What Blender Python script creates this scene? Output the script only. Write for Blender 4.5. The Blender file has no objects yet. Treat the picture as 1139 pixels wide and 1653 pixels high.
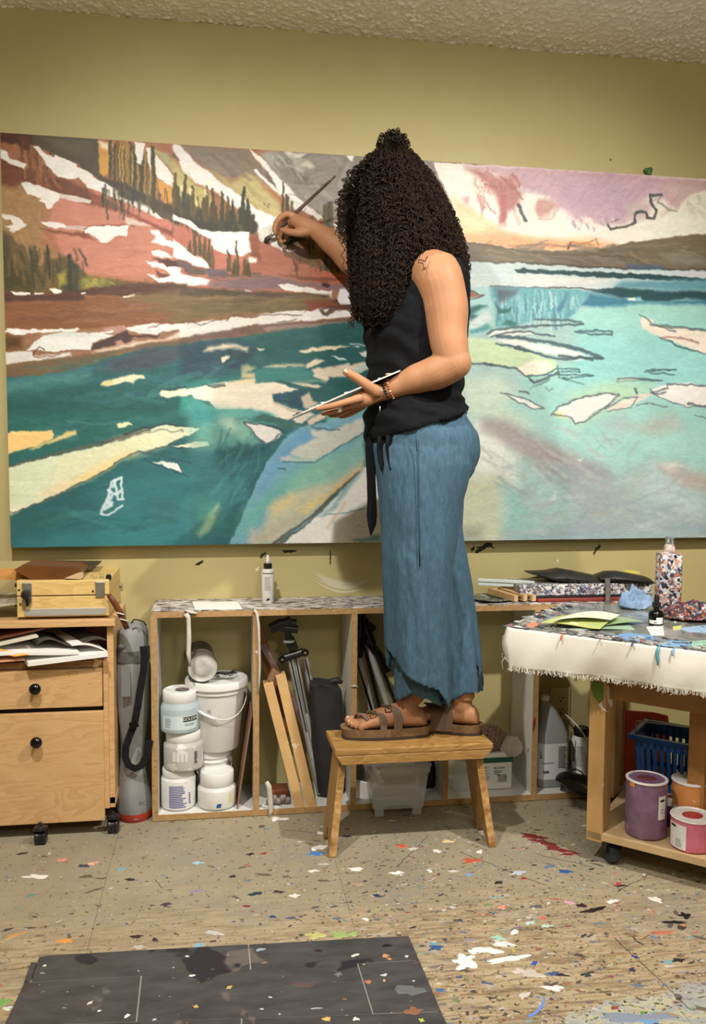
import bpy, math, random
import numpy as np
from mathutils import Vector, Matrix
R = math.radians
rnd = random.Random(7)
NR = np.random.RandomState(11)
sc = bpy.context.scene
COL = sc.collection
# ---------------------------------------------------------------- camera
F = 1400.0; PITCH, ROLL, YAW = R(4.0), R(.45), R(-8.75); CAMZ = 1.12; CX, CY = 569.5, 826.5
def _axes():
    c, s = math.cos(YAW), math.sin(YAW); Rz = Matrix(((c, -s, 0), (s, c, 0), (0, 0, 1)))
    cp, sp = math.cos(PITCH), math.sin(PITCH); r = Vector((1, 0, 0)); fw = Vector((0, cp, -sp)); up = Vector((0, sp, cp))
    cr, sr = math.cos(ROLL), math.sin(ROLL)
    return Rz @ (cr*r + sr*up), Rz @ (-sr*r + cr*up), Rz @ fw
AR, AU, AF = _axes()
camd = bpy.data.cameras.new('camera'); camo = bpy.data.objects.new('camera', camd); COL.objects.link(camo)
camd.sensor_fit = 'HORIZONTAL'; camd.sensor_width = 36; camd.lens = F/1139*36; camd.clip_start = .05
mm = Matrix((AR, AU, -AF)).transposed().to_4x4(); mm.translation = (0, 0, CAMZ); camo.matrix_world = mm
sc.camera = camo
# ---------------------------------------------------------------- light and exposure
wd = bpy.data.worlds.new('world'); sc.world = wd; wd.use_nodes = True
wd.node_tree.nodes['Background'].inputs[0].default_value = (.9, .85, .75, 1); wd.node_tree.nodes['Background'].inputs[1].default_value = .05
sc.view_settings.view_transform = 'Standard'; sc.view_settings.look = 'None'; sc.view_settings.gamma = 1
sc.view_settings.use_curve_mapping = False; sc.view_settings.exposure = -0.02
def area(name, loc, tgt, size, power, col, spread=180):
    l = bpy.data.lights.new(name, 'AREA'); l.shape = 'DISK'; l.size = size; l.energy = power; l.color = col; l.spread = R(spread)
    o = bpy.data.objects.new(name, l); COL.objects.link(o); o.location = loc
    o.rotation_euler = (Vector(tgt)-Vector(loc)).to_track_quat('-Z', 'Y').to_euler(); return o
WARM = (1, .96, .90)
def spot(loc, tgt, power, ang, size=.04, col=WARM, blend=1.):
    l = bpy.data.lights.new('track_spot', 'SPOT'); l.energy = power; l.color = col; l.spot_size = R(ang); l.spot_blend = blend; l.shadow_soft_size = size
    o = bpy.data.objects.new('track_spot', l); COL.objects.link(o); o.location = loc
    o.rotation_euler = (Vector(tgt)-Vector(loc)).to_track_quat('-Z', 'Y').to_euler(); return o
spot((1.25, 1.15, 2.42), (.80, 2.8, .50), 190, 102, .03)
spot((-.35, 1.15, 2.42), (.05, 2.8, .50), 165, 102, .03)
def fill_point(loc, power, size, col):  # unseen point lights, added as fill to brighten ceiling and upper wall
    l = bpy.data.lights.new('added_fill_light', 'POINT'); l.energy = power; l.color = col; l.shadow_soft_size = size
    o = bpy.data.objects.new('added_fill_light', l); COL.objects.link(o); o.location = loc; return o
fill_point((.6, -.3, 1.9), 38, .16, (1, .96, .90))
fill_point((.45, .9, 2.02), 15, .12, (1, .96, .90))
# ---------------------------------------------------------------- pixel rays
def ray(px, py): return AR*((px-CX)/F) - AU*((py-CY)/F) + AF
def pz(px, py, z=0.):
    d = ray(px, py); return Vector((0, 0, CAMZ)) + d*((z-CAMZ)/d.z)
def pY(px, py, Y):
    d = ray(px, py); return Vector((0, 0, CAMZ)) + d*(Y/d.y)
# ---------------------------------------------------------------- mesh helpers
class MB:
    def __init__(s): s.v = []; s.f = []; s.m = []
    def add(s, vs, fs, mi=0):
        b = len(s.v); s.v += [tuple(p) for p in vs]; s.f += [tuple(b+i for i in f) for f in fs]; s.m += [mi]*len(fs); return s
    def box(s, x0, x1, y0, y1, z0, z1, mi=0):
        return s.add([(x, y, z) for z in (z0, z1) for y in (y0, y1) for x in (x0, x1)],
                     [(0,2,3,1), (4,5,7,6), (0,1,5,4), (2,6,7,3), (0,4,6,2), (1,3,7,5)], mi)
    def obox(s, c, ax, ay, az, mi=0):     # oriented box: centre and three half-axis vectors
        c, ax, ay, az = map(Vector, (c, ax, ay, az))
        return s.add([c+ax*i+ay*j+az*k for k in (-1, 1) for j in (-1, 1) for i in (-1, 1)],
                     [(0,2,3,1), (4,5,7,6), (0,1,5,4), (2,6,7,3), (0,4,6,2), (1,3,7,5)], mi)
    def prism(s, pts, off, mi=0):          # polygon of 3-D points extruded by a vector
        n = len(pts); off = Vector(off); a = [Vector(p) for p in pts]
        return s.add(a+[p+off for p in a], [tuple(range(n-1, -1, -1)), tuple(range(n, 2*n))]+[(i, (i+1) % n, n+(i+1) % n, n+i) for i in range(n)], mi)
    def rings(s, rs, cap=(1, 1), mi=0):    # loft of equal-length rings
        n = len(rs[0]); vs = [p for r in rs for p in r]
        fs = [(k*n+i, k*n+(i+1) % n, (k+1)*n+(i+1) % n, (k+1)*n+i) for k in range(len(rs)-1) for i in range(n)]
        if cap[0]: fs.append(tuple(range(n-1, -1, -1)))
        if cap[1]: fs.append(tuple((len(rs)-1)*n+i for i in range(n)))
        return s.add(vs, fs, mi)
    def lathe(s, prof, c=(0, 0, 0), n=32, axis='Z', mi=0, cap=(1, 1)):   # prof: (radius, height)
        c = Vector(c); rs = []
        for r, h in prof:
            ring = []
            for i in range(n):
                a = 2*math.pi*i/n; x, y = r*math.cos(a), r*math.sin(a)
                if axis == 'Z': p = (x, y, h)
                elif axis == 'Y': p = (x, h, -y)
                elif axis == 'X': p = (h, x, y)
                else: p = axis @ Vector((x, y, h))
                ring.append(c+Vector(p))
            rs.append(ring)
        return s.rings(rs, cap, mi)
    def tube(s, pts, r, n=8, mi=0, cap=(1, 1), flat=None):
        pts = [Vector(p) for p in pts]; rr = r if isinstance(r, (list, tuple)) else [r]*len(pts); rs = []; up = None
        for i, p in enumerate(pts):
            t = (pts[min(i+1, len(pts)-1)]-pts[max(i-1, 0)]).normalized()
            if up is None:
                up = Vector((0, 0, 1)) if abs(t.z) < .9 else Vector((0, 1, 0))
            a = (up - t*up.dot(t)).normalized(); b = t.cross(a); up = a
            ka, kb = (1, 1) if flat is None else flat
            rs.append([p + a*(rr[i]*ka*math.cos(2*math.pi*k/n)) + b*(rr[i]*kb*math.sin(2*math.pi*k/n)) for k in range(n)])
        return s.rings(rs, cap, mi)
    def ball(s, c, r, n=12, mi=0):
        r = r if isinstance(r, (tuple, list)) else (r, r, r); rs = []
        for k in range(1, n//2+1):
            t = math.pi*(k-.5)/(n//2) if False else math.pi*k/(n//2+1)
            rs.append([(c[0]+r[0]*math.sin(t)*math.cos(2*math.pi*i/n), c[1]+r[1]*math.sin(t)*math.sin(2*math.pi*i/n), c[2]-r[2]*math.cos(t)) for i in range(n)])
        return s.rings(rs, (1, 1), mi)
    def build(s, name, mats, parent=None, smooth=False, bevel=0, sub=0, origin=None, auto=None, color=None):
        me = bpy.data.meshes.new(name)
        if parent is not None: og = worldloc(parent)
        elif origin is not None: og = Vector(origin)
        else:
            a = np.array(s.v); og = Vector(((a[:, 0].min()+a[:, 0].max())/2, (a[:, 1].min()+a[:, 1].max())/2, a[:, 2].min()))
        me.from_pydata([Vector(p)-og for p in s.v], [], s.f)
        for m in (mats if isinstance(mats, (list, tuple)) else [mats]): me.materials.append(m)
        if len(me.materials) > 1: me.polygons.foreach_set('material_index', s.m)
        if smooth: me.polygons.foreach_set('use_smooth', [True]*len(me.polygons))
        me.update()
        if smooth and auto: me.set_sharp_from_angle(angle=R(auto))
        o = bpy.data.objects.new(name, me); COL.objects.link(o)
        if parent is not None: o.parent = parent
        else: o.location = og
        if bevel:
            b = o.modifiers.new('bevel', 'BEVEL'); b.width = bevel; b.segments = 2; b.limit_method = 'ANGLE'; b.angle_limit = R(40)
        if sub:
            b = o.modifiers.new('sub', 'SUBSURF'); b.levels = sub; b.render_levels = sub
        return o
def worldloc(o):
    v = Vector(o.location)
    while o.parent: o = o.parent; v = v+Vector(o.location)
    return v
def tag(o, label=None, cat=None, group=None, kind=None):
    if label: o['label'] = label
    if cat: o['category'] = cat
    if group: o['group'] = group
    if kind: o['kind'] = kind
    return o
def thing(name, label, cat, loc, group=None):
    o = bpy.data.objects.new(name, None); o.empty_display_size = .05; COL.objects.link(o); o.location = loc
    return tag(o, label, cat, group)
def struct(o): return tag(o, kind='structure')
# ---------------------------------------------------------------- materials
def lin(c):
    c = [x/255 for x in c[:3]]; return tuple((x/12.92 if x <= .04045 else ((x+.055)/1.055)**2.4) for x in c)+(1,)
_M = {}
def mat(name, c1, c2=None, scale=6, stretch=(1, 1, 1), rough=.6, bump=0, bscale=60, metal=0, trans=0, alpha=1, ior=1.45, detail=6, ramp=(.35, .65), sss=0, spec=.5, spots=None, bdist=.002, coords='Object', bstretch=None):
    if name in _M: return _M[name]
    m = bpy.data.materials.new(name); m.use_nodes = True; nt = m.node_tree; N = nt.nodes; L = nt.links
    b = N['Principled BSDF']; b.inputs['Roughness'].default_value = rough; b.inputs['Metallic'].default_value = metal
    b.inputs['Transmission Weight'].default_value = trans; b.inputs['Alpha'].default_value = alpha; b.inputs['IOR'].default_value = ior
    b.inputs['Specular IOR Level'].default_value = spec
    if sss: b.inputs['Subsurface Weight'].default_value = sss; b.inputs['Subsurface Radius'].default_value = (.02, .008, .004); b.inputs['Subsurface Scale'].default_value = .5
    tc = N.new('ShaderNodeTexCoord'); mp = N.new('ShaderNodeMapping'); mp.inputs['Scale'].default_value = stretch; L.new(tc.outputs[coords], mp.inputs[0])
    col = None
    if c2 is not None:
        n = N.new('ShaderNodeTexNoise'); n.inputs['Scale'].default_value = scale; n.inputs['Detail'].default_value = detail; n.inputs['Roughness'].default_value = .62; L.new(mp.outputs[0], n.inputs[0])
        r = N.new('ShaderNodeValToRGB'); e = r.color_ramp.elements; e[0].position = ramp[0]; e[0].color = lin(c1); e[1].position = ramp[1]; e[1].color = lin(c2)
        L.new(n.outputs[0], r.inputs[0]); col = r.outputs[0]
    else:
        n = N.new('ShaderNodeTexNoise'); n.inputs['Scale'].default_value = 3; L.new(mp.outputs[0], n.inputs[0])
        r = N.new('ShaderNodeMix'); r.data_type = 'RGBA'; r.inputs[6].default_value = tuple(x*.93 for x in lin(c1)[:3])+(1,); r.inputs[7].default_value = tuple(min(1, x*1.05) for x in lin(c1)[:3])+(1,); L.new(n.outputs[0], r.inputs[0]); col = r.outputs[2]
    for sp in (spots or []):              # (colour, scale, threshold, seed) blots of another colour
        v = N.new('ShaderNodeTexNoise'); v.inputs['Scale'].default_value = sp[1]; v.inputs['Detail'].default_value = 3
        mp2 = N.new('ShaderNodeMapping'); mp2.inputs['Location'].default_value = (sp[3]*3.1, sp[3]*1.7, sp[3]*.9); L.new(tc.outputs[coords], mp2.inputs[0]); L.new(mp2.outputs[0], v.inputs[0])
        g = N.new('ShaderNodeValToRGB'); g.color_ramp.elements[0].position = sp[2]; g.color_ramp.elements[1].position = sp[2]+.015; L.new(v.outputs[0], g.inputs[0])
        x = N.new('ShaderNodeMix'); x.data_type = 'RGBA'; x.inputs[7].default_value = lin(sp[0]); L.new(g.outputs[0], x.inputs[0]); L.new(col, x.inputs[6]); col = x.outputs[2]
    L.new(col, b.inputs['Base Color'])
    if bump:
        bn = N.new('ShaderNodeTexNoise'); bn.inputs['Scale'].default_value = bscale; bn.inputs['Detail'].default_value = 4
        if bstretch:
            mp3 = N.new('ShaderNodeMapping'); mp3.inputs['Scale'].default_value = bstretch; L.new(tc.outputs[coords], mp3.inputs[0]); L.new(mp3.outputs[0], bn.inputs[0])
        else: L.new(mp.outputs[0], bn.inputs[0])
        bp = N.new('ShaderNodeBump'); bp.inputs['Strength'].default_value = bump; bp.inputs['Distance'].default_value = bdist; L.new(bn.outputs[0], bp.inputs['Height']); L.new(bp.outputs[0], b.inputs['Normal'])
    _M[name] = m; return m
def vcol(name, rough=.55, bump=.3, bscale=90, stretch=(1, 1, 1), spec=.4):   # colour from the mesh's own paint attribute
    if name in _M: return _M[name]
    m = bpy.data.materials.new(name); m.use_nodes = True; nt = m.node_tree; N = nt.nodes; L = nt.links; b = N['Principled BSDF']; b.inputs['Roughness'].default_value = rough; b.inputs['Specular IOR Level'].default_value = spec
    a = N.new('ShaderNodeVertexColor'); a.layer_name = 'paint'; L.new(a.outputs[0], b.inputs['Base Color'])
    tc = N.new('ShaderNodeTexCoord'); mp = N.new('ShaderNodeMapping'); mp.inputs['Scale'].default_value = stretch; L.new(tc.outputs['Object'], mp.inputs[0])
    bn = N.new('ShaderNodeTexNoise'); bn.inputs['Scale'].default_value = bscale; bn.inputs['Detail'].default_value = 5; L.new(mp.outputs[0], bn.inputs[0])
    bp = N.new('ShaderNodeBump'); bp.inputs['Strength'].default_value = bump; bp.inputs['Distance'].default_value = .002; L.new(bn.outputs[0], bp.inputs['Height']); L.new(bp.outputs[0], b.inputs['Normal'])
    _M[name] = m; return m
def setcol(me, cols):                      # cols (nverts,3) linear
    at = me.color_attributes.new('paint', 'FLOAT_COLOR', 'POINT'); a = np.ones((len(me.vertices), 4), np.float32); a[:, :3] = cols
    at.data.foreach_set('color', a.ravel())
def mess(name, base, cols, scale=40, dens=.6, rough=.45, stretch=(1, 1, 1), bump=.6):   # crusted paint of many colours
    if name in _M: return _M[name]
    m = bpy.data.materials.new(name); m.use_nodes = True; nt = m.node_tree; N = nt.nodes; L = nt.links; b = N['Principled BSDF']; b.inputs['Roughness'].default_value = rough
    tc = N.new('ShaderNodeTexCoord'); mp = N.new('ShaderNodeMapping'); mp.inputs['Scale'].default_value = stretch; L.new(tc.outputs['Object'], mp.inputs[0])
    dn = N.new('ShaderNodeTexNoise'); dn.inputs['Scale'].default_value = scale*.9; dn.inputs['Detail'].default_value = 3; L.new(mp.outputs[0], dn.inputs[0])
    vm = N.new('ShaderNodeVectorMath'); vm.operation = 'MULTIPLY_ADD'; vm.inputs[1].default_value = (1.6/scale,)*3; L.new(dn.outputs[1], vm.inputs[0]); L.new(mp.outputs[0], vm.inputs[2])
    col = None
    rgb = N.new('ShaderNodeRGB'); rgb.outputs[0].default_value = lin(base); col = rgb.outputs[0]; h = None
    for k, sc_ in enumerate((scale, scale*2.1)):
        v = N.new('ShaderNodeTexVoronoi'); v.inputs['Scale'].default_value = sc_; L.new(vm.outputs[0], v.inputs['Vector'])
        sp = N.new('ShaderNodeSeparateColor'); L.new(v.outputs['Color'], sp.inputs[0])
        r = N.new('ShaderNodeValToRGB'); r.color_ramp.interpolation = 'CONSTANT'; e = r.color_ramp.elements
        while len(e) < len(cols): e.new(.5)
        for i, c in enumerate(cols): e[i].position = i/len(cols); e[i].color = lin(c)
        L.new(sp.outputs[0], r.inputs[0])
        lt = N.new('ShaderNodeMath'); lt.operation = 'LESS_THAN'; lt.inputs[1].default_value = dens*(1 if k == 0 else .7); L.new(sp.outputs[1], lt.inputs[0])
        x = N.new('ShaderNodeMix'); x.data_type = 'RGBA'; L.new(lt.outputs[0], x.inputs[0]); L.new(col, x.inputs[6]); L.new(r.outputs[0], x.inputs[7]); col = x.outputs[2]; h = h or v.outputs['Distance']
    L.new(col, b.inputs['Base Color'])
    bp = N.new('ShaderNodeBump'); bp.inputs['Strength'].default_value = bump; bp.inputs['Distance'].default_value = .003; L.new(dn.outputs[0], bp.inputs['Height']); L.new(bp.outputs[0], b.inputs['Normal'])
    _M[name] = m; return m
def textmesh(txt, size):
    cu = bpy.data.curves.new('t', 'FONT'); cu.body = txt; cu.size = size; cu.align_x = 'CENTER'; cu.align_y = 'CENTER'; cu.resolution_u = 3
    o = bpy.data.objects.new('t', cu); COL.objects.link(o); dg = bpy.context.evaluated_depsgraph_get(); dg.update()
    me = o.evaluated_get(dg).to_mesh(); vs = [tuple(v.co) for v in me.vertices]; fs = [tuple(p.vertices) for p in me.polygons]
    o.evaluated_get(dg).to_mesh_clear(); bpy.data.objects.remove(o); bpy.data.curves.remove(cu); return vs, fs
PI = math.pi
# ---------------------------------------------------------------- numpy noise used for painted surfaces
def vnoise(x, y, seed=0):
    xi = np.floor(x).astype(np.int64); yi = np.floor(y).astype(np.int64); xf = x-xi; yf = y-yi
    def h(a, b):
        n = (a*374761393 + b*668265263 + seed*974711) & 0xffffffff; n = ((n ^ (n >> 13))*1274126177) & 0xffffffff; return ((n ^ (n >> 16)) & 0xffff)/65535.
    u = xf*xf*(3-2*xf); v = yf*yf*(3-2*yf)
    return (h(xi, yi)*(1-u)+h(xi+1, yi)*u)*(1-v)+(h(xi, yi+1)*(1-u)+h(xi+1, yi+1)*u)*v
def fbm(x, y, seed=0, o=4):
    s = 0; a = .5; t = 0
    for k in range(o): s = s+a*vnoise(x*2**k, y*2**k, seed+k*17); t += a; a *= .55
    return s/t
# ---------------------------------------------------------------- room shell
WY = 2.815; SHF = 2.605; CZ = pY(1139, 101.5, WY).z
XL, XR, YB = -1.7, 3.1, -2.2
wallm = mat('wall_paint', (180, 166, 115), (186, 174, 123), scale=2.2, rough=.55, bump=.12, bscale=120, bdist=.001)
o = struct(MB().box(XL-.1, XR+.1, WY, WY+.1, 0, CZ).build('wall_back', wallm))
struct(MB().box(XL-.1, XL, YB, WY, 0, CZ).build('wall_left', wallm))
struct(MB().box(XR, XR+.1, YB, WY, 0, CZ).build('wall_right', wallm))
struct(MB().box(XL-.1, XR+.1, YB-.1, YB, 0, CZ).build('wall_front', wallm))
ceilm = mat('ceiling_texture', (238, 230, 212), (246, 240, 226), scale=40, rough=.9, bump=.0)
# popcorn ceiling: real relief where the camera sees it
def ceiling():
    nx, ny = 620, 150; x = np.linspace(-.9, 2.0, nx); y = np.linspace(2.15, WY, ny); X, Y = np.meshgrid(x, y)
    n = fbm(X*110, Y*110, 3, 2); n2 = fbm(X*22, Y*22, 9, 2); Z = CZ - .0065*np.clip((n-.42)*2.2, 0, 1)*(.5+n2) - .001
    Z[0, :] = CZ; Z[:, 0] = CZ; Z[:, -1] = CZ
    m = MB(); m.v = list(map(tuple, np.stack([X, Y, Z], -1).reshape(-1, 3)))
    m.f = [(j*nx+i, (j+1)*nx+i, (j+1)*nx+i+1, j*nx+i+1) for j in range(ny-1) for i in range(nx-1)]; m.m = [0]*len(m.f)
    m.box(XL-.1, XR+.1, YB-.1, 2.15, CZ, CZ+.1); m.box(XL-.1, XR+.1, 2.15, WY+.1, CZ+.002, CZ+.1)
    return struct(m.build('ceiling', ceilm, smooth=True, auto=40, origin=(0, 0, CZ)))
ceiling()
# ---------------------------------------------------------------- floor: sheets of vinyl, worn and spattered
def floor_mat():
    m = bpy.data.materials.new('vinyl_floor'); m.use_nodes = True; nt = m.node_tree; N = nt.nodes; L = nt.links; b = N['Principled BSDF']
    g = N.new('ShaderNodeNewGeometry'); P = g.outputs['Position']
    def noise(scale, stretch=(1, 1, 1), det=5, loc=(0, 0, 0), dist=0):
        mp = N.new('ShaderNodeMapping'); mp.inputs['Scale'].default_value = stretch; mp.inputs['Location'].default_value = loc; L.new(P, mp.inputs[0])
        n = N.new('ShaderNodeTexNoise'); n.inputs['Scale'].default_value = scale; n.inputs['Detail'].default_value = det; n.inputs['Roughness'].default_value = .65; n.inputs['Distortion'].default_value = dist; L.new(mp.outputs[0], n.inputs[0]); return n.outputs[0]
    def ramp(f, stops):
        r = N.new('ShaderNodeValToRGB'); e = r.color_ramp.elements
        while len(e) < len(stops): e.new(.5)
        for i, (p, c) in enumerate(stops): e[i].position = p; e[i].color = c if len(c) == 4 else lin(c)
        L.new(f, r.inputs[0]); return r.outputs[0]
    def mix(f, a, bb):
        x = N.new('ShaderNodeMix'); x.data_type = 'RGBA'; L.new(f, x.inputs[0]); L.new(a, x.inputs[6]); L.new(bb, x.inputs[7]); return x.outputs[2]
    W = (1, 1, 1, 1); K = (0, 0, 0, 1)
    base = ramp(noise(3), [(.35, (144, 135, 114)), (.65, (162, 152, 128))])
    grain = ramp(noise(9, (1, 7, 1), 8, dist=1.2), [(.3, (112, 92, 68)), (.45, (156, 136, 106)), (.6, (190, 172, 140)), (.75, (138, 114, 84))])
    sx = N.new('ShaderNodeSeparateXYZ'); L.new(P, sx.inputs[0])
    # the grain shows where the floor is worn, towards the room
    wn = N.new('ShaderNodeMath'); wn.operation = 'MULTIPLY_ADD'; wn.inputs[1].default_value = .55; L.new(noise(2.5, det=3), wn.inputs[0]); L.new(sx.outputs[1], wn.inputs[2])
    wear = ramp(wn.outputs[0], [(.0, W), (1, K)])
    mr = N.new('ShaderNodeMapRange'); mr.inputs[1].default_value = 2.45; mr.inputs[2].default_value = 2.1; L.new(wn.outputs[0], mr.inputs[0])
    c = mix(mr.outputs[0], base, grain)
    grey = ramp(noise(5, loc=(3, 1, 0)), [(.52, K), (.7, (.55, .55, .55, 1))])
    gcol = N.new('ShaderNodeRGB'); gcol.outputs[0].default_value = lin((140, 138, 128)); c = mix(grey, c, gcol.outputs[0])
    for col, s, t0, loc in (((70, 66, 60), 70, .67, 1), ((110, 84, 60), 45, .66, 5), ((206, 196, 180), 90, .69, 9), ((120, 120, 130), 30, .68, 14)):
        k = ramp(noise(s, det=2, loc=(loc, loc*.3, 0)), [(t0, K), (t0+.02, W)])
        q = N.new('ShaderNodeRGB'); q.outputs[0].default_value = lin(col); c = mix(k, c, q.outputs[0])
    # big dried spill of pale grey-blue and yellow paint, front right
    d = N.new('ShaderNodeVectorMath'); d.operation = 'DISTANCE'; d.inputs[1].default_value = (1.0, 1.42, 0); mp = N.new('ShaderNodeMapping'); mp.inputs['Scale'].default_value = (.85, 1.05, 1); L.new(P, mp.inputs[0]); d.inputs[1].default_value = (.80, 1.42, 0); L.new(mp.outputs[0], d.inputs[0])
    ad = N.new('ShaderNodeMath'); ad.operation = 'MULTIPLY_ADD'; ad.inputs[1].default_value = .3; L.new(noise(7, det=6, loc=(2, 2, 0)), ad.inputs[0]); L.new(d.outputs['Value'], ad.inputs[2])
    k = ramp(ad.outputs[0], [(.445, W), (.46, K)])
    sp = ramp(noise(8, (1, 2, 1), 6, (8, 0, 0), 1), [(.3, (150, 156, 160)), (.48, (178, 178, 170)), (.55, (196, 190, 150)), (.7, (160, 166, 172))])
    c = mix(k, c, sp)
    L.new(c, b.inputs['Base Color']); b.inputs['Roughness'].default_value = .42; b.inputs['Specular IOR Level'].default_value = .35
    bp = N.new('ShaderNodeBump'); bp.inputs['Strength'].default_value = .35; bp.inputs['Distance'].default_value = .002; L.new(noise(60), bp.inputs['Height']); L.new(bp.outputs[0], b.inputs['Normal'])
    return m
floorm = floor_mat()
fl = struct(MB().box(XL-.1, XR+.1, YB-.1, WY+.1, -.1, -.004).build('floor', mat('subfloor', (60, 52, 42)), origin=(0, 0, 0)))
SX = .606; x0 = .31-4*SX; ys = [WY]; 
while ys[-1] > YB: ys.append(ys[-1]-.606)
for i in range(9):
    for j in range(len(ys)-1):
        a, b_ = max(XL, x0+i*SX), min(XR, x0+(i+1)*SX)
        c_, d_ = max(YB, ys[j+1]), ys[j]
        if b_-a < .02 or d_-c_ < .02: continue
        MB().box(a+.0004, b_-.0004, c_+.0004, d_-.0004, -.004, 0).build('vinyl_sheet', floorm, fl)
# ---------------------------------------------------------------- dark plank mat laid on the floor
slate = mat('slate_vinyl', (62, 61, 62), (82, 81, 82), scale=9, stretch=(1, 3, 1), rough=.5, bump=.25, bscale=80, spots=[((104, 96, 92), 7, .64, 2), ((44, 40, 48), 5, .62, 6)])
mt = thing('floor_mat', 'dark slate plank floor mat with thin pale seams on front floor', 'mat', pz(360, 1600))
TH = .005
def tile(pts):
    p = [pz(x, y, 0.) for x, y in pts]; c = sum(p, Vector())/len(p)
    q = [a+(c-a).normalized()*.0017 for a in p]
    MB().prism([Vector((a.x, a.y, .0012)) for a in q][::-1], (0, 0, TH)).build('tile', slate, mt, bevel=.0004)
def lerp(a, b, t): return (a[0]+(b[0]-a[0])*t, a[1]+(b[1]-a[1])*t)
T0, T1 = (79, 1546), (660.3, 1514.4); M0, M1 = (38.5, 1590.3), (677, 1553.8); B0, B1 = (5.5, 1661), (712.5, 1637.5)
def rowx(p, q, x): return (x, p[1]+(q[1]-p[1])*(x-p[0])/(q[0]-p[0]))
tile([(49, 1589.6), (62, 1549), T0, rowx(T0, T1, 401), rowx(M0, M1, 404.5)])
tile([(38.5, 1590.3), (50, 1557), (60, 1557), (49, 1589.6)])
tile([rowx(M0, M1, 404.5), rowx(T0, T1, 401), T1, M1])
tile([B0, M0, rowx(M0, M1, 228), rowx(B0, B1, 220)])
tile([rowx(B0, B1, 220), rowx(M0, M1, 228), rowx(M0, M1, 577), rowx(B0, B1, 602)])
tile([rowx(B0, B1, 602), rowx(M0, M1, 577), M1, B1])
C0, C1 = (-60, 1790), (775, 1765)
tile([C0, B0, rowx(B0, B1, 390), rowx(C0, C1, 385)])
tile([rowx(C0, C1, 385), rowx(B0, B1, 390), B1, C1])
MB().prism([pz(x, y, .0054)+Vector((0, .0, 0)) for x, y in ((82, 1549), (41, 1591), (9, 1660), (-56, 1789), (770, 1764), (708, 1637), (673, 1555), (657, 1517))], (0, 0, -.0053)).build('backing', mat('pale_backing', (150, 146, 138)), mt)
# ---------------------------------------------------------------- dried paint: drips and flakes with real thickness
PALC = [(235,232,226)]*8+[(40,40,48)]*9+[(60,55,50)]*5+[(40,80,150),(60,110,180),(90,130,180),(150,55,50),(190,80,60),(215,110,80),(120,60,60),(70,140,150),(130,180,180),(100,150,80),(200,190,80),(230,190,130),(110,80,140),(160,150,190),(230,170,150),(190,185,180),(150,160,170),(180,150,120),(90,70,60),(60,70,90)]
class Splat:
    def __init__(s): s.v = []; s.f = []; s.c = []
    def blob(s, x, y, r, col, asp=1., rot=0., z=0., n=9, h=.0008, jag=.45):
        b = len(s.v); c = lin(col)[:3]; ph = rnd.random()*9; k1 = rnd.choice((2, 3, 4))
        lo, hi = [], []
        p2 = rnd.random()*9; p3 = rnd.random()*9
        for i in range(n):
            a = 2*PI*i/n; rr = r*(1+jag*.55*math.sin(k1*a+ph)+jag*.35*math.sin(5*a+p2)+jag*.25*(rnd.random()-.5)+jag*.2*math.sin(3*a+p3)); u = rr*math.cos(a)*asp; w = rr*math.sin(a)
            X = x+u*math.cos(rot)-w*math.sin(rot); Y = y+u*math.sin(rot)+w*math.cos(rot); lo.append((X, Y, z)); hi.append((x+(X-x)*.86, y+(Y-y)*.86, z+h))
        s.v += lo+hi+[(x, y, z+h*1.2)]; s.c += [c]*(2*n+1)
        s.f += [(b+i, b+(i+1) % n, b+n+(i+1) % n, b+n+i) for i in range(n)]+[(b+n+i, b+n+(i+1) % n, b+2*n) for i in range(n)]
    def poly(s, pts, col, z=0., h=.0009):
        n = len(pts); b = len(s.v); c = lin(col)[:3]; cx = sum(p[0] for p in pts)/n; cy = sum(p[1] for p in pts)/n
        s.v += [(p[0], p[1], z) for p in pts]+[(cx+(p[0]-cx)*.94, cy+(p[1]-cy)*.94, z+h) for p in pts]; s.c += [c]*(2*n)
        s.f += [(b+i, b+(i+1) % n, b+n+(i+1) % n, b+n+i) for i in range(n)]+[tuple(b+n+i for i in range(n))]
    def build(s, name, parent=None):
        m = MB(); m.v = s.v; m.f = s.f; m.m = [0]*len(s.f); o = m.build(name, vcol('dried_paint', .4, .2), parent, smooth=False, origin=(0, 0, 0)); setcol(o.data, np.array(s.c, np.float32)); return o
def mute(c):
    k = rnd.uniform(.2, .75); return tuple(a*(1-k)+b*k for a, b in zip(c, (140, 128, 108)))
S1 = Splat()
for k in range(15000):
    px = rnd.uniform(-60, 1200); py = rnd.uniform(1275, 1700)
    dens = .16 + .9*max(0, min(1, (px-330)/350)); dens *= 1 if px < 1139 else .7
    if rnd.random() > dens: continue
    p = pz(px, py)
    if p.y > 2.8: continue
    onmat = False
    r = .0011*math.exp(rnd.gauss(.05, .68)); r = min(r, .008)
    S1.blob(p.x, p.y, r, mute(rnd.choice(PALC)), math.exp(rnd.gauss(.5, .45)), rnd.gauss(0, .4), 0, 10 if r > .003 else 7, min(.0008, r*.3))
def fp(px, py, rx, col, asp=1.6, rot=0, n=26, jag=.5):     # blob centred on a floor point, radius in pixels
    p = pz(px, py); q = pz(px+rx, py); S1.blob(p.x, p.y, (q-p).length/asp, col, asp, rot, 0, n, .0011, jag)
for a in [(845,1356,0,0)]: pass
RED = (118, 44, 46)
for ra in ((858,1350,17,1.9,-.55),(880,1361,20,2.2,-.6),(903,1372,18,2.2,-.55),(918,1379,16,5,0),(872,1352,10,2,-.3)): fp(ra[0], ra[1], ra[2], RED, ra[3], ra[4], 30, .55)
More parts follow.
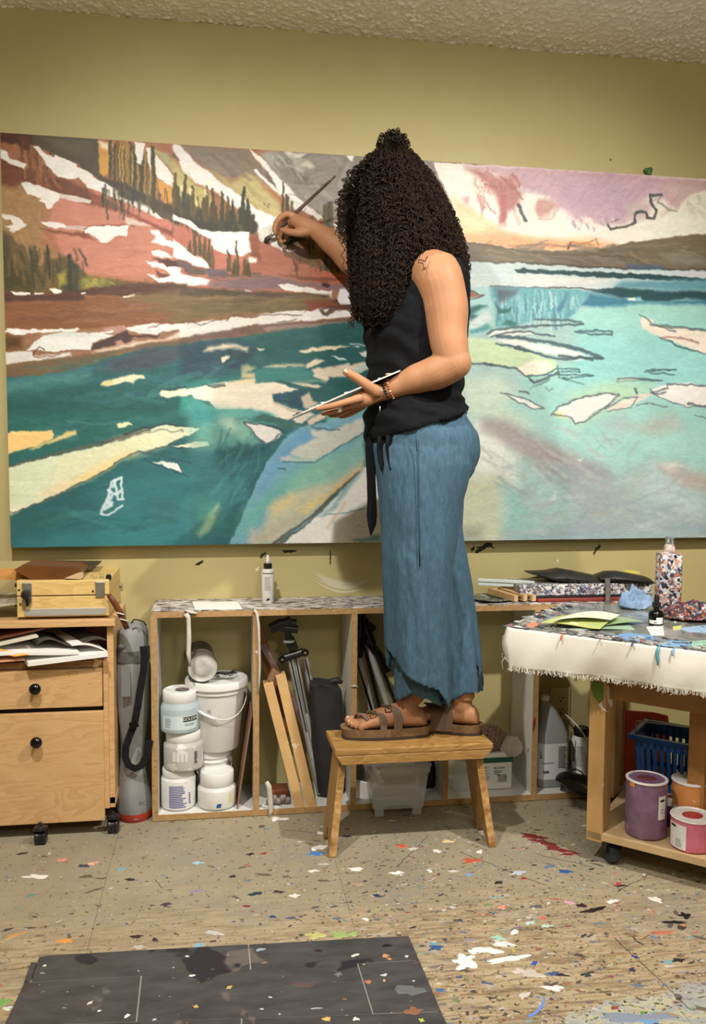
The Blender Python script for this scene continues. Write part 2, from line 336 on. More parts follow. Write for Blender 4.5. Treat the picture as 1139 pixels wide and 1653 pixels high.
for x, y, r, c, a in [(450,1322,16,(235,232,225),2.2),(520,1345,10,(230,225,215),2),(515,1368,14,(235,230,225),1.5),(510,1378,15,(70,120,180),2),(560,1350,8,(40,40,46),2.5),(648,1366,10,(205,95,60),1.7),(705,1374,8,(235,232,226),1.6),(760,1389,16,(190,90,60),2),(774,1375,7,(238,236,230),1.5),(640,1409,12,(238,236,232),2.6),(693,1406,5,(238,236,232),1.1),
  (575,1403,14,(235,230,226),2.6),(505,1406,9,(232,228,224),2.5),(836,1409,13,(190,195,215),2),(757,1412,6,(110,165,215),1.5),(912,1407,12,(50,85,150),1.8),(722,1358,9,(230,200,150),1.8),(804,1425,8,(40,38,40),1.6),(845,1418,6,(150,40,50),1.6),(608,1446,9,(50,60,90),2),(740,1486,9,(80,80,90),2),(590,1484,6,(238,236,230),1.6),(703,1530,13,(60,90,140),1.6),(700,1524,8,(110,160,190),1.8),
  (750,1548,16,(240,238,236),1.1),(752,1556,20,(240,238,236),1.3),(788,1534,20,(236,234,232),1.8),(820,1548,36,(240,238,236),4.2),(812,1524,17,(225,225,222),2),(805,1514,11,(160,205,190),1.5),(765,1535,12,(236,236,232),1.6),(862,1555,8,(60,90,180),1.8),(893,1572,9,(70,90,130),1.3),(905,1574,14,(50,50,56),4),(860,1572,17,(200,190,175),1.6),(838,1568,12,(215,200,195),1.7),(893,1595,18,(235,230,230),2.6),
  (958,1469,22,(34,30,30),3.2),(938,1462,9,(60,30,32),1.5),(1088,1489,17,(28,27,30),2.6),(1105,1478,10,(26,26,30),1.1),(1102,1494,5,(235,150,100),1.3),(918,1457,8,(215,160,180),1.3),(988,1455,11,(232,228,226),2),(1058,1452,11,(232,228,220),1.4),(1002,1430,12,(34,34,38),5),(998,1427,7,(190,60,60),1.5),(876,1482,6,(215,110,90),1.4),(810,1465,8,(225,150,125),1.4),(855,1490,10,(190,215,205),2.2),(882,1495,10,(190,215,205),2.2),(830,1505,8,(240,238,230),1.2),
  (1020,1566,7,(60,64,84),1.5),(948,1573,12,(58,70,66),2),(1025,1545,6,(60,60,150),1.6),(890,1613,4,(80,80,140),1.5),(1095,1550,11,(40,44,44),2),(1078,1553,10,(130,170,175),1.8),(1025,1642,70,(140,150,170),6),(1045,1650,16,(120,165,210),1.6),(868,1610,3,(90,140,220),1.3),
  (100,1388,8,(226,140,110),1.8),(148,1394,9,(230,170,140),1.8),(318,1393,9,(160,205,215),2),(196,1403,6,(110,170,190),1.3),(60,1415,20,(232,226,218),2.8),(135,1398,10,(60,60,80),1.8),(140,1415,9,(90,90,70),1.2),(210,1420,9,(50,46,44),2),(268,1460,9,(80,60,70),1.5),(398,1463,6,(120,50,50),1.8),(404,1379,7,(46,40,40),1.8),(426,1378,6,(140,60,50),1.8),(375,1415,8,(44,40,40),2.6),(412,1443,11,(40,66,76),1.6),(450,1440,10,(66,60,58),2),(475,1446,9,(225,222,216),1.6),(318,1439,9,(150,130,170),1.8),(36,1378,8,(60,50,48),1.8),
  (220,1512,11,(56,44,44),2.2),(250,1517,6,(60,50,50),1.3),(105,1519,12,(226,150,80),1.6),(320,1526,9,(130,180,215),1.8),(245,1536,8,(140,190,215),2),(345,1506,14,(190,190,190),2),(5,1618,11,(120,170,90),1),(12,1628,8,(220,225,215),1.5),(30,1640,9,(180,110,90),1.5),(470,1482,8,(90,90,120),1.8),(548,1509,14,(150,180,110),1.4),(570,1508,8,(150,190,110),1.3),(510,1510,16,(190,190,120),1.7),(25,1510,16,(200,150,90),3),(420,1492,3,(60,70,120),1.2),(440,1480,6,(60,70,120),1.4)]:
    fp(x, y, r*.9, c, a, rnd.gauss(0, .35))
S1.poly([tuple(pz(x, y)[:2]) for x, y in ((851,1640),(864,1633),(874,1620),(877,1609),(880,1612),(876,1626),(866,1637),(853,1643))][::-1], (110, 150, 225))
for x, y, x2, y2 in ((990,1513,1112,1628),(740,1375,880,1430),(460,1340,520,1345),(250,1420,262,1434),(985,1425,1010,1440),(995,1440,1050,1410),(870,1380,960,1400),(690,1350,640,1400)):   # pencil-thin trails of dark paint
    a, b_ = pz(x, y), pz(x2, y2); d = (b_-a); nrm = Vector((-d.y, d.x, 0)).normalized()*.0009; nn = 9
    L_ = [a+d*(i/nn)+nrm*rnd.uniform(-3, 3) for i in range(nn+1)]
    S1.poly([tuple((p+nrm)[:2]) for p in L_][::-1]+[tuple((p-nrm)[:2]) for p in L_], (70, 66, 60), h=.0004)
tag(S1.build('paint_splatter', fl), kind='stuff')
S2 = Splat()
for k in range(70):
    px = rnd.uniform(30, 700); py = rnd.uniform(1525, 1653); p = pz(px, py, .007)
    if not (-.38 < p.x < .41 and p.y < 1.87): continue
    S2.blob(p.x, p.y, .0013*math.exp(rnd.gauss(.2, .5)), rnd.choice([(215,212,205), (220,216,210), (140,140,140), (150,125,100), (110,104,100), (100,98,98)]), rnd.uniform(1, 2.2), rnd.gauss(0, .3), TH+.0012, 7, .0006)
for x, y, r, c, a in [(527,1645,8,(225,190,110),1.4),(574,1645,6,(235,235,230),1.3),(573,1542,7,(225,222,214),1.8),(622,1543,6,(205,150,100),1),(628,1548,4,(200,140,90),1),(620,1583,3,(225,180,140),1.2),(594,1585,6,(190,120,90),1.1),(205,1640,5,(235,232,228),1),(160,1632,3,(230,228,222),1),(310,1575,5,(230,228,222),1.3),(370,1594,6,(215,180,110),1.5),(316,1625,5,(215,185,110),1.3),(145,1619,6,(220,210,200),1.8),(72,1559,3,(230,228,222),1),(302,1544,3,(232,228,222),1),(666,1632,16,(150,105,75),1.6),(680,1647,5,(190,205,80),1),(620,1574,6,(210,210,205),1.8),(546,1573,7,(120,120,120),1.3),(510,1628,9,(200,200,196),5),(420,1533,9,(150,165,180),2),(660,1598,26,(108,112,116),1.7),(625,1527,10,(32,32,34),2),(514,1535,8,(60,44,48),1.6),(490,1590,16,(98,80,78),2)]:
    p = pz(x, y, .006); q = pz(x+r, y, .006); S2.blob(p.x, p.y, (q-p).length/a*.9, c, a, rnd.gauss(0, .3), TH+.0012, 12, .0007, .5)
tag(S2.build('paint_splatter', mt), kind='stuff')
# ---------------------------------------------------------------- the large unframed lake painting: acrylic laid on as polygons and strokes of colour
def make_painting():
    PYF = WY-.048
    A = [(0, 213.9), (1240, 295.6), (1240, 865.8), (17.6, 883.9)]
    nx, ny = 960, 500
    c = [pY(x, y, PYF) for x, y in A]
    u = np.linspace(0, 1, nx)[None, :]; v = np.linspace(0, 1, ny)[:, None]
    def bl(k): return (c[0][k]*(1-u)*(1-v)+c[1][k]*u*(1-v)+c[2][k]*u*v+c[3][k]*(1-u)*v)
    X, Z = bl(0), bl(2)
    d = [X, np.full_like(X, PYF), Z-CAMZ]
    q = [sum(d[k]*a[k] for k in range(3)) for a in (AR, AU, AF)]
    PX0 = CX+F*q[0]/q[2]; PY0 = CY-F*q[1]/q[2]
    # ragged brush edges
    PX = PX0+(fbm(PX0/9, PY0/9, 1, 3)-.5)*5+(fbm(PX0/40, PY0/40, 5, 2)-.5)*4
    PY = PY0+(fbm(PX0/9, PY0/9, 2, 3)-.5)*5+(fbm(PX0/40, PY0/40, 6, 2)-.5)*4
    img = np.zeros((ny, nx, 3)); img[:] = (150, 110, 85)
    def region(x0, x1, y0, y1):
        m = (PX > x0) & (PX < x1) & (PY > y0) & (PY < y1)
        r = np.where(m.any(1))[0]; cc = np.where(m.any(0))[0]
        if len(r) == 0: return None
        return slice(r[0], r[-1]+1), slice(cc[0], cc[-1]+1)
    def comp(sl, al, col, var=9, sx=14, sy=5):
        n = (fbm(PX0[sl]/sx, PY0[sl]/sy, int(sum(col)) % 97, 3)-.5)*2
        t = np.array(col, float)[None, None, :]+n[..., None]*var
        img[sl] = img[sl]*(1-al[..., None])+t*al[..., None]
    CR = {'A': (3.928, 0, 200), 'B': (3.56, 280, 220), 'C': (3.797, 0, 450), 'D': (3.56, 290, 450), 'E': (3.452, 0, 650), 'F': (3.56, 310, 650), 'G': (2.378, 660, 240), 'H': (2.785, 730, 380), 'I': (2.785, 730, 600), 'P': (1, 0, 0)}
    def conv(cr, p):
        s, ox, oy = CR[cr]; return [(p[i]/s+ox, p[i+1]/s+oy) for i in range(0, len(p), 2)]
    def poly(cr, col, p, soft=1.3, al=1., var=9, sx=14, sy=5):
        P = conv(cr, p); xs = [a[0] for a in P]; ys_ = [a[1] for a in P]; sl = region(min(xs)-soft-1, max(xs)+soft+1, min(ys_)-soft-1, max(ys_)+soft+1)
        if sl is None: return
        x, y = PX[sl], PY[sl]; ins = np.zeros(x.shape, bool); dm = np.full(x.shape, 1e9)
        for i in range(len(P)):
            (x1, y1), (x2, y2) = P[i-1], P[i]
            if y1 != y2:
                ins ^= ((y1 > y) != (y2 > y)) & (x < (x2-x1)*(y-y1)/(y2-y1)+x1)
            dx, dy = x2-x1, y2-y1; L2 = dx*dx+dy*dy+1e-9; t = np.clip(((x-x1)*dx+(y-y1)*dy)/L2, 0, 1)
            dm = np.minimum(dm, (x-x1-t*dx)**2+(y-y1-t*dy)**2)
        sd = np.sqrt(dm)*np.where(ins, 1, -1); a = np.clip(sd/soft+.5, 0, 1)*al
        comp(sl, a, col, var, sx, sy)
    def line(cr, col, p, w, soft=1., al=1., taper=False, var=6):
        P = conv(cr, p); w = w/CR[cr][0]/2; xs = [a[0] for a in P]; ys_ = [a[1] for a in P]; sl = region(min(xs)-w-3, max(xs)+w+3, min(ys_)-w-3, max(ys_)+w+3)
        if sl is None: return
        x, y = PX[sl], PY[sl]; best = np.full(x.shape, -1e9); n = len(P)-1
        for i in range(n):
            (x1, y1), (x2, y2) = P[i], P[i+1]; dx, dy = x2-x1, y2-y1; L2 = dx*dx+dy*dy+1e-9; t = np.clip(((x-x1)*dx+(y-y1)*dy)/L2, 0, 1)
            ww = w*(1-.85*(i+t)/n) if taper else w
            best = np.maximum(best, ww-np.sqrt((x-x1-t*dx)**2+(y-y1-t*dy)**2))
        comp(sl, np.clip(best/soft+.5, 0, 1)*al, col, var)
    r2 = random.Random(5)
    def streaks(cr, x0, x1, y0, y1, n, cols, ln, w, ang=0., al=.5, jit=.15, soft=1.5):
        for _ in range(n):
            x, y = r2.uniform(x0, x1), r2.uniform(y0, y1); a = ang+r2.gauss(0, jit); l = ln*r2.uniform(.5, 1.4); co = r2.choice(cols)
            bx, by = x+l*math.cos(a), y+l*math.sin(a); k = r2.uniform(-.08, .08)*l
            line(cr, co, [x, y, (x+bx)/2-k*math.sin(a), (y+by)/2+k*math.cos(a), bx, by], w*r2.uniform(.5, 1.5), soft, al*r2.uniform(.6, 1.2))
    W = (232, 228, 222)
    # ---- land, left
    poly('P', (164, 106, 72), [-20,190,700,250,700,560,-20,640])
    # the middle of the picture, mostly hidden behind the painter
    poly('P', (140, 130, 120), [540,240,712,250,790,392,700,440,540,430], 4); poly('P', (150, 120, 100), [540,400,700,400,800,425,800,450,700,480,560,510], 6)
    poly('P', (180, 110, 84), [540,380,620,400,680,440,620,470,540,460], 8); poly('P', W, [560,470,640,455,720,450,790,470,700,492,560,500], 3)
    poly('P', (60, 126, 132), [540,520,640,505,760,500,800,560,800,900,540,900], 8, sx=60); poly('P', (120, 176, 176), [600,600,700,540,800,500,800,900,600,900], 30); poly('P', (188, 204, 190), [640,700,720,620,800,600,800,900,620,900], 30)
    poly('P', (236,234,228), [560,720,640,700,700,740,690,900,560,900], 8, var=4); poly('P', (214,210,190), [600,580,690,540,740,560,660,610], 6); poly('P', (190,204,204), [690,430,800,430,800,470,700,480], 6)
    poly('A', (160, 122, 76), [0,230,160,300,230,420,300,560,260,760,560,960,0,1060], 12)
    poly('A', (192, 124, 100), [300,450,560,400,1139,640,1139,1000,560,960,420,860,360,760,300,640,320,540], 10, sx=30, sy=8)
    poly('B', (186, 112, 88), [0,500,220,560,440,700,700,700,1040,830,1040,900,0,900], 8)
    poly('B', (176, 108, 84), [440,600,640,640,800,740,1040,830,1040,860,440,860], 6, sx=30)
    streaks('A', 560, 1050, 760, 980, 40, [(204,138,112), (176,108,82), (190,130,96)], 200, 12, .03, .35)
    streaks('A', 20, 260, 420, 800, 30, [(176,138,84), (146,108,64), (186,146,100)], 120, 16, 1.2, .35, .5)
    poly('A', (86, 42, 14), [0,50,215,60,215,210,130,150,110,130,0,125], 3)
    poly('A', (112, 58, 24), [0,215,160,290,300,300,440,360,560,410,640,480,600,520,400,450,230,390,150,370,100,400,0,390], 8)
    streaks('A', 0, 140, 60, 120, 10, [(70,30,8), (100,52,18)], 90, 14, .1, .6)
    streaks('A', 110, 330, 90, 260, 26, [(140,92,46), (110,64,22), (160,112,64), (84,50,14)], 110, 16, 1.5, .8, .15)
    streaks('A', 200, 360, 260, 360, 14, [(150,100,60), (110,60,30), (170,110,80)], 90, 14, 1.4, .6, .3)
    poly('A', (76, 68, 46), [205,62,620,95,650,330,760,440,950,530,1139,575,1139,640,1000,600,740,440,640,360,490,250,330,190,215,130], 3, sy=14)
    poly('A', (92, 84, 62), [260,75,600,100,600,190,480,200,330,150], 12)
    poly('A', W, [0,160,50,180,60,220,160,250,165,262,150,292,80,262,0,215], 2)
    poly('A', W, [205,148,235,143,280,185,340,212,350,190,400,215,470,240,492,272,540,285,585,312,590,345,650,362,700,388,745,425,745,452,800,480,830,495,850,480,890,490,900,470,945,488,950,540,1000,572,1050,608,980,600,860,540,760,492,560,402,500,338,440,350,380,332,300,262,260,205], 1.5)
    poly('A', (142, 70, 46), [560,430,620,455,800,505,985,625,1139,705,1139,745,985,668,800,575,600,512], 5)
    poly('A', (198, 120, 100), [610,440,800,500,1000,598,1060,605,1139,655,1139,700,960,630,760,530], 4)
    poly('A', W, [140,378,165,370,240,388,380,440,480,455,582,488,570,505,380,462,345,500,330,528,300,542,280,500,250,490,260,470,215,460,170,450], 1.5)
    poly('A', (214, 200, 194), [370,440,480,458,580,488,575,500,470,490,380,460], 1.5)
    poly('A', (128, 66, 42), [250,665,420,690,540,685,605,742,500,712,330,695], 4)
    poly('A', W, [255,618,400,632,418,650,550,655,575,642,812,645,800,712,760,705,720,722,680,755,650,755,600,708,540,690,538,676,300,656], 1.5)
    poly('A', (196, 176, 166), [420,650,550,655,540,676,400,664], 2)
    line('A', (128, 60, 40), [540,668,575,642,810,640,850,650], 9, 1, .8)
    poly('A', (222, 206, 198), [770,580,830,600,960,655,900,650,840,640,810,645], 3, .8)
    poly('A', (226, 216, 205), [0,570,70,582,130,600,150,628,180,640,90,692,60,690,70,668,30,650,90,642,70,610,0,592], 1.5)
    # bushes bottom left
    poly('A', (104, 84, 38), [0,670,60,690,120,760,165,780,195,880,250,900,330,850,400,850,440,840,520,920,560,965,700,985,850,1000,1139,1030,1139,1085,400,1085,0,1065], 4, sy=14)
    poly('A', (70, 64, 30), [0,700,50,720,90,900,200,940,200,1060,0,1060], 12)
    poly('A', (56, 58, 38), [405,940,440,840,500,890,515,1080,400,1082], 8)
    streaks('A', 10, 540, 780, 1000, 60, [(66,56,22), (130,100,48), (96,78,32), (56,54,34)], 110, 16, 1.45, .6, .2)
    poly('A', (158, 150, 52), [360,960,420,925,420,1010,375,1030], 8); poly('A', (150, 142, 56), [515,1000,560,970,680,1000,640,1040,530,1055], 12)
    streaks('A', 520, 740, 980, 1040, 24, [(150,150,60), (110,110,50), (176,166,70)], 26, 14, .3, .6, .8)
    line('A', (60, 40, 22), [297,778,308,980], 13, 1.5); line('A', (50, 44, 26), [445,835,450,1060], 22, 3)
    # tall conifers on the ridge
    for p in ((620,108,692,125,692,300,655,326,628,305), (985,350,1105,395,1095,495,1040,505)): poly('A', (208, 152, 60), list(p), 2)
    poly('A', (236, 220, 190), [618,108,692,122,690,165,640,150], 6)
    for i in range(56):
        x = 690+i*5.4+r2.uniform(-4, 4); top = 105+(x-690)*.09+r2.uniform(0, 60); bot = 330+(x-690)*.5+r2.uniform(-40, 60)
        line('A', r2.choice([(82,68,26), (58,50,22), (170,132,52), (120,98,40), (196,160,84), (66,60,34)]), [x, top, x+r2.uniform(-6, 6), bot], r2.uniform(7, 16), 1.2, .9)
    poly('A', (58, 52, 30), [640,330,800,380,950,470,1139,540,1139,600,950,535,745,450,740,420,680,370], 6)
    streaks('A', 640, 1139, 380, 500, 46, [(70,62,36), (44,42,24), (96,84,44)], 90, 12, 1.5, .7, .1)
    poly('A', W, [850,110,918,125,892,265,868,250], 1.5); poly('A', W, [925,148,965,152,946,300,932,230], 1.5)
    poly('A', (168, 162, 118), [960,150,1060,195,1139,275,1139,345,1010,215], 4)
    poly('A', W, [985,195,1020,235,1105,330,1105,398,990,345,975,260], 2)
    line('A', (66, 56, 26), [965,150,975,560], 24, 2); poly('A', (60, 54, 24), [1112,300,1130,330,1132,580,1095,560], 3)
    # small snow bits with purple rock
    for p in ([945,680,1000,676,1060,740,1139,760,1139,805,1060,772,960,752,990,720,960,705], [960,812,1010,795,1105,850,1020,852,965,838], [925,870,1000,885,1050,886,1045,916,960,912], [1020,912,1139,903,1139,1006,1000,1006,920,955,970,958,1000,985,1085,962,1050,930]): poly('A', W, p, 1.3)
    poly('A', (78, 44, 42), [955,858,1060,862,1139,868,1139,905,1055,908,1030,885], 2); poly('A', (110,60,50), [978,930,1030,950,1080,960,1060,978,1000,972], 2)
    # ---- middle left
    poly('B', (128, 116, 98), [0,50,430,72,620,300,440,230,280,240,180,180,40,60], 6)
    poly('B', (186, 172, 116), [180,180,330,262,440,200,480,235,620,400,610,470,560,470,400,350,270,260], 10, sx=20)
    streaks('B', 100, 430, 80, 200, 24, [(142,124,110), (112,98,84), (150,136,120)], 110, 16, .6, .4)
    streaks('B', 300, 580, 260, 420, 24, [(200,186,124), (170,156,100), (186,176,130)], 90, 12, .7, .5)
    for p in ((520, 385, 8), (545, 400, 9), (550, 385, 6)): line('B', (110, 92, 56), [p[0], p[1], p[0]+4, p[1]+8], p[2])
    poly('B', W, [0,50,40,55,130,150,260,255,390,340,470,410,600,470,620,540,560,600,500,610,480,560,470,500,400,420,330,400,260,330,130,270,60,220,30,140,0,90], 3)
    poly('B', (104, 84, 60), [0,95,40,140,30,140,0,115], 3); poly('B', (188,176,110), [0,130,60,210,130,280,200,320,230,400,120,420,0,330], 8)
    poly('B', (142, 120, 104), [430,75,520,160,620,260,620,320,500,190,440,130], 6); poly('B', (116,100,88), [520,200,600,290,590,300,520,240], 3)
    poly('B', W, [440,75,500,110,560,190,640,260,760,380,860,460,830,480,700,400,620,330,590,290,520,185], 2.5)
    line('B', W, [465,195,540,262,615,330], 16, 2); poly('B', W, [540,210,600,240,700,330,740,420,690,420,620,330,590,260], 3)
    # grey mountain behind
    poly('B', (136, 130, 120), [500,100,640,85,1060,110,1060,620,960,560,860,470,700,330,560,190], 4, sx=26)
    poly('B', (160, 156, 148), [500,90,600,86,640,120,620,170,560,190], 8); poly('B', (214,206,194), [640,88,760,100,730,118,660,120], 4); poly('B', (196,186,170), [690,140,780,140,810,170,740,205,700,185], 6)
    poly('B', (110, 100, 92), [640,130,700,200,780,240,770,260,720,260,690,220], 5); line('B', (112,100,94), [700,272,800,270,900,275], 12, 3, .7)
    streaks('B', 640, 1000, 110, 420, 50, [(156,150,140), (120,112,104), (140,128,120), (170,164,152), (150,136,128)], 120, 18, .4, .4, .7)
    streaks('B', 560, 700, 90, 180, 20, [(130,124,116), (180,176,168)], 70, 14, .9, .5, .4); poly('B', W, [990,112,1040,114,1030,150,1010,145], 3)
    line('B', (222,214,204), [720,370,860,470,960,540], 10, 2)
    # forest across the middle
    def tree(cr, x, yt, yb, w, col): poly(cr, col, [x-w*.15, yt, x+w*.15, yt, x+w*.42, (yt+yb)/2, x+w*.5, yb, x-w*.5, yb, x-w*.42, (yt+yb)/2], 1.5)
    for x, yt, yb in ((10,205,450),(62,215,470),(28,280,470),(110,285,470),(88,330,480),(135,350,490),(192,285,510),(172,350,500),(225,300,520),(245,400,520),(280,310,540),(312,340,540),(344,360,550),(330,430,550),(402,290,560),(430,355,550),(380,400,560)):
        tree('B', x+r2.uniform(-3, 3), yt, yb+20, 34 if x not in (402,) else 44, r2.choice([(74,62,26), (60,54,26), (88,74,34), (54,58,30)]) if x < 340 else r2.choice([(46,54,30), (52,60,34)]))
    poly('B', (50, 48, 26), [0,440,100,470,200,500,330,490,400,480,450,470,485,520,470,560,440,580,330,560,200,560,120,520,0,470], 6)
    streaks('B', 0, 460, 420, 520, 50, [(44,40,20), (66,60,30), (88,82,44), (40,46,26)], 70, 13, 1.55, .7, .08)
    for x, y in ((45,300),(95,325),(180,320),(130,385)): poly('B', (236,220,160), [x-8,y-20,x+10,y-14,x+8,y+18,x-6,y+14], 4)
    poly('B', W, [0,450,100,490,150,530,210,550,330,550,440,550,445,600,450,660,400,690,350,680,300,670,230,640,215,600,150,560,90,520,0,480], 2)
    poly('B', (186, 110, 90), [0,500,90,540,100,600,120,680,60,650,0,590], 5)
    for x, yt, yb in ((125,540,680),(155,560,690),(180,580,720),(205,590,760),(225,620,770),(95,600,680),(318,640,780),(365,600,810),(345,700,800),(410,700,800),(430,700,810)): tree('B', x, yt, yb, 26, r2.choice([(92,72,34), (112,80,42), (84,70,34)]))
    poly('B', (140, 80, 52), [440,560,485,560,490,640,500,720,450,700,440,620], 4)
    poly('B', W, [0,590,60,640,110,680,175,705,215,760,120,740,30,705,0,690], 2); poly('B', W, [0,770,60,790,210,825,200,850,0,860], 2)
    poly('B', (98, 78, 70), [20,705,120,745,200,770,180,800,90,790,20,740], 4); poly('B', (92, 84, 100), [190,760,300,770,320,810,200,815], 6); poly('B', W, [430,700,480,705,470,730,430,725], 3)
    streaks('B', 200, 470, 780, 830, 20, [(100,80,60), (140,90,70), (90,80,90)], 60, 9, .1, .6)
    # dark firs under the hand
    poly('B', (50, 52, 24), [590,560,660,560,860,620,860,690,740,690,620,640,590,600], 4)
    poly('B', (112, 78, 44), [740,600,860,600,960,700,1030,790,1030,830,900,790,790,745,640,690,620,650], 4)
    for x, yt, yb in ((627,265,470),(648,340,470),(660,350,460),(685,375,470),(870,395,560),(890,380,580),(905,380,590),(950,470,600),(795,470,745),(805,500,640),(875,640,770),(850,600,770),(780,560,680),(940,700,800),(820,620,700),(910,650,780)): line('B', r2.choice([(88,76,40), (108,92,50), (66,58,34)]) if x > 640 else (74,62,34), [x, yt, x+1, yb], 20 if x > 780 else 12, 2)
    streaks('B', 640, 1000, 600, 760, 40, [(80,58,34), (140,100,60), (60,50,30), (150,84,60)], 60, 10, 1.5, .6, .1)
    poly('B', (110, 70, 120), [430,540,520,560,560,600,620,640,640,660,560,640,500,620], 4, .0); poly('B', W, [520,580,600,560,640,640,620,660,560,630], 3); line('B', W, [640,655,690,660], 10)
    line('B', (90,60,80), [660,655,720,665,790,690], 8, 2, .8)
    poly('B', (190, 100, 66), [850,790,1030,800,1030,850,900,850,800,830], 6); poly('B', (122, 76, 46), [600,795,800,815,1000,820,900,835,760,830], 4)
    poly('B', (132, 106, 108), [200,840,380,815,600,810,760,845,1000,850,1000,900,800,870,620,880,420,890,200,860], 8)
    poly('B', W, [600,858,660,850,740,868,900,890,912,880,908,930,880,915,760,900,640,885], 1.6); poly('B', W, [405,882,455,888,440,902,410,895], 1.6); line('B', W, [20,900,80,905,165,885,200,886], 10, 2, .9)
    line('B', (58,36,44), [860,850,890,855], 22, 3)
    poly('B', (70, 34, 44), [860,960,960,930,1030,960,1030,997,860,997], 6); poly('B', (226,224,228), [935,930,960,880,1025,860,1030,960,960,970], 2); poly('B', W, [860,985,900,970,960,975,960,997,860,997], 2)
    # ---- brown shore
    poly('C', (134, 84, 50), [0,100,1139,110,1139,260,780,290,500,310,0,330], 5, sx=40, sy=6)
    streaks('C', 0, 1139, 130, 280, 60, [(154,98,58), (112,68,44), (150,104,76), (120,82,60)], 240, 14, -.04, .35, .06)
    poly('C', (84, 48, 34), [0,90,60,80,280,95,380,80,560,60,800,30,1139,30,1139,110,900,95,520,100,520,130,400,138,200,130,0,135], 5)
    for p in ([60,78,190,85,185,98,90,98], [215,82,275,84,270,92,215,92], [300,68,335,55,382,70,375,90,330,90], [500,84,528,84,526,95,502,95], [742,96,820,97,815,112,745,108], [1095,108,1139,112,1136,122,1098,122]): poly('C', W, p, 1.3)
    poly('D', (118, 98, 60), [-260,95,-120,80,0,60,360,80,600,100,860,110,860,150,720,190,400,215,280,225,0,245,-60,235,-30,200,-200,180,-90,150,-330,120], 14, sx=50, sy=5)
    poly('D', (84, 68, 50), [0,40,200,55,420,80,600,80,860,95,840,110,600,112,360,100,0,95], 5); streaks('D', 0, 760, 110, 200, 50, [(134,112,70), (104,86,52), (150,122,84), (96,80,50)], 200, 12, -.03, .4, .05)
    poly('D', (140, 70, 46), [720,130,860,130,980,160,960,200,820,190,740,185], 8)
    # snowy bank
    poly('C', (150, 108, 76), [0,325,480,315,1139,260,1139,400,600,470,0,560], 4)
    poly('C', (92, 62, 24), [10,345,130,355,130,430,20,440], 12)
    poly('C', W, [40,310,250,312,480,300,495,310,460,322,250,325,120,342,50,332], 1.5); line('C', W, [0,332,40,325], 10)
    poly('C', (222, 222, 216), [160,440,200,390,270,340,400,325,600,330,705,340,650,360,570,390,555,430,440,435,330,445,250,440], 1.5, sy=10)
    poly('C', (196, 198, 194), [250,340,420,328,590,332,640,352,480,356], 8, .6)
    poly('C', (212, 208, 200), [0,455,190,445,205,470,430,450,440,470,300,490,0,530], 2); line('C', (110,70,60), [200,470,215,440,240,418,262,428,270,436], 8, 1.2); line('C', (150,100,88), [205,478,330,470,400,440,560,435], 9, 2, .8)
    poly('C', (74, 52, 48), [560,430,580,395,700,345,770,318,800,350,975,345,960,362,820,360,790,390,730,400,640,410,600,432], 2.5); poly('C', (182,140,130), [640,300,760,285,770,318,700,330,640,320], 4); poly('C', (176,132,124), [700,380,730,370,760,400,700,410], 3); line('C', (226,220,214), [620,330,690,320], 10)
    poly('C', W, [765,310,850,285,940,275,1060,270,1139,262,1139,300,1040,310,965,340,880,340,800,325], 2); poly('C', (200,206,200), [800,310,960,300,1060,285,1100,292,960,330,860,335], 5, .8)
    line('C', (120,80,70), [900,300,960,290,990,270,1040,262], 7, 1.5, .8); line('C', (120,80,70), [965,340,1000,320,1080,318,1139,300], 8, 1.5, .8)
    poly('C', (216, 196, 176), [600,432,820,390,1000,370,1050,345,1139,300,1139,350,900,400,640,450,560,450], 5)
    poly('D', (228, 222, 214), [0,262,130,240,280,240,300,218,400,225,540,195,720,178,700,215,860,215,985,190,985,215,800,235,660,250,400,275,300,300,120,330,0,340], 2)
    poly('D', (232,228,224), [680,225,720,190,800,165,900,160,985,190,980,212,860,230,740,238], 2)
    for p in ([0,240,70,240,120,262,240,235], [270,245,285,225,330,215,390,228], [400,225,540,205,700,210], [670,230,640,240,560,250]): line('D', (96,74,60), p, 6, 1.4, .8)
    poly('D', (92, 60, 50), [800,170,850,155,900,150,980,150,970,175,900,180,850,215,820,205], 3, .9); poly('D', W, [820,175,860,170,840,195], 2)
    poly('D', (120, 92, 78), [0,340,130,320,300,292,420,272,620,248,800,240,985,222,985,240,700,275,400,320,200,350,0,372], 4); poly('D', (150, 118, 108), [120,350,290,340,290,355,140,372], 3); poly('D', (158, 130, 120), [480,280,760,255,990,245,990,265,700,290,500,305], 4)
    poly('C', (112, 92, 66), [0,540,300,490,600,450,900,400,1139,365,1139,400,900,425,700,460,500,560,300,590,0,630], 6, sx=40); poly('C', (98,96,74), [380,500,700,460,740,500,600,545,300,590], 8)
    # ---- water, left
    poly('P', (164, 194, 190), [745,425,1300,440,1300,910,745,910], 6)
    poly('P', (44, 102, 104), [-20,612,60,606,120,598,155,585,200,570,290,556,420,540,560,520,690,505,690,900,-20,900], 3, sx=60, sy=8)
    poly('C', (68, 80, 90), [570,560,640,510,740,480,900,430,1139,400,1139,480,900,560,700,580], 12)
    poly('D', (46, 78, 92), [0,380,300,350,460,400,360,520,100,560,0,570], 14); poly('D', (32, 94, 94), [400,330,700,290,1060,255,1060,400,700,470,500,470], 14)
    poly('C', (82, 140, 138), [20,640,300,590,560,560,560,610,300,660,20,700], 14, .8); poly('C', (36, 92, 88), [20,720,500,660,1139,700,1139,911,20,911], 20, .9)
    poly('D', (52, 128, 120), [0,600,300,560,520,560,520,600,0,640], 8)
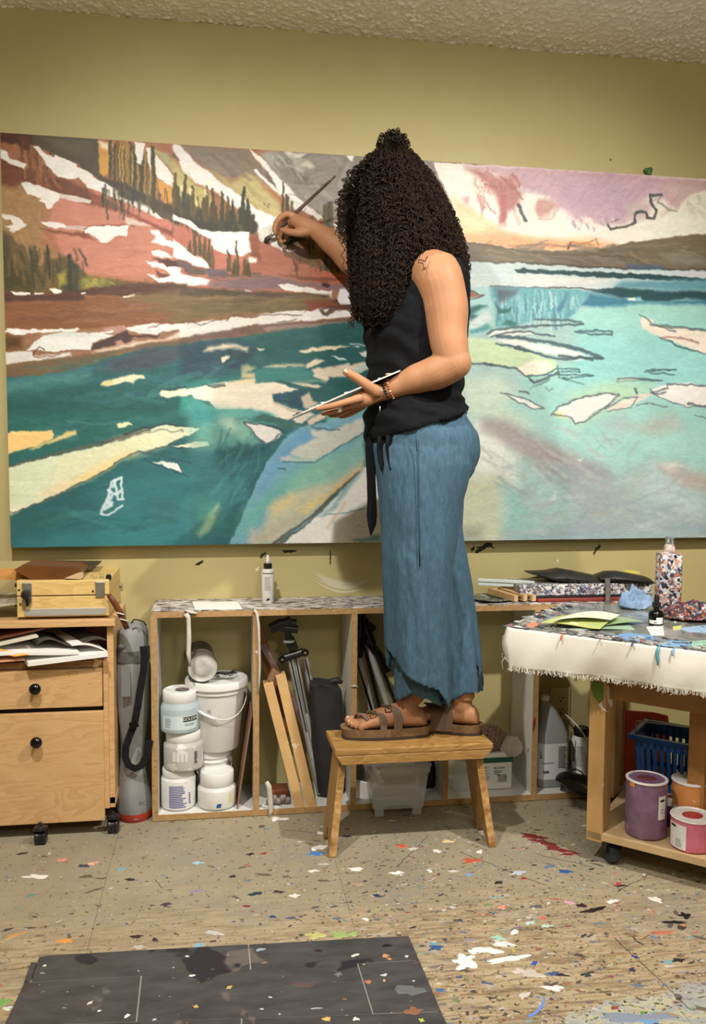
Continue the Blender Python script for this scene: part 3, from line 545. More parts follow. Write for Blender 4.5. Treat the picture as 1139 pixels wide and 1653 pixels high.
    poly('D', (58, 148, 138), [0,670,80,680,180,760,200,850,0,854], 8); poly('D', (76,160,156), [200,740,420,740,420,790,200,800], 8)
    poly('E', (42, 106, 100), [30,60,1139,60,1139,180,700,200,30,330], 16); poly('E', (54, 122, 128), [640,420,1139,330,1139,860,60,860,60,700,400,560], 40, .9, sx=60, sy=14); poly('E', (60,140,148), [300,700,1139,600,1139,800,300,800], 50, .5)
    poly('E', (44, 92, 92), [50,620,300,560,420,500,560,560,500,700,60,760], 40, .6); poly('E', (70, 104, 100), [860,560,960,560,960,640,880,650], 30, .6)
    streaks('P', 20, 560, 590, 870, 170, [(40,96,98), (70,140,142), (34,86,92), (60,120,120), (56,110,126), (78,150,146)], 60, 7, -.12, .3, .22, 2.5)
    # cream floes
    C = (236, 220, 184); LG = (214, 222, 190)
    poly('C', C, [620,650,640,630,720,610,800,590,885,590,895,612,830,628,820,642,780,632,700,650,660,658], 3); poly('C', (226,206,140), [620,655,650,628,700,615,700,640,650,660], 6)
    poly('C', (240,228,196), [975,700,990,682,1070,685,1139,665,1139,720,1060,722,1020,728,985,718], 2.5); line('C', (40,60,60), [980,682,1060,678,1139,658], 8, 2, .7)
    poly('C', (230,226,180), [722,895,750,880,790,885,818,900,760,911,725,911], 2)
    poly('E', (240, 200, 128), [30,190,60,160,290,155,302,180,290,205,190,240,80,275,30,292], 2.5); poly('E', (222, 200, 130), [190,240,300,205,380,165,425,158,428,180,330,215,160,262], 4)
    poly('E', LG, [45,360,300,300,600,225,660,195,800,150,920,125,1010,130,1110,145,1105,155,1000,195,950,225,900,250,820,270,770,270,690,310,560,390,400,465,250,545,180,572,60,625,45,600], 2, sx=50)
    poly('E', (224, 222, 180), [560,250,700,200,900,180,960,190,860,260,700,300,500,380,300,440,340,330], 24, .8); poly('E', (236,206,140), [400,430,560,340,700,280,760,280,690,312,560,392,420,460,300,510], 10, .8); poly('E', (228,226,204), [45,590,140,575,100,610,62,628], 6); poly('E',(232,212,170),[230,500,330,440,420,430,380,470,240,545],12,.8)
    line('E', (96, 98, 86), [45,362,200,320,350,275,600,212,700,188,830,150], 14, 2, .9); line('E', (70,80,74), [560,225,680,205,720,195], 16, 3, .6); line('E', (120,112,100), [640,200,660,215,700,195,860,158,930,150,960,165,1010,150,1020,165], 8, 2, .7)
    line('E', (60,72,70), [690,180,800,140,910,118,1110,140], 9, 1.6); line('E', (64,76,74), [1110,145,1030,180,975,215,940,235], 7, 1.6); line('E', (100,96,84), [45,600,70,618,180,575,300,530,400,468,560,390,690,312,770,272,830,285,870,258,950,240], 8, 1.6, .9)
    poly('E', (236,228,190), [940,222,1010,178,1105,148,1108,154,980,212], 3); poly('E', (238, 230, 200), [960,245,1050,228,1139,220,1139,245,1060,252], 2); line('E', (50,64,64), [955,250,1060,254,1139,248], 6, 1.5, .8)
    poly('F', C, [0,228,90,222,98,246,0,262], 2); line('F', (70,70,62), [0,222,95,216,102,250], 6, 1.5, .8); poly('F', (236,228,200), [0,140,40,148,38,158,0,182], 2); line('F', (60,70,66), [0,136,45,146,40,160,0,186], 6, 1.5, .8)
    line('E', (44,80,92), [800,285,900,300,1000,325,1060,330], 10, 3, .7); poly('E', W, [850,330,920,332,990,340,1015,390,940,365], 1.6); line('E', (50,66,80), [805,310,830,335,940,370,1050,415], 6, 2, .7); line('E', (50,60,70), [990,340,1015,395], 6, 1.4, .8)
    # white scribble
    for p, w in (([675,415,625,440,610,490], 14), ([675,415,680,470,690,535], 13), ([605,490,640,510,680,490], 18), ([640,430,650,480,660,540,690,535], 14), ([612,500,600,540,565,600,560,620], 16), ([620,560,585,590], 20), ([560,620,600,620,680,575], 11), ([625,520,600,560,620,570], 14), ([650,430,630,470], 14)): line('E', (206, 222, 226), p, w, 1.6, .9)
    # central pale field
    poly('D', (240, 228, 208), [0,640,140,615,260,590,440,572,440,600,540,595,680,640,560,690,540,720,640,760,700,775,600,820,500,780,380,750,200,750,170,705,80,690,60,665,0,670], 3, sx=40)
    poly('D', (232, 214, 170), [290,590,440,570,440,600,380,600], 8); poly('D', (120,140,130), [150,610,180,605,260,600,265,615,220,628,165,625], 2.5); line('D', (60,80,80), [145,608,190,628,260,615], 6, 1.5, .8)
    poly('D', (90,170,168), [170,745,420,748,560,790,440,790,200,800], 6, .9)
    for p, cc, s in (([130,420,160,395,280,375,390,395,380,420,340,405,240,405], (220,208,178), 6), ([235,455,265,438,290,445,250,482], (224,220,190), 2), ([355,500,380,485,440,510,360,560], (170,176,150), 6), ([435,398,490,400,450,415], (224,216,190), 2), ([690,420,760,400,880,385,980,385,900,405,780,420,700,430], (232,216,186), 3), ([360,545,440,540,440,572,355,570], (200,190,150), 5), ([480,510,560,495,700,490,720,505,600,515,500,520], (206,200,172), 5), ([720,495,780,465,835,475,760,505,725,508], (234,218,190), 2.5), ([1030,430,1080,412,1092,430,1080,448,1040,440], (224,224,208), 2), ([870,445,940,455,955,468,900,465], (190,220,220), 2), ([760,520,880,505,970,480,975,495,1090,480,1090,520,960,560,900,570,840,600,760,560], (230,214,192), 4), ([635,595,700,595,840,620,830,632,700,615], (232,212,184), 3), ([990,390,1035,395,1020,402], (200,226,226), 2), ([975,368,1060,385,1060,392,980,376], (180,210,214), 2)): poly('D', cc, p, s)
    poly('D', (64, 138, 132), [440,520,700,505,770,540,750,575,600,590,440,600], 5, sx=40, sy=4); poly('D', (110,156,140), [600,590,760,575,840,595,700,600], 5)
    poly('D', (44, 88, 104), [535,670,600,655,700,640,730,660,690,700,710,745,660,740,600,715,540,720], 3); poly('D', (40, 100, 100), [740,655,850,600,850,570,990,590,985,625,900,690,760,720,740,690], 4); poly('D', (228,204,180), [690,680,740,650,760,700,800,720,720,750,700,715], 4, .9)
    line('D', (226,206,184), [540,722,620,745,700,770], 16, 3, .9); poly('D', (190,214,210), [970,540,1090,480,1090,505,990,560], 4)
    poly('D', (70,140,142), [440,785,520,795,680,840,600,854,440,840], 3); poly('D', (222,214,200), [640,800,740,770,780,780,700,830,660,830], 4); poly('D', (224,204,184), [730,820,800,775,860,775,800,820,740,845], 4); poly('D', (120,178,176), [840,800,960,740,1090,710,1090,854,860,854], 8)
    # lower centre
    poly('F', (122, 182, 168), [0,0,360,80,370,240,300,250,130,280,0,260], 30, .75); poly('F', (66,150,146), [0,0,150,60,120,110,0,130], 14); poly('F', (198,216,196), [160,110,230,90,260,150,220,165], 12, .9); poly('F', (150,200,180), [180,110,300,120,380,220,320,240], 20, .7)
    poly('F', (52, 112, 118), [120,285,300,260,420,245,520,200,600,150,620,140,430,330,330,540,210,810,0,810,0,500], 10, .95, sx=40); poly('F', (36, 92, 98), [140,280,420,240,440,255,330,330,160,310], 10, .9); poly('F', (78,144,134), [0,560,150,540,160,700,0,740], 30, .7); poly('F', (168,194,150), [30,750,150,570,165,600,100,740,50,770], 8, .7)
    streaks('F', 100, 400, 280, 700, 50, [(46,100,108), (80,150,146), (60,124,128), (40,92,100)], 160, 16, -1.0, .4, .25)
    poly('F', (62,112,104), [370,80,410,75,620,120,590,165,540,150,420,112,370,110], 2.5); poly('F', W, [300,115,380,118,520,180,500,200,420,240,380,205,330,150], 2); line('F', (70,90,100), [300,115,335,150,385,215,430,240,520,170], 9, 2, .8); line('F', (60,74,84), [300,115,400,125,530,172], 8, 2, .8)
    poly('F', (124, 176, 196), [620,140,690,130,985,60,985,380,840,480,660,700,460,810,215,810,300,620,420,360,520,220], 3, sx=50)
    poly('F', (110, 164, 204), [600,150,690,150,700,220,520,340,430,500,360,560,400,440,480,300], 16, .8); poly('F', (112, 190, 174), [300,620,480,480,640,360,880,300,880,380,700,500,480,560,330,740,260,760], 26, .8); poly('F', (146,196,176), [560,440,720,340,860,300,985,200,985,380,840,470,700,520,560,520], 20, .8)
    poly('F', (206,202,170), [420,660,470,560,560,515,660,490,760,470,840,440,985,330,985,380,700,620,480,810,340,810,400,720], 14, .9); poly('F', (226,206,150), [440,600,560,530,600,560,480,640], 14, .8); poly('F', (232,206,130), [600,610,740,540,780,560,640,650], 14, .8); poly('F', (186,178,160), [520,680,640,620,640,660,500,740,400,800,380,780], 16, .8); poly('F', (232,190,130), [840,470,940,385,985,370,860,490,740,570], 8, .8); poly('F', (226,196,180), [340,720,380,730,360,800,320,800], 14, .7)
    poly('F', (206,208,196), [600,250,760,180,985,80,985,170,850,250,760,300,700,335,640,325,560,290], 5); poly('F', (176,204,200), [510,320,560,300,640,325,730,310,800,270,700,335,540,340], 3); poly('F', (214,214,206), [680,150,800,160,760,195,700,195], 6); line('F', (84,120,124), [520,338,700,344,800,280,985,172], 8, 1.8, .9); poly('F', (120,160,168), [610,135,700,140,850,155,800,160,640,148], 3); line('F', (60,90,110), [690,140,780,150,850,152], 6, 1.5, .8); line('F', (80,120,140), [500,378,540,382], 10, 2)
    line('F', (224,190,180), [510,330,560,305], 8, 2, .8)
    poly('F', (236, 234, 228), [520,810,640,720,760,610,870,500,985,375,1100,330,1100,830], 3, var=4); line('F', (88,72,66), [465,810,590,720,700,640,840,510,960,400], 13, 3, .85); line('F', (120,110,110), [500,810,640,710,760,600], 10, 3, .8); poly('F', (120,170,178), [720,650,780,610,830,560,860,500,985,380,985,400,880,520,830,600,760,650], 6, .7); line('F', (110,150,160), [770,640,860,630,985,612], 8, 2, .8); line('F', (224,188,160), [780,720,830,640,880,575], 14, 4, .7); line('F', (170,180,190), [960,705,985,718], 5); poly('F', (120,168,178), [920,790,1080,750,1080,790,940,800], 5, .8)
    # ---- sky and far shore, right
    poly('G', (236, 228, 216), [92,50,1300,120,1300,400,215,420,215,370,165,220], 2, var=4); poly('G', (140,124,112), [0,50,95,60,160,200,160,215,100,180,0,100], 3); poly('G', (160,134,126), [100,140,160,210,120,200], 5)
    poly('G', (206, 172, 180), [210,62,500,75,820,95,1139,125,1300,140,1300,175,1080,180,1030,235,985,200,940,160,860,220,830,285,760,290,640,270,600,230,560,210,500,170,450,160,400,120], 8, sx=26, sy=18)
    poly('G', (190, 160, 180), [560,120,760,110,940,150,900,200,820,270,640,260,580,200], 30, .7); poly('G', (196,150,160), [400,80,560,85,1000,110,1139,125,1139,140,800,115], 8, .6); poly('G', (214,186,176), [980,130,1139,130,1139,170,1020,215], 12, .8)
    streaks('G', 380, 1000, 90, 270, 80, [(214,180,190), (190,160,180), (204,170,176), (182,152,172)], 90, 10, -.75, .35, .2)
    poly('G', (186, 130, 124), [215,70,260,75,330,110,400,110,430,170,420,215,380,240,350,300,350,210,300,140,250,100], 10); streaks('G', 250, 420, 80, 250, 44, [(176,112,108), (206,150,140), (190,130,124)], 46, 8, 1.1, .6, .5); poly('G', (180,110,110), [350,170,375,180,370,280,350,285], 6)
    poly('G', (200,152,144), [470,190,540,200,570,215,540,250,500,265,470,235], 7, .9); poly('G', (236,228,216), [440,200,470,175,510,180,480,215,480,260,450,270], 5); line('G', (200,160,150), [500,270,550,268,575,225], 7, 3, .7); poly('G', (206,160,160), [205,185,235,190,225,220], 6)
    streaks('G', 620, 780, 255, 300, 26, [(236,228,216), (180,160,170), (222,208,206)], 20, 8, 1.2, .7, .3)
    line('G', (76,76,84), [420,215,432,250,450,282], 13, 2, .9); line('G', (120,110,106), [190,215,250,265,350,338], 9, 2.5, .7); line('G', (90,80,78), [230,245,275,288], 8, 2)
    poly('G', (200,180,176), [820,220,880,200,930,220,910,270,860,280,840,270], 10, .8)
    line('G', (72,76,76), [775,305,830,300,862,280,866,250,885,238,908,242,912,265,940,268,948,235,925,200,925,175,968,175], 10, 2.2, .9); line('G', (120,116,110), [968,180,955,200,990,235,1030,243], 7, 2.5, .7); line('G', (90,86,90), [760,292,775,312], 8, 2); line('G', (110,100,104), [778,278,805,270], 4)
    poly('G', (236,232,220), [1040,215,1080,170,1139,160,1300,170,1300,330,1100,330,870,345,880,280,940,275,1030,245], 4); streaks('G', 1050, 1139, 170, 240, 14, [(206,196,180), (226,216,204)], 40, 12, 1., .5, .4)
    poly('G', (238, 196, 150), [165,180,300,280,400,330,600,350,700,340,800,370,700,395,450,395,210,360,180,280], 14); poly('G', (228,164,118), [210,330,360,320,500,350,760,368,700,390,430,392,210,362], 10, .8); poly('G', (240,214,176), [180,220,300,290,280,320,200,300], 16, .8); line('G', (176,100,60), [612,378,625,362,660,368,700,355,722,345,728,372], 6, 1.5, .7); line('G', (120,60,40), [612,384,620,364], 8); line('G', (180,110,80), [430,372,500,378,600,376], 4, 1.5, .6)
    poly('H', (118, 104, 84), [50,30,140,35,300,68,480,70,620,65,740,48,800,30,880,25,980,8,1139,-10,1500,-30,1500,170,1139,158,800,150,500,140,300,120,50,112], 3, sx=40, sy=10)
    streaks('H', 60, 1120, 40, 120, 90, [(134,122,100), (96,84,66), (150,136,112), (110,110,96), (124,116,108)], 100, 11, .08, .45, .2)
    line('H', (76,66,50), [60,36,180,45,300,70,480,92,640,88,800,100], 5, 2, .6); poly('H', (140,144,134), [940,90,1060,80,1139,110,1139,135,1000,125], 12, .6)
    line('H', (72,66,60), [50,118,300,122,500,138,800,150,1139,158,1500,165], 9, 2, .9)
    # ---- water, right
    poly('H', (190, 204, 204), [50,118,300,125,600,150,1000,160,1500,170,1500,240,750,240,170,228,50,240], 3, sx=60, sy=4); poly('H', (212,210,204), [300,170,560,190,700,200,620,235,350,230,280,200], 12, .9); poly('H', (196,196,206), [1000,160,1500,165,1500,196,1040,190], 5); poly('H', (70,90,120), [780,125,960,140,960,158,780,150], 6, .8)
    poly('H', (36, 70, 74), [278,155,320,149,500,160,760,168,940,180,1139,195,1500,200,1500,218,1139,212,900,200,600,185,400,172,290,166], 2); poly('H', (96,150,164), [760,205,1139,200,1500,215,1500,256,1000,250,720,238], 8)
    line('H', (96,82,84), [170,228,400,236,640,242,760,240], 6, 1.5, .9); poly('H', (36, 76, 84), [620,245,760,238,900,250,1139,255,1500,250,1500,310,1139,300,1060,285,900,300,800,300,760,285], 5); poly('H', (54, 120, 146), [570,320,620,255,760,285,840,300,1139,290,1500,300,1500,325,1000,315,700,330], 8, .9); poly('H', (130,196,206), [770,285,850,278,860,298,790,300], 4); poly('H', W, [788,282,824,281,826,296,790,297], 1.5)
    poly('H', (158, 208, 198), [540,340,600,325,900,310,1139,320,1500,330,1500,860,430,860,300,640,560,560,660,540,560,480], 8, sx=60, sy=20); poly('H', (148,208,206), [560,420,1500,400,1500,860,440,860], 50, .8)
    poly('H', (110, 170, 178), [160,230,300,232,620,250,560,345,520,375,380,380,290,408,200,420,180,330], 3, sx=6, sy=40, var=18); streaks('H', 190, 560, 245, 360, 90, [(160,206,208), (90,150,166), (130,180,186), (190,216,216), (76,134,150)], 60, 8, 1.55, .6, .08); poly('H', (80,90,100), [195,235,300,238,290,262,240,290,210,300], 10, .8); poly('H', (48,110,104), [190,300,215,330,270,325,260,345,200,352], 5); poly('H', (70,120,150), [465,330,515,255,500,330,470,350], 5, .8); poly('H', (60,130,124), [225,405,245,380,290,400,270,415], 4)
    poly('H', (160,200,200), [50,240,165,232,190,330,185,400,160,440,70,460], 8); poly('H', (150,96,80), [50,240,100,255,140,270,60,280], 4); line('H', (80,70,66), [55,240,140,270,60,292], 6, 1.5, .8); poly('H', (40,100,100), [60,330,120,310,155,315,90,350,120,360,70,400], 5, .9); poly('H', (206,216,212), [70,380,160,340,180,380,110,420,70,420], 6, .8); poly('H', (64,140,140), [70,430,160,400,180,420,90,445], 5, .8)
    poly('H', (196, 216, 176), [70,460,160,465,250,500,400,540,460,570,470,610,340,640,290,600,200,590,70,570], 5); poly('H', W, [180,470,300,470,420,495,540,520,620,555,560,565,470,540,330,510,230,485], 3); poly('H', (226,224,204), [290,600,370,560,430,570,450,600,380,630,320,630], 4); poly('H',W,[165,430,250,425,380,440,240,460,160,455],3)
    for p, w in (([155,440,190,428,290,415,400,405,590,398],10), ([370,380,500,378,580,390],8), ([170,455,240,440,350,432,400,445,460,452],9), ([200,455,330,465,440,480,560,515,670,550],15), ([195,490,270,500,350,525,470,555,680,552],10), ([280,508,380,535],8), ([480,540,560,550,630,560],12), ([75,570,130,580,200,592,290,600,330,635,420,625,470,600],9), ([140,580,250,595],8), ([550,435,620,445,720,450,720,435,620,430,552,432],9), ([885,402,960,405,1139,422],7), ([930,455,1040,465,1105,475,1095,482],10), ([930,458,1020,500,1139,530],8), ([740,655,830,648,940,648],8), ([740,648,830,638,940,648],6), ([870,605,1000,605],6), ([865,612,990,625],6), ([875,600,1000,603],4), ([480,600,570,598,575,610,490,612],6), ([430,630,560,625,640,628,560,638,500,640],6), ([500,640,560,660,595,668],6), ([340,640,370,665,440,640],8), ([470,590,480,640,520,650],6), ([345,690,440,650],8)): line('H', (66,88,96), p, w, 1.8, .8)
    poly('H', (236,222,206), [845,375,905,380,900,400,1139,425,1500,440,1500,540,1139,530,940,460,900,440,850,420], 3); line('H', (90,110,112), [838,358,905,400,1000,430], 7, 1.8, .8); line('H', (90,112,116), [885,400,960,410,1139,425], 8, 2, .8); line('H',(160,120,110),[940,455,1040,462,1100,478],9,2,.8)
    poly('H', (190,180,176), [745,640,830,636,830,648,745,655], 3)
    # ---- lower right
    poly('I', (196, 214, 196), [30,20,200,20,330,110,450,200,440,260,300,260,120,210,60,200], 26); poly('I', (160, 206, 200), [330,60,740,60,1500,100,1500,500,900,400,740,480,560,380,420,280,250,160], 30, .9, sx=60, sy=30); poly('I', (190,216,176), [550,100,740,40,900,60,800,140,640,210,560,240,500,210], 26, .7)
    poly('I', (204, 216, 204), [30,210,140,240,300,360,300,760,30,770], 16); poly('I', (220,224,216), [105,210,180,240,240,300,250,440,260,470,150,465,100,430], 10); poly('I', (196,200,168), [40,480,220,470,240,760,30,765], 26, .8)
    poly('I', (162, 152, 150), [130,210,230,215,330,270,460,330,590,390,690,440,720,500,560,520,380,430,250,330,130,260], 18, .85); poly('I', (154, 166, 176), [480,430,700,450,740,560,720,700,560,700,500,560], 40, .9); poly('I', (136,196,192), [230,500,330,560,330,760,230,720], 30, .8); poly('I', (166,200,196), [330,420,480,440,520,600,460,740,330,750], 40, .8)
    poly('I', (160, 178, 184), [720,600,900,560,1139,620,1500,640,1500,780,720,750], 40, .9); poly('I', (168,176,170), [560,520,740,500,860,420,900,420,860,520,760,700,600,700], 40, .6); poly('I', (184,204,202), [830,520,900,420,1000,500,1139,560,1139,660,1010,640], 24, .8); poly('I', (150,164,184), [240,740,520,700,700,690,720,750,400,750], 30, .6)
    poly('I', (188, 166, 156), [930,430,990,410,1060,450,1139,470,1500,500,1500,560,1139,540,1060,520,980,480], 16, .85); poly('I', (216,212,206), [935,420,1000,405,1050,430,980,450], 10, .8); poly('I', (176,184,180), [680,240,760,190,800,250,740,280], 26, .7); poly('I', (176,180,170), [800,250,960,190,990,180,1040,255,900,290], 20, .8); poly('I', (130,130,124), [40,700,130,700,130,760,40,765], 22, .5)
    streaks('I', 120, 1120, 420, 740, 130, [(176,190,196), (150,164,176), (196,206,204), (160,172,170), (176,170,172)], 110, 14, -.15, .3, .5, 3)
    streaks('I', 120, 700, 240, 480, 50, [(180,172,168), (150,142,142), (200,204,198)], 110, 14, .6, .3, .2, 3)
    for p in ([590,395,580,405,560,395,590,388], [440,580,470,535,460,575]): poly('I', (204,212,208), p, 3)
    for cc, p in ((W, [455,195,480,165,560,130,680,98,745,100,720,140,640,180,590,225,550,238,530,205,490,205]), (W, [260,108,300,110,310,125,400,158,360,168,300,135]), ((226,214,204), [705,165,760,130,830,115,860,120,800,150,760,170,700,178]), (W, [890,80,960,55,1060,50,1139,62,1500,70,1500,160,1139,155,1050,155,930,110]), ((214,206,196), [800,110,840,98,920,95,860,120])): poly('I', cc, p, 2)
    poly('I', (224, 220, 160), [450,188,490,180,500,205,530,210,470,205], 4); poly('I', (170,190,176), [590,222,640,178,720,140,750,104,700,160,640,195], 3)
    for p, w in (([445,195,480,160,570,122,690,95,745,100,700,150,600,222,550,240,530,205,450,192],7), ([220,100,260,104,340,128,410,165],6), ([255,112,300,140,360,168,400,165],6), ([690,165,760,120,830,112,800,160,700,178],5), ([830,150,880,140,960,160],5), ([300,88,340,96],9), ([890,95,970,72,960,55,1139,62],7), ([900,95,1000,140,1060,155,1139,150],5), ([1060,140,1139,158],10), ([1090,190,1139,210],5), ([820,75,825,95],12), ([740,30,830,25,940,36],6), ([420,75,435,88,455,78],5), ([345,35,370,50,480,5],9), ([890,80,900,100,960,90],7)): line('I', (88,98,108), p, w, 1.8, .8)
    line('I', (240,236,232), [40,768,560,758,1139,744], 4, 1.5, .6)
    # brush texture over everything and edge wear
    n = fbm(PX0/5, PY0/2.2, 40, 3)-.5; n2 = fbm(PX0/70, PY0/60, 44, 3)-.5
    img = img*(1+n[..., None]*.10+n2[..., None]*.08)
    # deepen a little: paint is contrasty
    g_ = img.mean(-1, keepdims=True); img = g_+(img-g_)*.93; img = 255*(np.clip(img, 3, 255)/255)**1.06*.96
    img = np.clip(img, 3, 250)/255.; L_ = np.where(img <= .04045, img/12.92, ((img+.055)/1.055)**2.4)
    bb = thing('lake_painting', 'very wide unframed painting of a glacial lake with ice floes', 'painting', ((c[0].x+c[1].x)/2, PYF, c[3].z))
    m = MB(); m.v = list(zip(X.ravel().tolist(), [PYF]*(nx*ny), Z.ravel().tolist()))
    idx = np.arange(nx*ny).reshape(ny, nx); fq = np.stack([idx[:-1, :-1], idx[1:, :-1], idx[1:, 1:], idx[:-1, 1:]], -1).reshape(-1, 4)
    me = bpy.data.meshes.new('painted_canvas'); og = worldloc(bb); V = np.stack([X-og.x, np.zeros_like(X), Z-og.z], -1).reshape(-1, 3).astype(np.float32)
    me.vertices.add(nx*ny); me.vertices.foreach_set('co', V.ravel()); me.loops.add(len(fq)*4); me.loops.foreach_set('vertex_index', fq.ravel().astype(np.int32)); me.polygons.add(len(fq)); me.polygons.foreach_set('loop_start', (np.arange(len(fq))*4).astype(np.int32)); me.polygons.foreach_set('loop_total', np.full(len(fq), 4, np.int32)); me.update(calc_edges=True)
    o = bpy.data.objects.new('painted_canvas', me); COL.objects.link(o); o.parent = bb; me.materials.append(vcol('acrylic_on_canvas', .5, .22, 60, (1, 1, 2.5), .35)); setcol(me, L_.reshape(-1, 3).astype(np.float32))
    lft = mat('canvas_side_left', (120, 96, 70), (60, 110, 110), 5, rough=.6)
    s = MB(); P4 = [Vector((p.x, PYF, p.z)) for p in c]; th = WY-.002-PYF
    for i in range(4):
        a, b_ = P4[i], P4[(i+1) % 4]; s.add([a, b_, b_+Vector((0, th, 0)), a+Vector((0, th, 0))], [(0, 1, 2, 3)])
    s.add([p+Vector((0, th, 0)) for p in P4], [(0, 1, 2, 3)])
    s.build('canvas_side', lft, bb)
    return bb
painting = make_painting()
# green clay blob pressed on the wall just above the canvas edge
g = pY(1046, 277, WY-.01); mbb = MB()
for dx, dz, r in ((0, 0, .011), (-.008, .004, .008), (.006, .006, .009), (.002, -.006, .01)): mbb.ball((g.x+dx, g.y, g.z+dz), (r, r*.9, r), 12)
tag(mbb.build('putty_blob', mat('green_putty', (46, 84, 40), (96, 128, 80), 30, rough=.5), smooth=True), 'small dark green putty blob above the top edge of the painting', 'putty')
# ---------------------------------------------------------------- low storage shelf along the wall
edge = mat('particle_board_edge', (164, 128, 84), (182, 148, 102), 60, rough=.75, bump=.3, bscale=200, spots=[((130, 90, 50), 120, .66, 3), ((225, 220, 210), 14, .74, 7)])
whiteb = mat('white_melamine', (208, 208, 204), (222, 222, 216), 4, rough=.45, spots=[((120, 116, 110), 30, .72, 2), ((70, 66, 60), 60, .74, 8)])
topm = mess('painted_shelf_top', (196, 190, 184), [(70, 68, 72), (150, 146, 148), (226, 222, 216), (110, 104, 112), (205, 196, 190), (40, 38, 42), (180, 160, 150)], 26, .62, .5, (1, 3.2, 1), .4)
SZ = .64; SB = .02
sh = thing('storage_shelf', 'long low open-backed white shelf unit with raw wood edges under the painting', 'shelf', (.52, SHF+.15, 0))
SX0 = pY(245, 1150, SHF).x; SX1 = pY(1009, 1100, SHF).x
def board(name, x0, x1, z0, z1, mid=whiteb, y0=None):
    y0 = SHF if y0 is None else y0
    b = MB().box(x0, x1, y0+.002, WY-.003, z0, z1).build(name, mid, sh)
    MB().box(x0, x1, y0-.0005, y0+.002, z0, z1).build('edge_band', edge, b)
    return b
T = .018
tb = board('top_board', SX0, SX1, SZ-T, SZ)
MB().box(SX0, SX1, SHF, WY-.003, SZ, SZ+.0015).build('painted_surface', topm, tb)
board('bottom_board', SX0, SX1, .002, SB)
DX = []
for pa, pb in ((244.5, 256), (408.5, 419.5), (566, 576.5), (715.5, 726.5), (859, 869.5), (1000, 1009)):
    x0 = pY(pa, 1180, SHF).x; DX.append((x0, x0+T)); board('divider', x0, x0+T, SB, SZ-T)
# dried drips running down the front of the shelf
dripm = mat('dried_white_paint', (214, 208, 196), (190, 182, 170), 30, rough=.5, bump=.4, bscale=60)
def drip(pts, w, name='paint_drip', Y=SHF-.004, m=dripm, parent=sh):
    P = [pY(x, y, Y) for x, y in pts]; MB().tube(P, w, 8, flat=(.45, 1)).build(name, m, parent, smooth=True)
drip([(410,984),(414,990),(417,1010),(418,1040),(419,1075),(418,1100),(417,1120)], [.009,.0115,.011,.010,.009,.007,.003])
drip([(300,990),(304,998),(305,1030),(304,1055),(307,1076)], [.010,.0065,.007,.007,.003], Y=SHF-.006)
drip([(298,985),(308,988),(318,990)], [.006,.011,.006])
drip([(430,1262),(434,1270),(436,1290),(437,1310),(434,1318)], [.006,.008,.008,.007,.004], Y=SHF-.008)
drip([(566,1108),(572,1107),(578,1109)], [.002,.005,.002])
drip([(862,1158),(862,1165),(860,1180)], [.003,.0035,.001], m=mat('red_drip', (150, 30, 24), rough=.4))
# ---------------------------------------------------------------- cabinet
beech = mat('beech_laminate', (206, 152, 88), (222, 172, 108), 5, (1.2, 6, 7), .4, ramp=(.3, .7)); 
def woodgrain(name, c1, c2, c3, sc_=(2.2, 8, 11), rough=.42, bump=.1, dist=.9, scale=1.3):
    if name in _M: return _M[name]
    m = bpy.data.materials.new(name); m.use_nodes = True; N = m.node_tree.nodes; L = m.node_tree.links; b = N['Principled BSDF']; b.inputs['Roughness'].default_value = rough
    tc = N.new('ShaderNodeTexCoord'); mp = N.new('ShaderNodeMapping'); mp.inputs['Scale'].default_value = sc_; L.new(tc.outputs['Object'], mp.inputs[0])
    n = N.new('ShaderNodeTexNoise'); n.inputs['Scale'].default_value = scale; n.inputs['Detail'].default_value = 2; n.inputs['Distortion'].default_value = dist; L.new(mp.outputs[0], n.inputs[0])
    mu = N.new('ShaderNodeMath'); mu.operation = 'MULTIPLY'; mu.inputs[1].default_value = 9; L.new(n.outputs[0], mu.inputs[0]); fr = N.new('ShaderNodeMath'); fr.operation = 'FRACT'; L.new(mu.outputs[0], fr.inputs[0])
    f2 = N.new('ShaderNodeTexNoise'); f2.inputs['Scale'].default_value = 9; f2.inputs['Detail'].default_value = 6; mp2 = N.new('ShaderNodeMapping'); mp2.inputs['Scale'].default_value = (sc_[0]*2, sc_[1]*5, sc_[2]*5); L.new(tc.outputs['Object'], mp2.inputs[0]); L.new(mp2.outputs[0], f2.inputs[0])
    ad = N.new('ShaderNodeMath'); ad.operation = 'MULTIPLY_ADD'; ad.inputs[1].default_value = .8; L.new(f2.outputs[0], ad.inputs[0]); sb = N.new('ShaderNodeMath'); sb.operation = 'MULTIPLY_ADD'; sb.inputs[1].default_value = .30; sb.inputs[2].default_value = -.07; L.new(fr.outputs[0], sb.inputs[0]); L.new(sb.outputs[0], ad.inputs[2])
    r = N.new('ShaderNodeValToRGB'); e = r.color_ramp.elements; e.new(.5); e[0].position = .15; e[0].color = lin(c2); e[1].position = .45; e[1].color = lin(c1); e[2].position = .8; e[2].color = lin(c3); L.new(ad.outputs[0], r.inputs[0]); L.new(r.outputs[0], b.inputs['Base Color'])
    if bump:
        bp = N.new('ShaderNodeBump'); bp.inputs['Strength'].default_value = bump; bp.inputs['Distance'].default_value = .001; L.new(f2.outputs[0], bp.inputs['Height']); L.new(bp.outputs[0], b.inputs['Normal'])
    _M[name] = m; return m
beechg = woodgrain('beech_grain', (206, 166, 116), (214, 177, 129), (188, 144, 94))
blackp = mat('black_plastic', (26, 26, 27), (34, 34, 36), 20, rough=.35)
blackm = mat('black_gloss', (10, 10, 11), rough=.18)
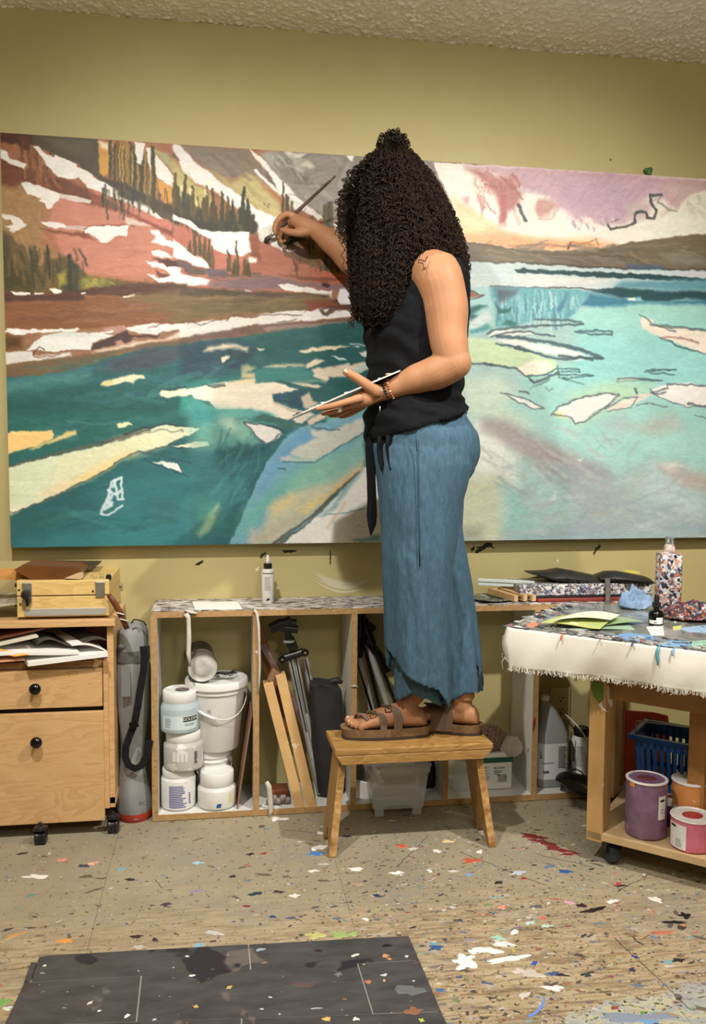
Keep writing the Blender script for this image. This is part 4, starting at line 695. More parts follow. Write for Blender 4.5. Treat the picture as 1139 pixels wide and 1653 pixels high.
steel = mat('steel', (170, 168, 164), (190, 190, 186), 30, rough=.35, metal=.9)
CY0 = 2.535
xr = pY(183.5, 1002, CY0).x; zt = pY(100, 1001, CY0).z; xl = xr-.80
cab = thing('cabinet', 'light beech drawer cabinet on black casters at the left edge', 'cabinet', (xr-.4, CY0+.16, 0))
body = MB()
zb = .085
body.box(xl, xr-.002, CY0+.02, WY-.02, zb, zb+.018).box(xl, xl+.018, CY0+.02, WY-.02, zb, zt-.02).box(xr-.022, xr-.004, CY0+.02, WY-.02, zb-.012, zt-.02)
body.box(xl, xr-.004, WY-.03, WY-.02, zb, zt-.02)
zo = pY(90, 1070, CY0+.02).z      # open bay above this height
body.box(xl, xr-.022, CY0+.03, WY-.03, zo-.018, zo)
body.build('carcass', beechg, cab)
MB().box(xl-.01, xr+.004, CY0-.005, WY-.015, zt-.020, zt).build('cabinet_top', beechg, cab, bevel=.002)
fx = pY(166, 1200, CY0).x
MB().box(fx+.002, fx+.016, CY0+.008, CY0+.26, zb-.010, zo+.004).build('side_panel', beechg, cab, bevel=.001)
z1 = pY(80, 1143, CY0).z; z2 = pY(80, 1151, CY0).z; z3 = pY(80, 1345, CY0).z+.0; z0 = pY(80, 1082, CY0).z
d1 = MB().box(xl+.005, fx, CY0, CY0+.018, z1, z0).build('drawer', beechg, cab, bevel=.0012)
d2 = MB().box(xl+.005, fx+.003, CY0-.004, CY0+.014, max(z3, .045), z2).build('drawer', beechg, cab, bevel=.0012)
MB().box(xl+.02, fx-.01, CY0+.02, CY0+.022, zb+.02, z0).build('gap_shade_sheet', mat('painted_gap_shade', (30, 22, 14)), cab)  # near-black sheet behind the drawers, its colour stands for shade in the gap
def knob(px, py, dr, Y):
    k = pY(px, py, Y-.02); MB().lathe([(.0055, 0), (.005, -.012), (.011, -.016), (.0155, -.021), (.0165, -.027), (.013, -.033), (.005, -.036)], (k.x, Y, k.z), 28, 'Y').build('knob', blackm, dr, smooth=True)
knob(57, 1112, d1, CY0); knob(59, 1198, d2, CY0-.004)
def caster(x, y, r=.021, z=0, par=cab, top=.06, m=blackp):
    c = MB(); wh = MB()
    c.box(x-.018, x+.018, y-.014, y+.018, z+2*r+.004, z+2*r+.008); c.lathe([(.016, 0), (.016, .008), (.006, .012), (.006, top-2*r-.0)], (x, y, z+2*r+.004), 20)
    cc = c.build('caster', m, par)
    for s in (-1, 1):
        wh.lathe([(r*.4, s*.004), (r*.96, s*.004), (r, s*.008), (r, s*.013), (r*.8, s*.016), (r*.3, s*.017)], (x, y+.006, z+r), 28, 'X')
    wh.lathe([(r*.98, -.003), (r*.98, .003)], (x, y+.006, z+r*1.02), 24, 'X')
    wh.build('wheel', m, cc, smooth=True, auto=35)
p = pz(62, 1371); caster(p.x, p.y+.03, .020); p = pz(183, 1352); caster(p.x-.004, p.y+.03, .021); caster(xl+.05, CY0+.05); 
p = pz(150, 1330); caster(-.36, WY-.08)
# ---------------------------------------------------------------- papers in the open bay of the cabinet
def sheetobj(name, pts, th, m, label, cat, group=None, curl=None, sub=8):
    """thin stack: quad of 4 world corners (a,b,c,d) subdivided, with a curl function on (u,v)->dz"""
    mb = MB(); a, b, c, d = map(Vector, pts); n = sub; top = []; 
    for j in range(n+1):
        for i in range(n+1):
            u, v = i/n, j/n; p = a*(1-u)*(1-v)+b*u*(1-v)+c*u*v+d*(1-u)*v
            if curl: p = p+Vector(curl(u, v))
            top.append(p)
    N_ = (n+1)**2; up = Vector((0, 0, th)); V = [p for p in top]+[p+up for p in top]; f = []
    for j in range(n):
        for i in range(n):
            k = j*(n+1)+i; f += [(k, k+n+1, k+n+2, k+1), (N_+k, N_+k+1, N_+k+n+2, N_+k+n+1)]
    bd = [i for i in range(n)]+[j*(n+1)+n for j in range(n)]+[n*(n+1)+i for i in range(n, 0, -1)]+[j*(n+1) for j in range(n, 0, -1)]
    for i in range(len(bd)): a_, b_ = bd[i], bd[(i+1) % len(bd)]; f.append((a_, b_, N_+b_, N_+a_))
    mb.add(V, f); o = mb.build(name, m, smooth=False)
    return tag(o, label, cat, group)
paper = mat('white_paper', (228, 226, 220), (236, 234, 230), 5, rough=.7)
cream = mat('cream_paper', (200, 192, 168), (210, 204, 184), 5, rough=.7)
kraft = mat('kraft_paper', (150, 110, 72), (166, 124, 84), 10, rough=.8)
dkbrown = mat('dark_brown_board', (84, 44, 30), (100, 56, 38), 10, rough=.6)
charc = mat('charcoal_paper', (84, 78, 68), (70, 66, 58), 8, rough=.6)
Yb = CY0+.22
def quad(l, r, z, y0, y1, dz0=0, dz1=0, sk=-.09):   # px extent at the front, height at z, from y0 to y1
    a = pY(l[0], l[1], y0); b = pY(r[0], r[1], y0); dz0 = max(dz0, zo+.003-a.z); dz1 = max(dz1, zo+.003-b.z); return [a, b, b+Vector((sk, y1-y0, dz1)), a+Vector((sk, y1-y0, dz0))]
Y0 = CY0-.035
stackz = zo
sheetobj('paper_stack', quad((45, 1076), (174, 1060), 0, Y0, Y0+.21, .012, .012), .012, paper, 'thick white drawing pad lying lowest and sticking out of the cabinet bay', 'paper', None)
sheetobj('folder', quad((-60, 1074), (40, 1066), 0, Y0+.01, Y0+.2, .008, .008), .004, mat('peach_folder', (214, 160, 116), (222, 170, 130), 5), 'peach paper folder poking out left of the white pad', 'folder')
sheetobj('paper_sheet', quad((-60, 1064), (128, 1054), 0, Y0+.005, Y0+.2, .012, .012), .008, paper, 'wad of white sheets with a torn orange sticker over the pad', 'paper', None, lambda u, v: (0, 0, .004*math.sin(5*u)))
sheetobj('sticker', quad((24, 1060), (47, 1057), 0, Y0-.001, Y0+.03, .012, .012), .0012, mat('orange_sticker', (226, 150, 60), (236, 170, 80), 20), 'small torn orange sticker on the white sheets', 'sticker')
sheetobj('paper_sheet', quad((-60, 1056), (62, 1029), 0, Y0+.02, Y0+.2, .008, .006), .005, cream, 'cream paper sheets slanting upward in the cabinet bay', 'paper', None)
sheetobj('cardboard', quad((-60, 1046), (80, 1014), 0, Y0+.035, Y0+.2, .01, .01), .004, dkbrown, 'dark brown card standing askew above the cream sheets', 'cardboard')
sheetobj('rolled_paper', quad((60, 1040), (172, 1036), 0, Y0+.03, Y0+.2, .004, .004), .003, charc, 'dark curled paper with white underside in the bay', 'paper', None, lambda u, v: (0, 0, .013*math.sin(9*u)*(1-u*.4)), 24)
sheetobj('paper_sheet', quad((116, 1043), (172, 1050), 0, Y0+.015, Y0+.2, .004, .004), .003, paper, 'white curled sheet at the right end of the paper pile', 'paper', None, lambda u, v: (0, 0, .008*math.sin(3.5*u)), 16)
# ---------------------------------------------------------------- things on top of the cabinet
pine = woodgrain('varnished_yellow_pine', (216, 184, 116), (226, 198, 134), (200, 162, 94), (2, 8, 9))
ez = thing('paint_box', 'yellow pine box easel with metal clasps on the cabinet top', 'paint box', (pY(100, 985, 2.56).x, 2.62, zt))
YE = CY0+.01
def zx(px, py, Y=YE): return pY(px, py, Y)
l, r_ = zx(27, 960), zx(176, 952); ztop = zx(100, 937).z; zmid = zx(100, 962).z; zbot = zt+.008; dpt = .30-.03
MB().box(l.x, r_.x, YE, YE+dpt, zmid+.002, ztop).build('lid', pine, ez, bevel=.002)
MB().box(l.x, r_.x, YE, YE+dpt, zbot, zmid-.001).build('box_body', pine, ez, bevel=.002)
MB().box(l.x+.02, r_.x-.008, YE-.003, YE, zbot+.004, zbot+.024).build('metal_rail', mat('brushed_grey_metal', (196, 196, 188), (176, 176, 170), 6, (1, 1, 20), .4, metal=.4), ez, bevel=.001)
for px in (44, 162):
    q = zx(px, 950); MB().box(q.x-.013, q.x+.013, YE-.006, YE, zmid-.018 if px < 100 else zmid-.004, ztop-.004).build('clasp', steel, ez, bevel=.002)
q = zx(45, 958); MB().lathe([(.004, 0), (.006, -.012), (.013, -.014), (.015, -.022), (.012, -.03), (.004, -.032)], (q.x, YE-.004, q.z), 7, 'Y').tube([(q.x, YE-.012, q.z), (q.x+.002, YE-.014, q.z-.034)], .005, 8).build('knob', blackp, ez)
for px, py in ((27, 947), (27, 979)): q = zx(px, py); MB().lathe([(.006, 0), (.006, -.010)], (q.x-.001, YE+.03, q.z), 14, 'X').build('knob', blackp, ez)
q = zx(172, 932); MB().lathe([(.006, 0), (.008, .004), (.008, .014), (.004, .018)], (q.x+.003, YE+.02, q.z-.012), 14).tube([(q.x, YE+.02, q.z-.01), (q.x+.004, YE+.02, q.z-.07)], .004).build('clamp_knob', blackp, ez, smooth=True, auto=40)
for px, py in ((31, 952), (33, 975), (150, 954)): q = zx(px, py); MB().lathe([(.0028, 0), (.0028, -.002)], (q.x, YE-.001, q.z), 12, 'Y').build('screw', mat('dark_screw', (60, 40, 24)), ez)
leather = mat('brown_leather', (112, 62, 32), (86, 44, 22), 20, rough=.45, bump=.3, bscale=90)
st = [(175, 960), (184, 972), (193, 988), (199, 1001), (205, 1015)]
s_ = MB().tube([pY(x, y, CY0-.005) for x, y in st], [.007, .0085, .009, .0085, .0075], 8, flat=(1, .4)).build('leather_strap', leather, ez, smooth=True)
for x, y in ((194, 990), (199, 1000)): q = pY(x, y, CY0-.012); MB().tube([q+Vector((-.010, 0, .002)), q+Vector((.010, 0, -.004))], .0022).build('buckle', steel, s_)
# panels and boards lying on the easel box
brn = mat('brown_panel', (120, 72, 30), (92, 56, 26), 6, rough=.4)
def wedge(name, pts, Y, dep, m, label, cat):
    P = [pY(x, y, Y) for x, y in pts]; o = MB().prism(P, (0, dep, 0)).build(name, m); return tag(o, label, cat)
wedge('painting_board', [(22, 920), (40, 912), (120, 916), (133, 922), (128, 930), (104, 935.5), (50, 935.5)], YE+.02, .12, brn, 'shiny brown painting board lying on top of the box easel', 'board')
wedge('wood_block', [(104, 934), (124, 926), (132, 924), (134, 931), (130, 935)], YE+.005, .02, mat('raw_wood_block', (206, 180, 140), (190, 160, 118), 14, rough=.7), 'short raw wood block on the right of the brown panel', 'block')
wedge('dark_panel', [(40, 911), (158, 912), (148, 917), (128, 920), (80, 916)], YE+.15, .1, mat('olive_dark', (74, 68, 44), (60, 54, 36), 9), 'thin dark olive panel behind the brown panel on the easel box', 'panel')
wedge('wood_strip', [(-60, 924), (24, 920), (44, 934), (24, 937), (-60, 932)], YE+.06, .05, mat('orange_wood', (206, 150, 86), (190, 132, 68), 9, (1, 4, 8)), 'orange wood strip sticking out left from the easel box', 'strip')
wedge('sketchbook', [(-60, 980), (25, 972), (27, 976), (-60, 988)], YE+.02, .2, mat('striped_book', (110, 92, 70), (206, 196, 180), 9, (1, 1, 30)), 'worn sketchbook stack on the cabinet left of the box easel', 'book')
# splayed bristle brushes beside the clasp
bm = MB()
for k in range(9):
    q = pY(158+k*1.5, 938, YE+.03); bm.tube([q, q+Vector((-.02+.004*k+rnd.uniform(-.006, .006), .01, rnd.uniform(.01, .026)))], .0006, 4)
tag(bm.build('twig_brush', mat('dark_bristle', (50, 44, 34))), 'splayed dark bristles beside the right clasp of the box easel', 'brush')
tb_ = pY(190, 944, WY-.012); tag(MB().obox(tb_, (.014, 0, 0), (0, .006, 0), (0, 0, .0035)).build('wood_chip', mat('grey_wood', (170, 150, 120), (150, 130, 100), 9)), 'little grey wood chip fixed to the wall behind the easel box', 'wood chip')
# ---------------------------------------------------------------- grey carrying bag between cabinet and shelf
def bag():
    Yc = 2.66
    gb = thing('tripod_bag', 'tall grey fabric tube bag with black strap and red base', 'bag', pz(218, 1325)+Vector((0, .06, 0)))
    prof = [(1323, 197, 240), (1312, 190, 246), (1290, 188, 245), (1250, 192, 236), (1215, 197, 232), (1180, 193, 236), (1140, 189, 240), (1100, 188, 242), (1060, 187, 241), (1040, 187, 240), (1022, 189, 239), (1012, 194, 237), (1004, 204, 228)]
    rs = []
    for k, (y, a, b) in enumerate(prof):
        A_, B_ = pY(a, y, Yc), pY(b, y, Yc); cx_ = (A_.x+B_.x)/2; rx = (B_.x-A_.x)/2; z = max(.004, A_.z) if k else .003
        rs.append([(cx_+rx*(1+.05*math.sin(5*t+k*1.3)+.03*math.sin(9*t+k))*math.cos(t), Yc+rx*1.15*math.sin(t)*(1+.06*math.sin(4*t+k)), z) for t in [2*PI*i/40 for i in range(40)]])
    gm = mat('grey_nylon', (140, 142, 140), (124, 127, 126), 6, rough=.55, bump=.3, bscale=24, bdist=.006)
    dm = mat('dark_grey_nylon', (92, 94, 92), (80, 82, 82), 6, rough=.6)
    MB().rings(rs[1:], (0, 1)).build('bag_body', gm, gb, smooth=True, sub=1)
    MB().rings([[(x, y, z) for x, y, z in rs[0]], [(x*1.0, y, z) for x, y, z in rs[1]]], (1, 0)).build('bag_base', mat('red_nylon', (150, 44, 30), (170, 56, 38), 9, bump=.3, bscale=30), gb, smooth=True)
    def band(y0, y1, grow, m, name):
        def interp(y):
            for (a, b) in zip(prof[:-1], prof[1:]):
                if b[0] <= y <= a[0]:
                    t = (a[0]-y)/(a[0]-b[0]); return a[1]+(b[1]-a[1])*t, a[2]+(b[2]-a[2])*t
            return prof[-1][1:]
        R_ = []
        for k in range(5):
            y = y0+(y1-y0)*k/4; a, b = interp(y); A_, B_ = pY(a, y, Yc), pY(b, y, Yc); cx_ = (A_.x+B_.x)/2; rx = (B_.x-A_.x)/2+grow
            R_.append([(cx_+rx*math.cos(t), Yc+rx*1.17*math.sin(t), A_.z) for t in [2*PI*i/40 for i in range(40)]])
        MB().rings(R_, (0, 0)).build(name, m, gb, smooth=True)
    band(1322, 1304, .002, mat('red_nylon', ()), 'red_trim'); band(1064, 1046, .002, dm, 'grey_band')
    Yf = 2.582
    sp = [(231, 1043), (233, 1060), (231, 1085), (226, 1115), (222, 1142), (217, 1168), (209, 1188), (203, 1205), (202, 1222), (208, 1236), (218, 1241), (228, 1236), (236, 1222), (240, 1205), (242, 1195)]
    P = [pY(x, y, Yf-.004+.02*(k/14)) for k, (x, y) in enumerate(sp)]
    # widen: flat webbing facing the room
    m = MB(); w = .0105; rr = []
    for i, q in enumerate(P):
        t = (P[min(i+1, len(P)-1)]-P[max(i-1, 0)]).normalized(); n = Vector((t.z, 0, -t.x)).normalized()
        rr.append([q+n*w+Vector((0, -.001, 0)), q-n*w+Vector((0, -.001, 0)), q-n*w+Vector((0, .001, 0)), q+n*w+Vector((0, .001, 0))])
    st_ = m.rings(rr).build('strap', mat('black_webbing', (22, 22, 24), (30, 30, 32), 60, rough=.8, spec=.2), gb, smooth=True, auto=40)
    q = pY(216, 1170, Yf-.006); MB().obox(q, (.013, 0, .003), (0, .004, 0), (-.002, 0, .009)).build('strap_buckle', blackm, st_, bevel=.002)
    q1 = [pY(x, y, 2.60) for x, y in ((212, 1006), (216, 1000), (224, 1001), (232, 1004), (236, 1010))]; MB().tube(q1, .004, 8, flat=(.5, 1)).build('carry_handle', mat('black_webbing', ()), gb, smooth=True)
    q = pY(196, 1044, 2.605); MB().ball(q, (.012, .004, .007), 14).build('patch', dm, gb, smooth=True)
    q = pY(203, 1100, 2.585); MB().obox(q, (.013, 0, 0), (0, .001, 0), (0, 0, .045)).build('patch', mat('grey_nylon_darker', (118, 120, 118)), gb)
    vs, fs = textmesh('BC', .017); q = pY(230, 1297, 2.578); o = MB().add([(q.x+x, q.y, q.z+y) for x, y, z in vs], fs).build('lettering', mat('grey_ink', (84, 84, 86)), gb)
bag()
# ---------------------------------------------------------------- step stool
oak = woodgrain('varnished_step_wood', (160, 122, 68), (180, 142, 86), (126, 90, 44), (2.2, 9, 12), .4, .3)
oakw = mat('worn_step_edge', (206, 168, 112), (150, 104, 52), 40, rough=.5)
ZT = .308; Y0s, Y1s = 2.290, 2.462
stl = thing('step_stool', 'small varnished wooden step stool the painter stands on', 'stool', (.53, 2.375, 0))
def P_(px, py, Y=Y0s): return pY(px, py, Y)
xL, xR = P_(541, 1211).x, P_(796, 1198).x
xBL, xBR = pz(521, 1179, ZT).x, pz(777, 1189, ZT).x
xLb, xRb = P_(552, 1235.5).x, P_(781, 1226).x
MB().prism([(xL, Y0s, ZT-.018), (xR, Y0s, ZT-.018), (xR-.005, Y1s, ZT-.018), (xL-.005, Y1s, ZT-.018)], (0, 0, .018)).build('seat', oak, stl, bevel=.003)
zb_ = ZT-.044
for y in (Y0s+.0, Y1s-.02): MB().prism([(xL+.002, y, ZT-.0185), (xLb, y, zb_), (xRb, y, zb_), (xR-.002, y, ZT-.0185)], (0, .02, 0)).build('apron', oak, stl, bevel=.002)
def leg(xt, xb, sgn):
    w0, w1 = Y0s+.022, Y1s-.022; b0, b1 = 2.302, 2.446; t = .02*sgn
    # board with a V notch in its foot, splayed outwards
    def pt(y, z): f = z/(ZT-.019); return Vector((xb+(xt-xb)*f, y, z))
    ym = (b0+b1)/2
    out = [(w0, ZT-.019), (b0, 0), (ym-.045, 0), (ym-.012, .05), (ym, .058), (ym+.012, .05), (ym+.045, 0), (b1, 0), (w1, ZT-.019)]
    P = [pt(y, z) for y, z in out]
    l_ = MB().prism(P if sgn > 0 else P[::-1], (t, 0, 0)).build('leg', oak, stl, bevel=.0015)
    q0, q1 = pt(b0, .004), pt(w0, ZT-.045); MB().add([q0+Vector((0, -.0006, 0)), q0+Vector((t, -.0006, 0)), q1+Vector((t, -.0006, 0)), q1+Vector((0, -.0006, 0))], [(0, 1, 2, 3)]).build('worn_edge', oakw, l_)
leg(P_(550, 1225).x, pz(530, 1384).x, 1); leg(P_(780, 1225).x, pz(802, 1370).x, -1)
# ---------------------------------------------------------------- wall scuffs
scuffs = Splat()
def wallsplat(px, py, r, col, asp=1, rot=0, n=18, jag=.5):
    p = pY(px, py, WY); q = pY(px+r, py, WY); scuffs.blob(p.x, p.z, (q-p).length/asp, col, asp, rot, 0, n, .0006, jag)
for a in ((322,909,6,(40,34,30),2,.5),(466,890,9,(30,28,26),3,0),(780,883,10,(24,22,24),2.5,.3),(772,889,5,(24,22,24),1.3,.6),(790,880,7,(24,22,24),2,-.5),(763,886,5,(24,22,24),2,1.),(533,903,7,(40,40,38),5,1.5),(533,893,5,(40,40,38),5,1.6),(962,888,9,(60,58,46),5,1.0),(965,884,4,(40,40,34),1.5,.5),(424,896,7,(60,58,40),3,.8),(150,925,2,(90,84,50),1,0),(415,919,4,(226,220,200),2,1),(148,915,2,(80,70,50),1,0),(900,905,2,(230,226,214),1.4,1.5),(60,1500,1,(90,84,60),1,0),(985,258,1.5,(60,56,40),1,0),(447,950,3,(230,220,170),1.5,1)): wallsplat(*a)
# white sweep of paint wiped on the wall
def sweep():
    for k in range(26):
        off = rnd.gauss(0, 1); L_ = []; t0, t1 = rnd.uniform(0, .3), rnd.uniform(.6, 1)
        for i in range(15):
            t = t0+(t1-t0)*i/14; x = 499+103*t; y = 916+30*math.sin(PI*(t*.8+.05))+off*4; L_.append((x, y))
        w = rnd.uniform(.5, 1.6); up = [pY(x, y-w*math.sin(PI*i/14), WY) for i, (x, y) in enumerate(L_)]; dn = [pY(x, y+w*math.sin(PI*i/14), WY) for i, (x, y) in enumerate(L_)]
        for i in range(14):
            b = len(scuffs.v); c = lin((206, 200, 170))[:3]; zz = .0004+k*.00002
            scuffs.v += [(dn[i].x, dn[i].z, zz), (dn[i+1].x, dn[i+1].z, zz), (up[i+1].x, up[i+1].z, zz), (up[i].x, up[i].z, zz)]; scuffs.c += [c]*4; scuffs.f.append((b, b+1, b+2, b+3))
sweep()
m_ = MB(); m_.v = [(x, WY-z, y) for x, y, z in scuffs.v]; m_.f = scuffs.f; m_.m = [0]*len(m_.f)
o = m_.build('paint_marks', vcol('dried_paint'), bpy.data.objects['wall_back']); setcol(o.data, np.array(scuffs.c, np.float32)); tag(o, kind='stuff')
SB += .0006
# ---------------------------------------------------------------- containers in the first bay
def bars(mb, cx, cz, w, h, n, Yf, gap=.45, seed=1, vert=False, fill=None):
    rr = random.Random(seed)
    for i in range(n):
        if vert:
            x = cx-w/2+w*(i+.5)/n; hw = w/n*.5*rr.uniform(.3, .9); mb.append((x-hw, x+hw, cz-h/2, cz+h/2))
        else:
            z = cz+h/2-h*(i+.5)/n; hh = h/n*gap*.5; ln = w*(rr.uniform(.72, 1) if not fill else fill); mb.append((cx-w/2, cx-w/2+ln, z-hh, z+hh))
def wrap(rects, c, r, m, name, parent, polys=None, dr=.0006, off=0.):
    """flat print laid round a cylinder: rects in (arc, z); arc 0 faces the camera"""
    base = math.atan2(-c.y, -c.x) if False else math.atan2(-(c.y), -c.x)
    mb = MB(); rr = r+dr
    def P(u, z): a = base+u/rr+off; return (c.x+rr*math.cos(a), c.y+rr*math.sin(a), z)
    for (x0, x1, z0, z1) in rects:
        n = max(1, int(abs(x1-x0)/rr/.15)+1); V = []
        for i in range(n+1): u = x0+(x1-x0)*i/n; V += [P(u, z0), P(u, z1)]
        mb.add(V, [(2*i, 2*i+2, 2*i+3, 2*i+1) for i in range(n)])
    for vs, fs in (polys or []):
        mb.add([P(u, z) for u, z in vs], fs)
    return mb.build(name, m, parent)
def text_on(txt, size, cu, cz, mirror=False):
    vs, fs = textmesh(txt, size); return ([((x*(-1 if mirror else 1))+cu, y+cz) for x, y, z in vs], fs)
ink = mat('black_ink', (24, 24, 26)); bink = mat('blue_ink', (66, 70, 150)); greyink = mat('grey_ink2', (120, 124, 130)); wlab = mat('white_label', (226, 226, 222))
def jar(name, label, cat, pl, pr, ytop, ylid, ybot, Y, bodym, lidm, group=None, shoulder=.35, neck=.86, z=None, lidw=1.02, content=None, taper=1., liddrip=None):
    A_, B_ = pY(pl, ybot, Y), pY(pr, ybot, Y); c = (A_+B_)/2; r = (B_-A_).length/2
    zb = c.z if z is None else z; zt_ = pY((pl+pr)/2, ytop, Y).z; zl = pY((pl+pr)/2, ylid, Y).z; h = zl-zb
    t = thing(name, label, cat, (c.x, Y, zb), group); c = Vector((c.x, Y, 0)); rn = r*neck
    MB().lathe([(r*.86*taper, zb), (r*.96*taper, zb+.003), (r*taper, zb+.010), (r*(1+taper)/2, zb+h*.5), (r, zb+h*(1-shoulder*.55)), (r*.985, zb+h*(1-shoulder*.4)), (rn*1.02, zb+h*(1-shoulder*.12)), (rn*.98, zl+.004)], c, 40).build('jar_body', bodym, t, smooth=True, auto=50)
    rl = rn*lidw; zz = [zl-.001, zl+.001, zt_-.003, zt_]
    lb = MB().lathe([(rl*.97, zz[0]), (rl, zz[1]), (rl, zz[2]), (rl*.96, zz[3]), (rl*.88, zz[3]), (rl*.86, zz[3]-.002)], c, 48)
    lid = lb.build('lid', lidm, t, smooth=True, auto=40)
    return t, c, r, zb, zl, zt_, lid
clearb = mat('cloudy_blue_plastic', (172, 188, 194), (184, 200, 204), 6, rough=.3, sss=.1)
wlid = mat('white_lid', (226, 226, 223), (234, 234, 231), 12, rough=.4)
wplas = mat('white_plastic', (222, 222, 218), (230, 230, 226), 8, rough=.38, spots=[((150, 146, 140), 60, .74, 4)])
greyj = mat('grey_clear_plastic', (186, 184, 180), (200, 198, 194), 9, rough=.3, spots=[((226, 224, 220), 26, .6, 5)])
YJ = 2.672
z3 = SB
t3, c3, r3, zb3, zl3, zt3, _ = jar('plastic_jar', 'white jar with blue small print at the bottom of the jar stack', 'jar', 260, 316, 1237, 1249, 1316, YJ, wplas, wlid, 'white jars in the left bay', .16, .90, z=SB)
rb = []; bars(rb, -.002, (zb3+zl3)/2-.004, .055, .07, 13, 0, .5, 3); wrap(rb, c3, r3, bink, 'small_print', t3)
rb = []; bars(rb, .037, (zb3+zl3)/2-.012, .008, .036, 7, 0, .6, 4); wrap(rb, c3, r3, bink, 'barcode', t3)
t2, c2, r2_, zb2, zl2, zt2, _ = jar('plastic_jar', 'grey clear jar with black barcode in the middle of the jar stack', 'jar', 264, 328, 1177, 1192, 1238, YJ-.002, greyj, wlid, 'white jars in the left bay', .3, .86, z=zt3)
rb = []; bars(rb, .040, (zb2+zl2)/2, .012, .038, 9, 0, .6, 5); wrap(rb, c2, r2_, ink, 'barcode', t2)
rb = []; bars(rb, -.01, (zb2+zl2)/2+.006, .05, .03, 4, 0, .3, 6, True); wrap(rb, c2, r2_, wlab, 'paint_smear', t2)
t1, c1, r1, zb1, zl1, zt1, l1 = jar('plastic_jar', 'clear bluish jar with black lettered label on top of the jar stack', 'jar', 259, 322, 1112, 1129, 1178, YJ-.004, clearb, wlid, 'white jars in the left bay', .42, .86, z=zt2)
hh = zl1-zb1; lab = wrap([(-.062, .060, zb1+.016, zb1+hh*.62)], c1, r1, mat('pale_blue_label', (198, 218, 222), (210, 224, 226), 9), 'label', t1, dr=.0005)
wrap([(.009, .058, zb1+hh*.62-.018, zb1+hh*.62-.003)], c1, r1, ink, 'name_panel', lab, dr=.0009)
wrap([], c1, r1, mat('label_letters', (235, 235, 230)), 'lettering', lab, [text_on('GOLDEN', .0125, .0335, zb1+hh*.62-.0105)], dr=.0013)
rb = []; bars(rb, .034, zb1+hh*.33, .04, .008, 2, 0, .4, 7); bars(rb, -.038, zb1+hh*.38, .024, .03, 6, 0, .35, 8); wrap(rb, c1, r1, greyink, 'small_print', lab, dr=.0009)
bs = MB().ball((c1.x+.008, c1.y-.01, zt1+.002), (.022, .014, .003), 14); bs.build('dried_paint', mat('maroon_smear', (70, 50, 54), (120, 110, 110), 40), t1, smooth=True)
t4, c4, r4, zb4, zl4, zt4, _ = jar('plastic_jar', 'squat white jar with a blue paint dab on the shelf floor', 'jar', 319, 381, 1242, 1263, 1311, YJ-.008, wplas, wlid, 'white jars in the left bay', .32, .86, z=SB)
mb_ = MB().ball((0, 0, 0), (.001, .001, .001), 4)
rb = [(-.002, .012, zb4+.012, zb4+.018), (.0, .014, zb4+.018, zb4+.024)]; wrap(rb, c4, r4, mat('blue_dab', (40, 80, 160)), 'blue_dab', t4)
wrap([(.040, .047, zb4+.02, zb4+.052)], c4, r4, mat('yellow_dab', (226, 220, 120)), 'yellow_dab', t4)
# buckets behind
def bucket(name, label, pl, pr, ytop, ybot, Y, z, taper, grip=True, zt_=None):
    A_, B_ = pY(pl, ytop, Y), pY(pr, ytop, Y); c = Vector(((A_.x+B_.x)/2, Y, 0)); R_ = (B_.x-A_.x)/2; zt_ = A_.z if zt_ is None else zt_; rw = R_*.93; rb_ = rw*taper
    t = thing(name, label, 'bucket', (c.x, Y, z)); f = lambda z_: rb_+(rw-rb_)*(z_-z)/(zt_-z)
    MB().lathe([(rb_*.95, z), (rb_, z+.004), (f(zt_-.04), zt_-.04), (f(zt_-.04)+.005, zt_-.038), (f(zt_-.034)+.005, zt_-.034), (f(zt_-.03), zt_-.032), (rw, zt_-.012)], c, 48).build('bucket_body', wplas, t, smooth=True, auto=40)
    MB().lathe([(rw+.002, zt_-.024), (R_, zt_-.022), (R_, zt_-.006), (R_-.003, zt_-.001), (R_-.010, zt_), (R_-.014, zt_-.006), (R_*.5, zt_-.006), (.004, zt_-.006)], c, 48).build('lid', wlid, t, smooth=True, auto=40)
    if grip:
        for s in (-1, 1): q = Vector((c.x+s*(rw-.001), Y, zt_-.045)); MB().lathe([(.009, -.003*s), (.009, .004*s), (.005, .006*s)], q, 16, 'X').build('handle_lug', wlid, t, smooth=True, auto=40)
        pts = []
        for i in range(17):
            a = -PI/2+PI*i/16; pts.append((c.x+math.sin(a)*(rw+.003), Y-math.cos(a)*(rw+.006)*.98, zt_-.045-math.cos(a)*.062-.012*math.sin(2*a)))
        MB().tube(pts, .0016, 6).tube(pts[5:9], .0048, 8).build('handle', wlid, t, smooth=True)
    return t, c, rw, zt_
zb2_ = pY(340, 1206, 2.72).z
bt2, bc2, _, _ = bucket('bucket', 'small white bucket under the large lidded bucket', 312, 374, 1203, 1290, 2.735, SB, .86, True, zb2_)
bt1, bc1, brw, bzt = bucket('bucket', 'large lidded white bucket with wire handle behind the stacked jars', 298, 400, 1094, 1203, 2.728, zb2_+.001, .76)
wrap([], bc1, brw*.93, ink, 'lettering', bt1, [], 0)
rb = []; bars(rb, -.022, bzt-.085, .014, .010, 3, 0, .6, 9); wrap(rb, bc1, brw*.96, greyink, 'small_print', bt1, dr=.002)
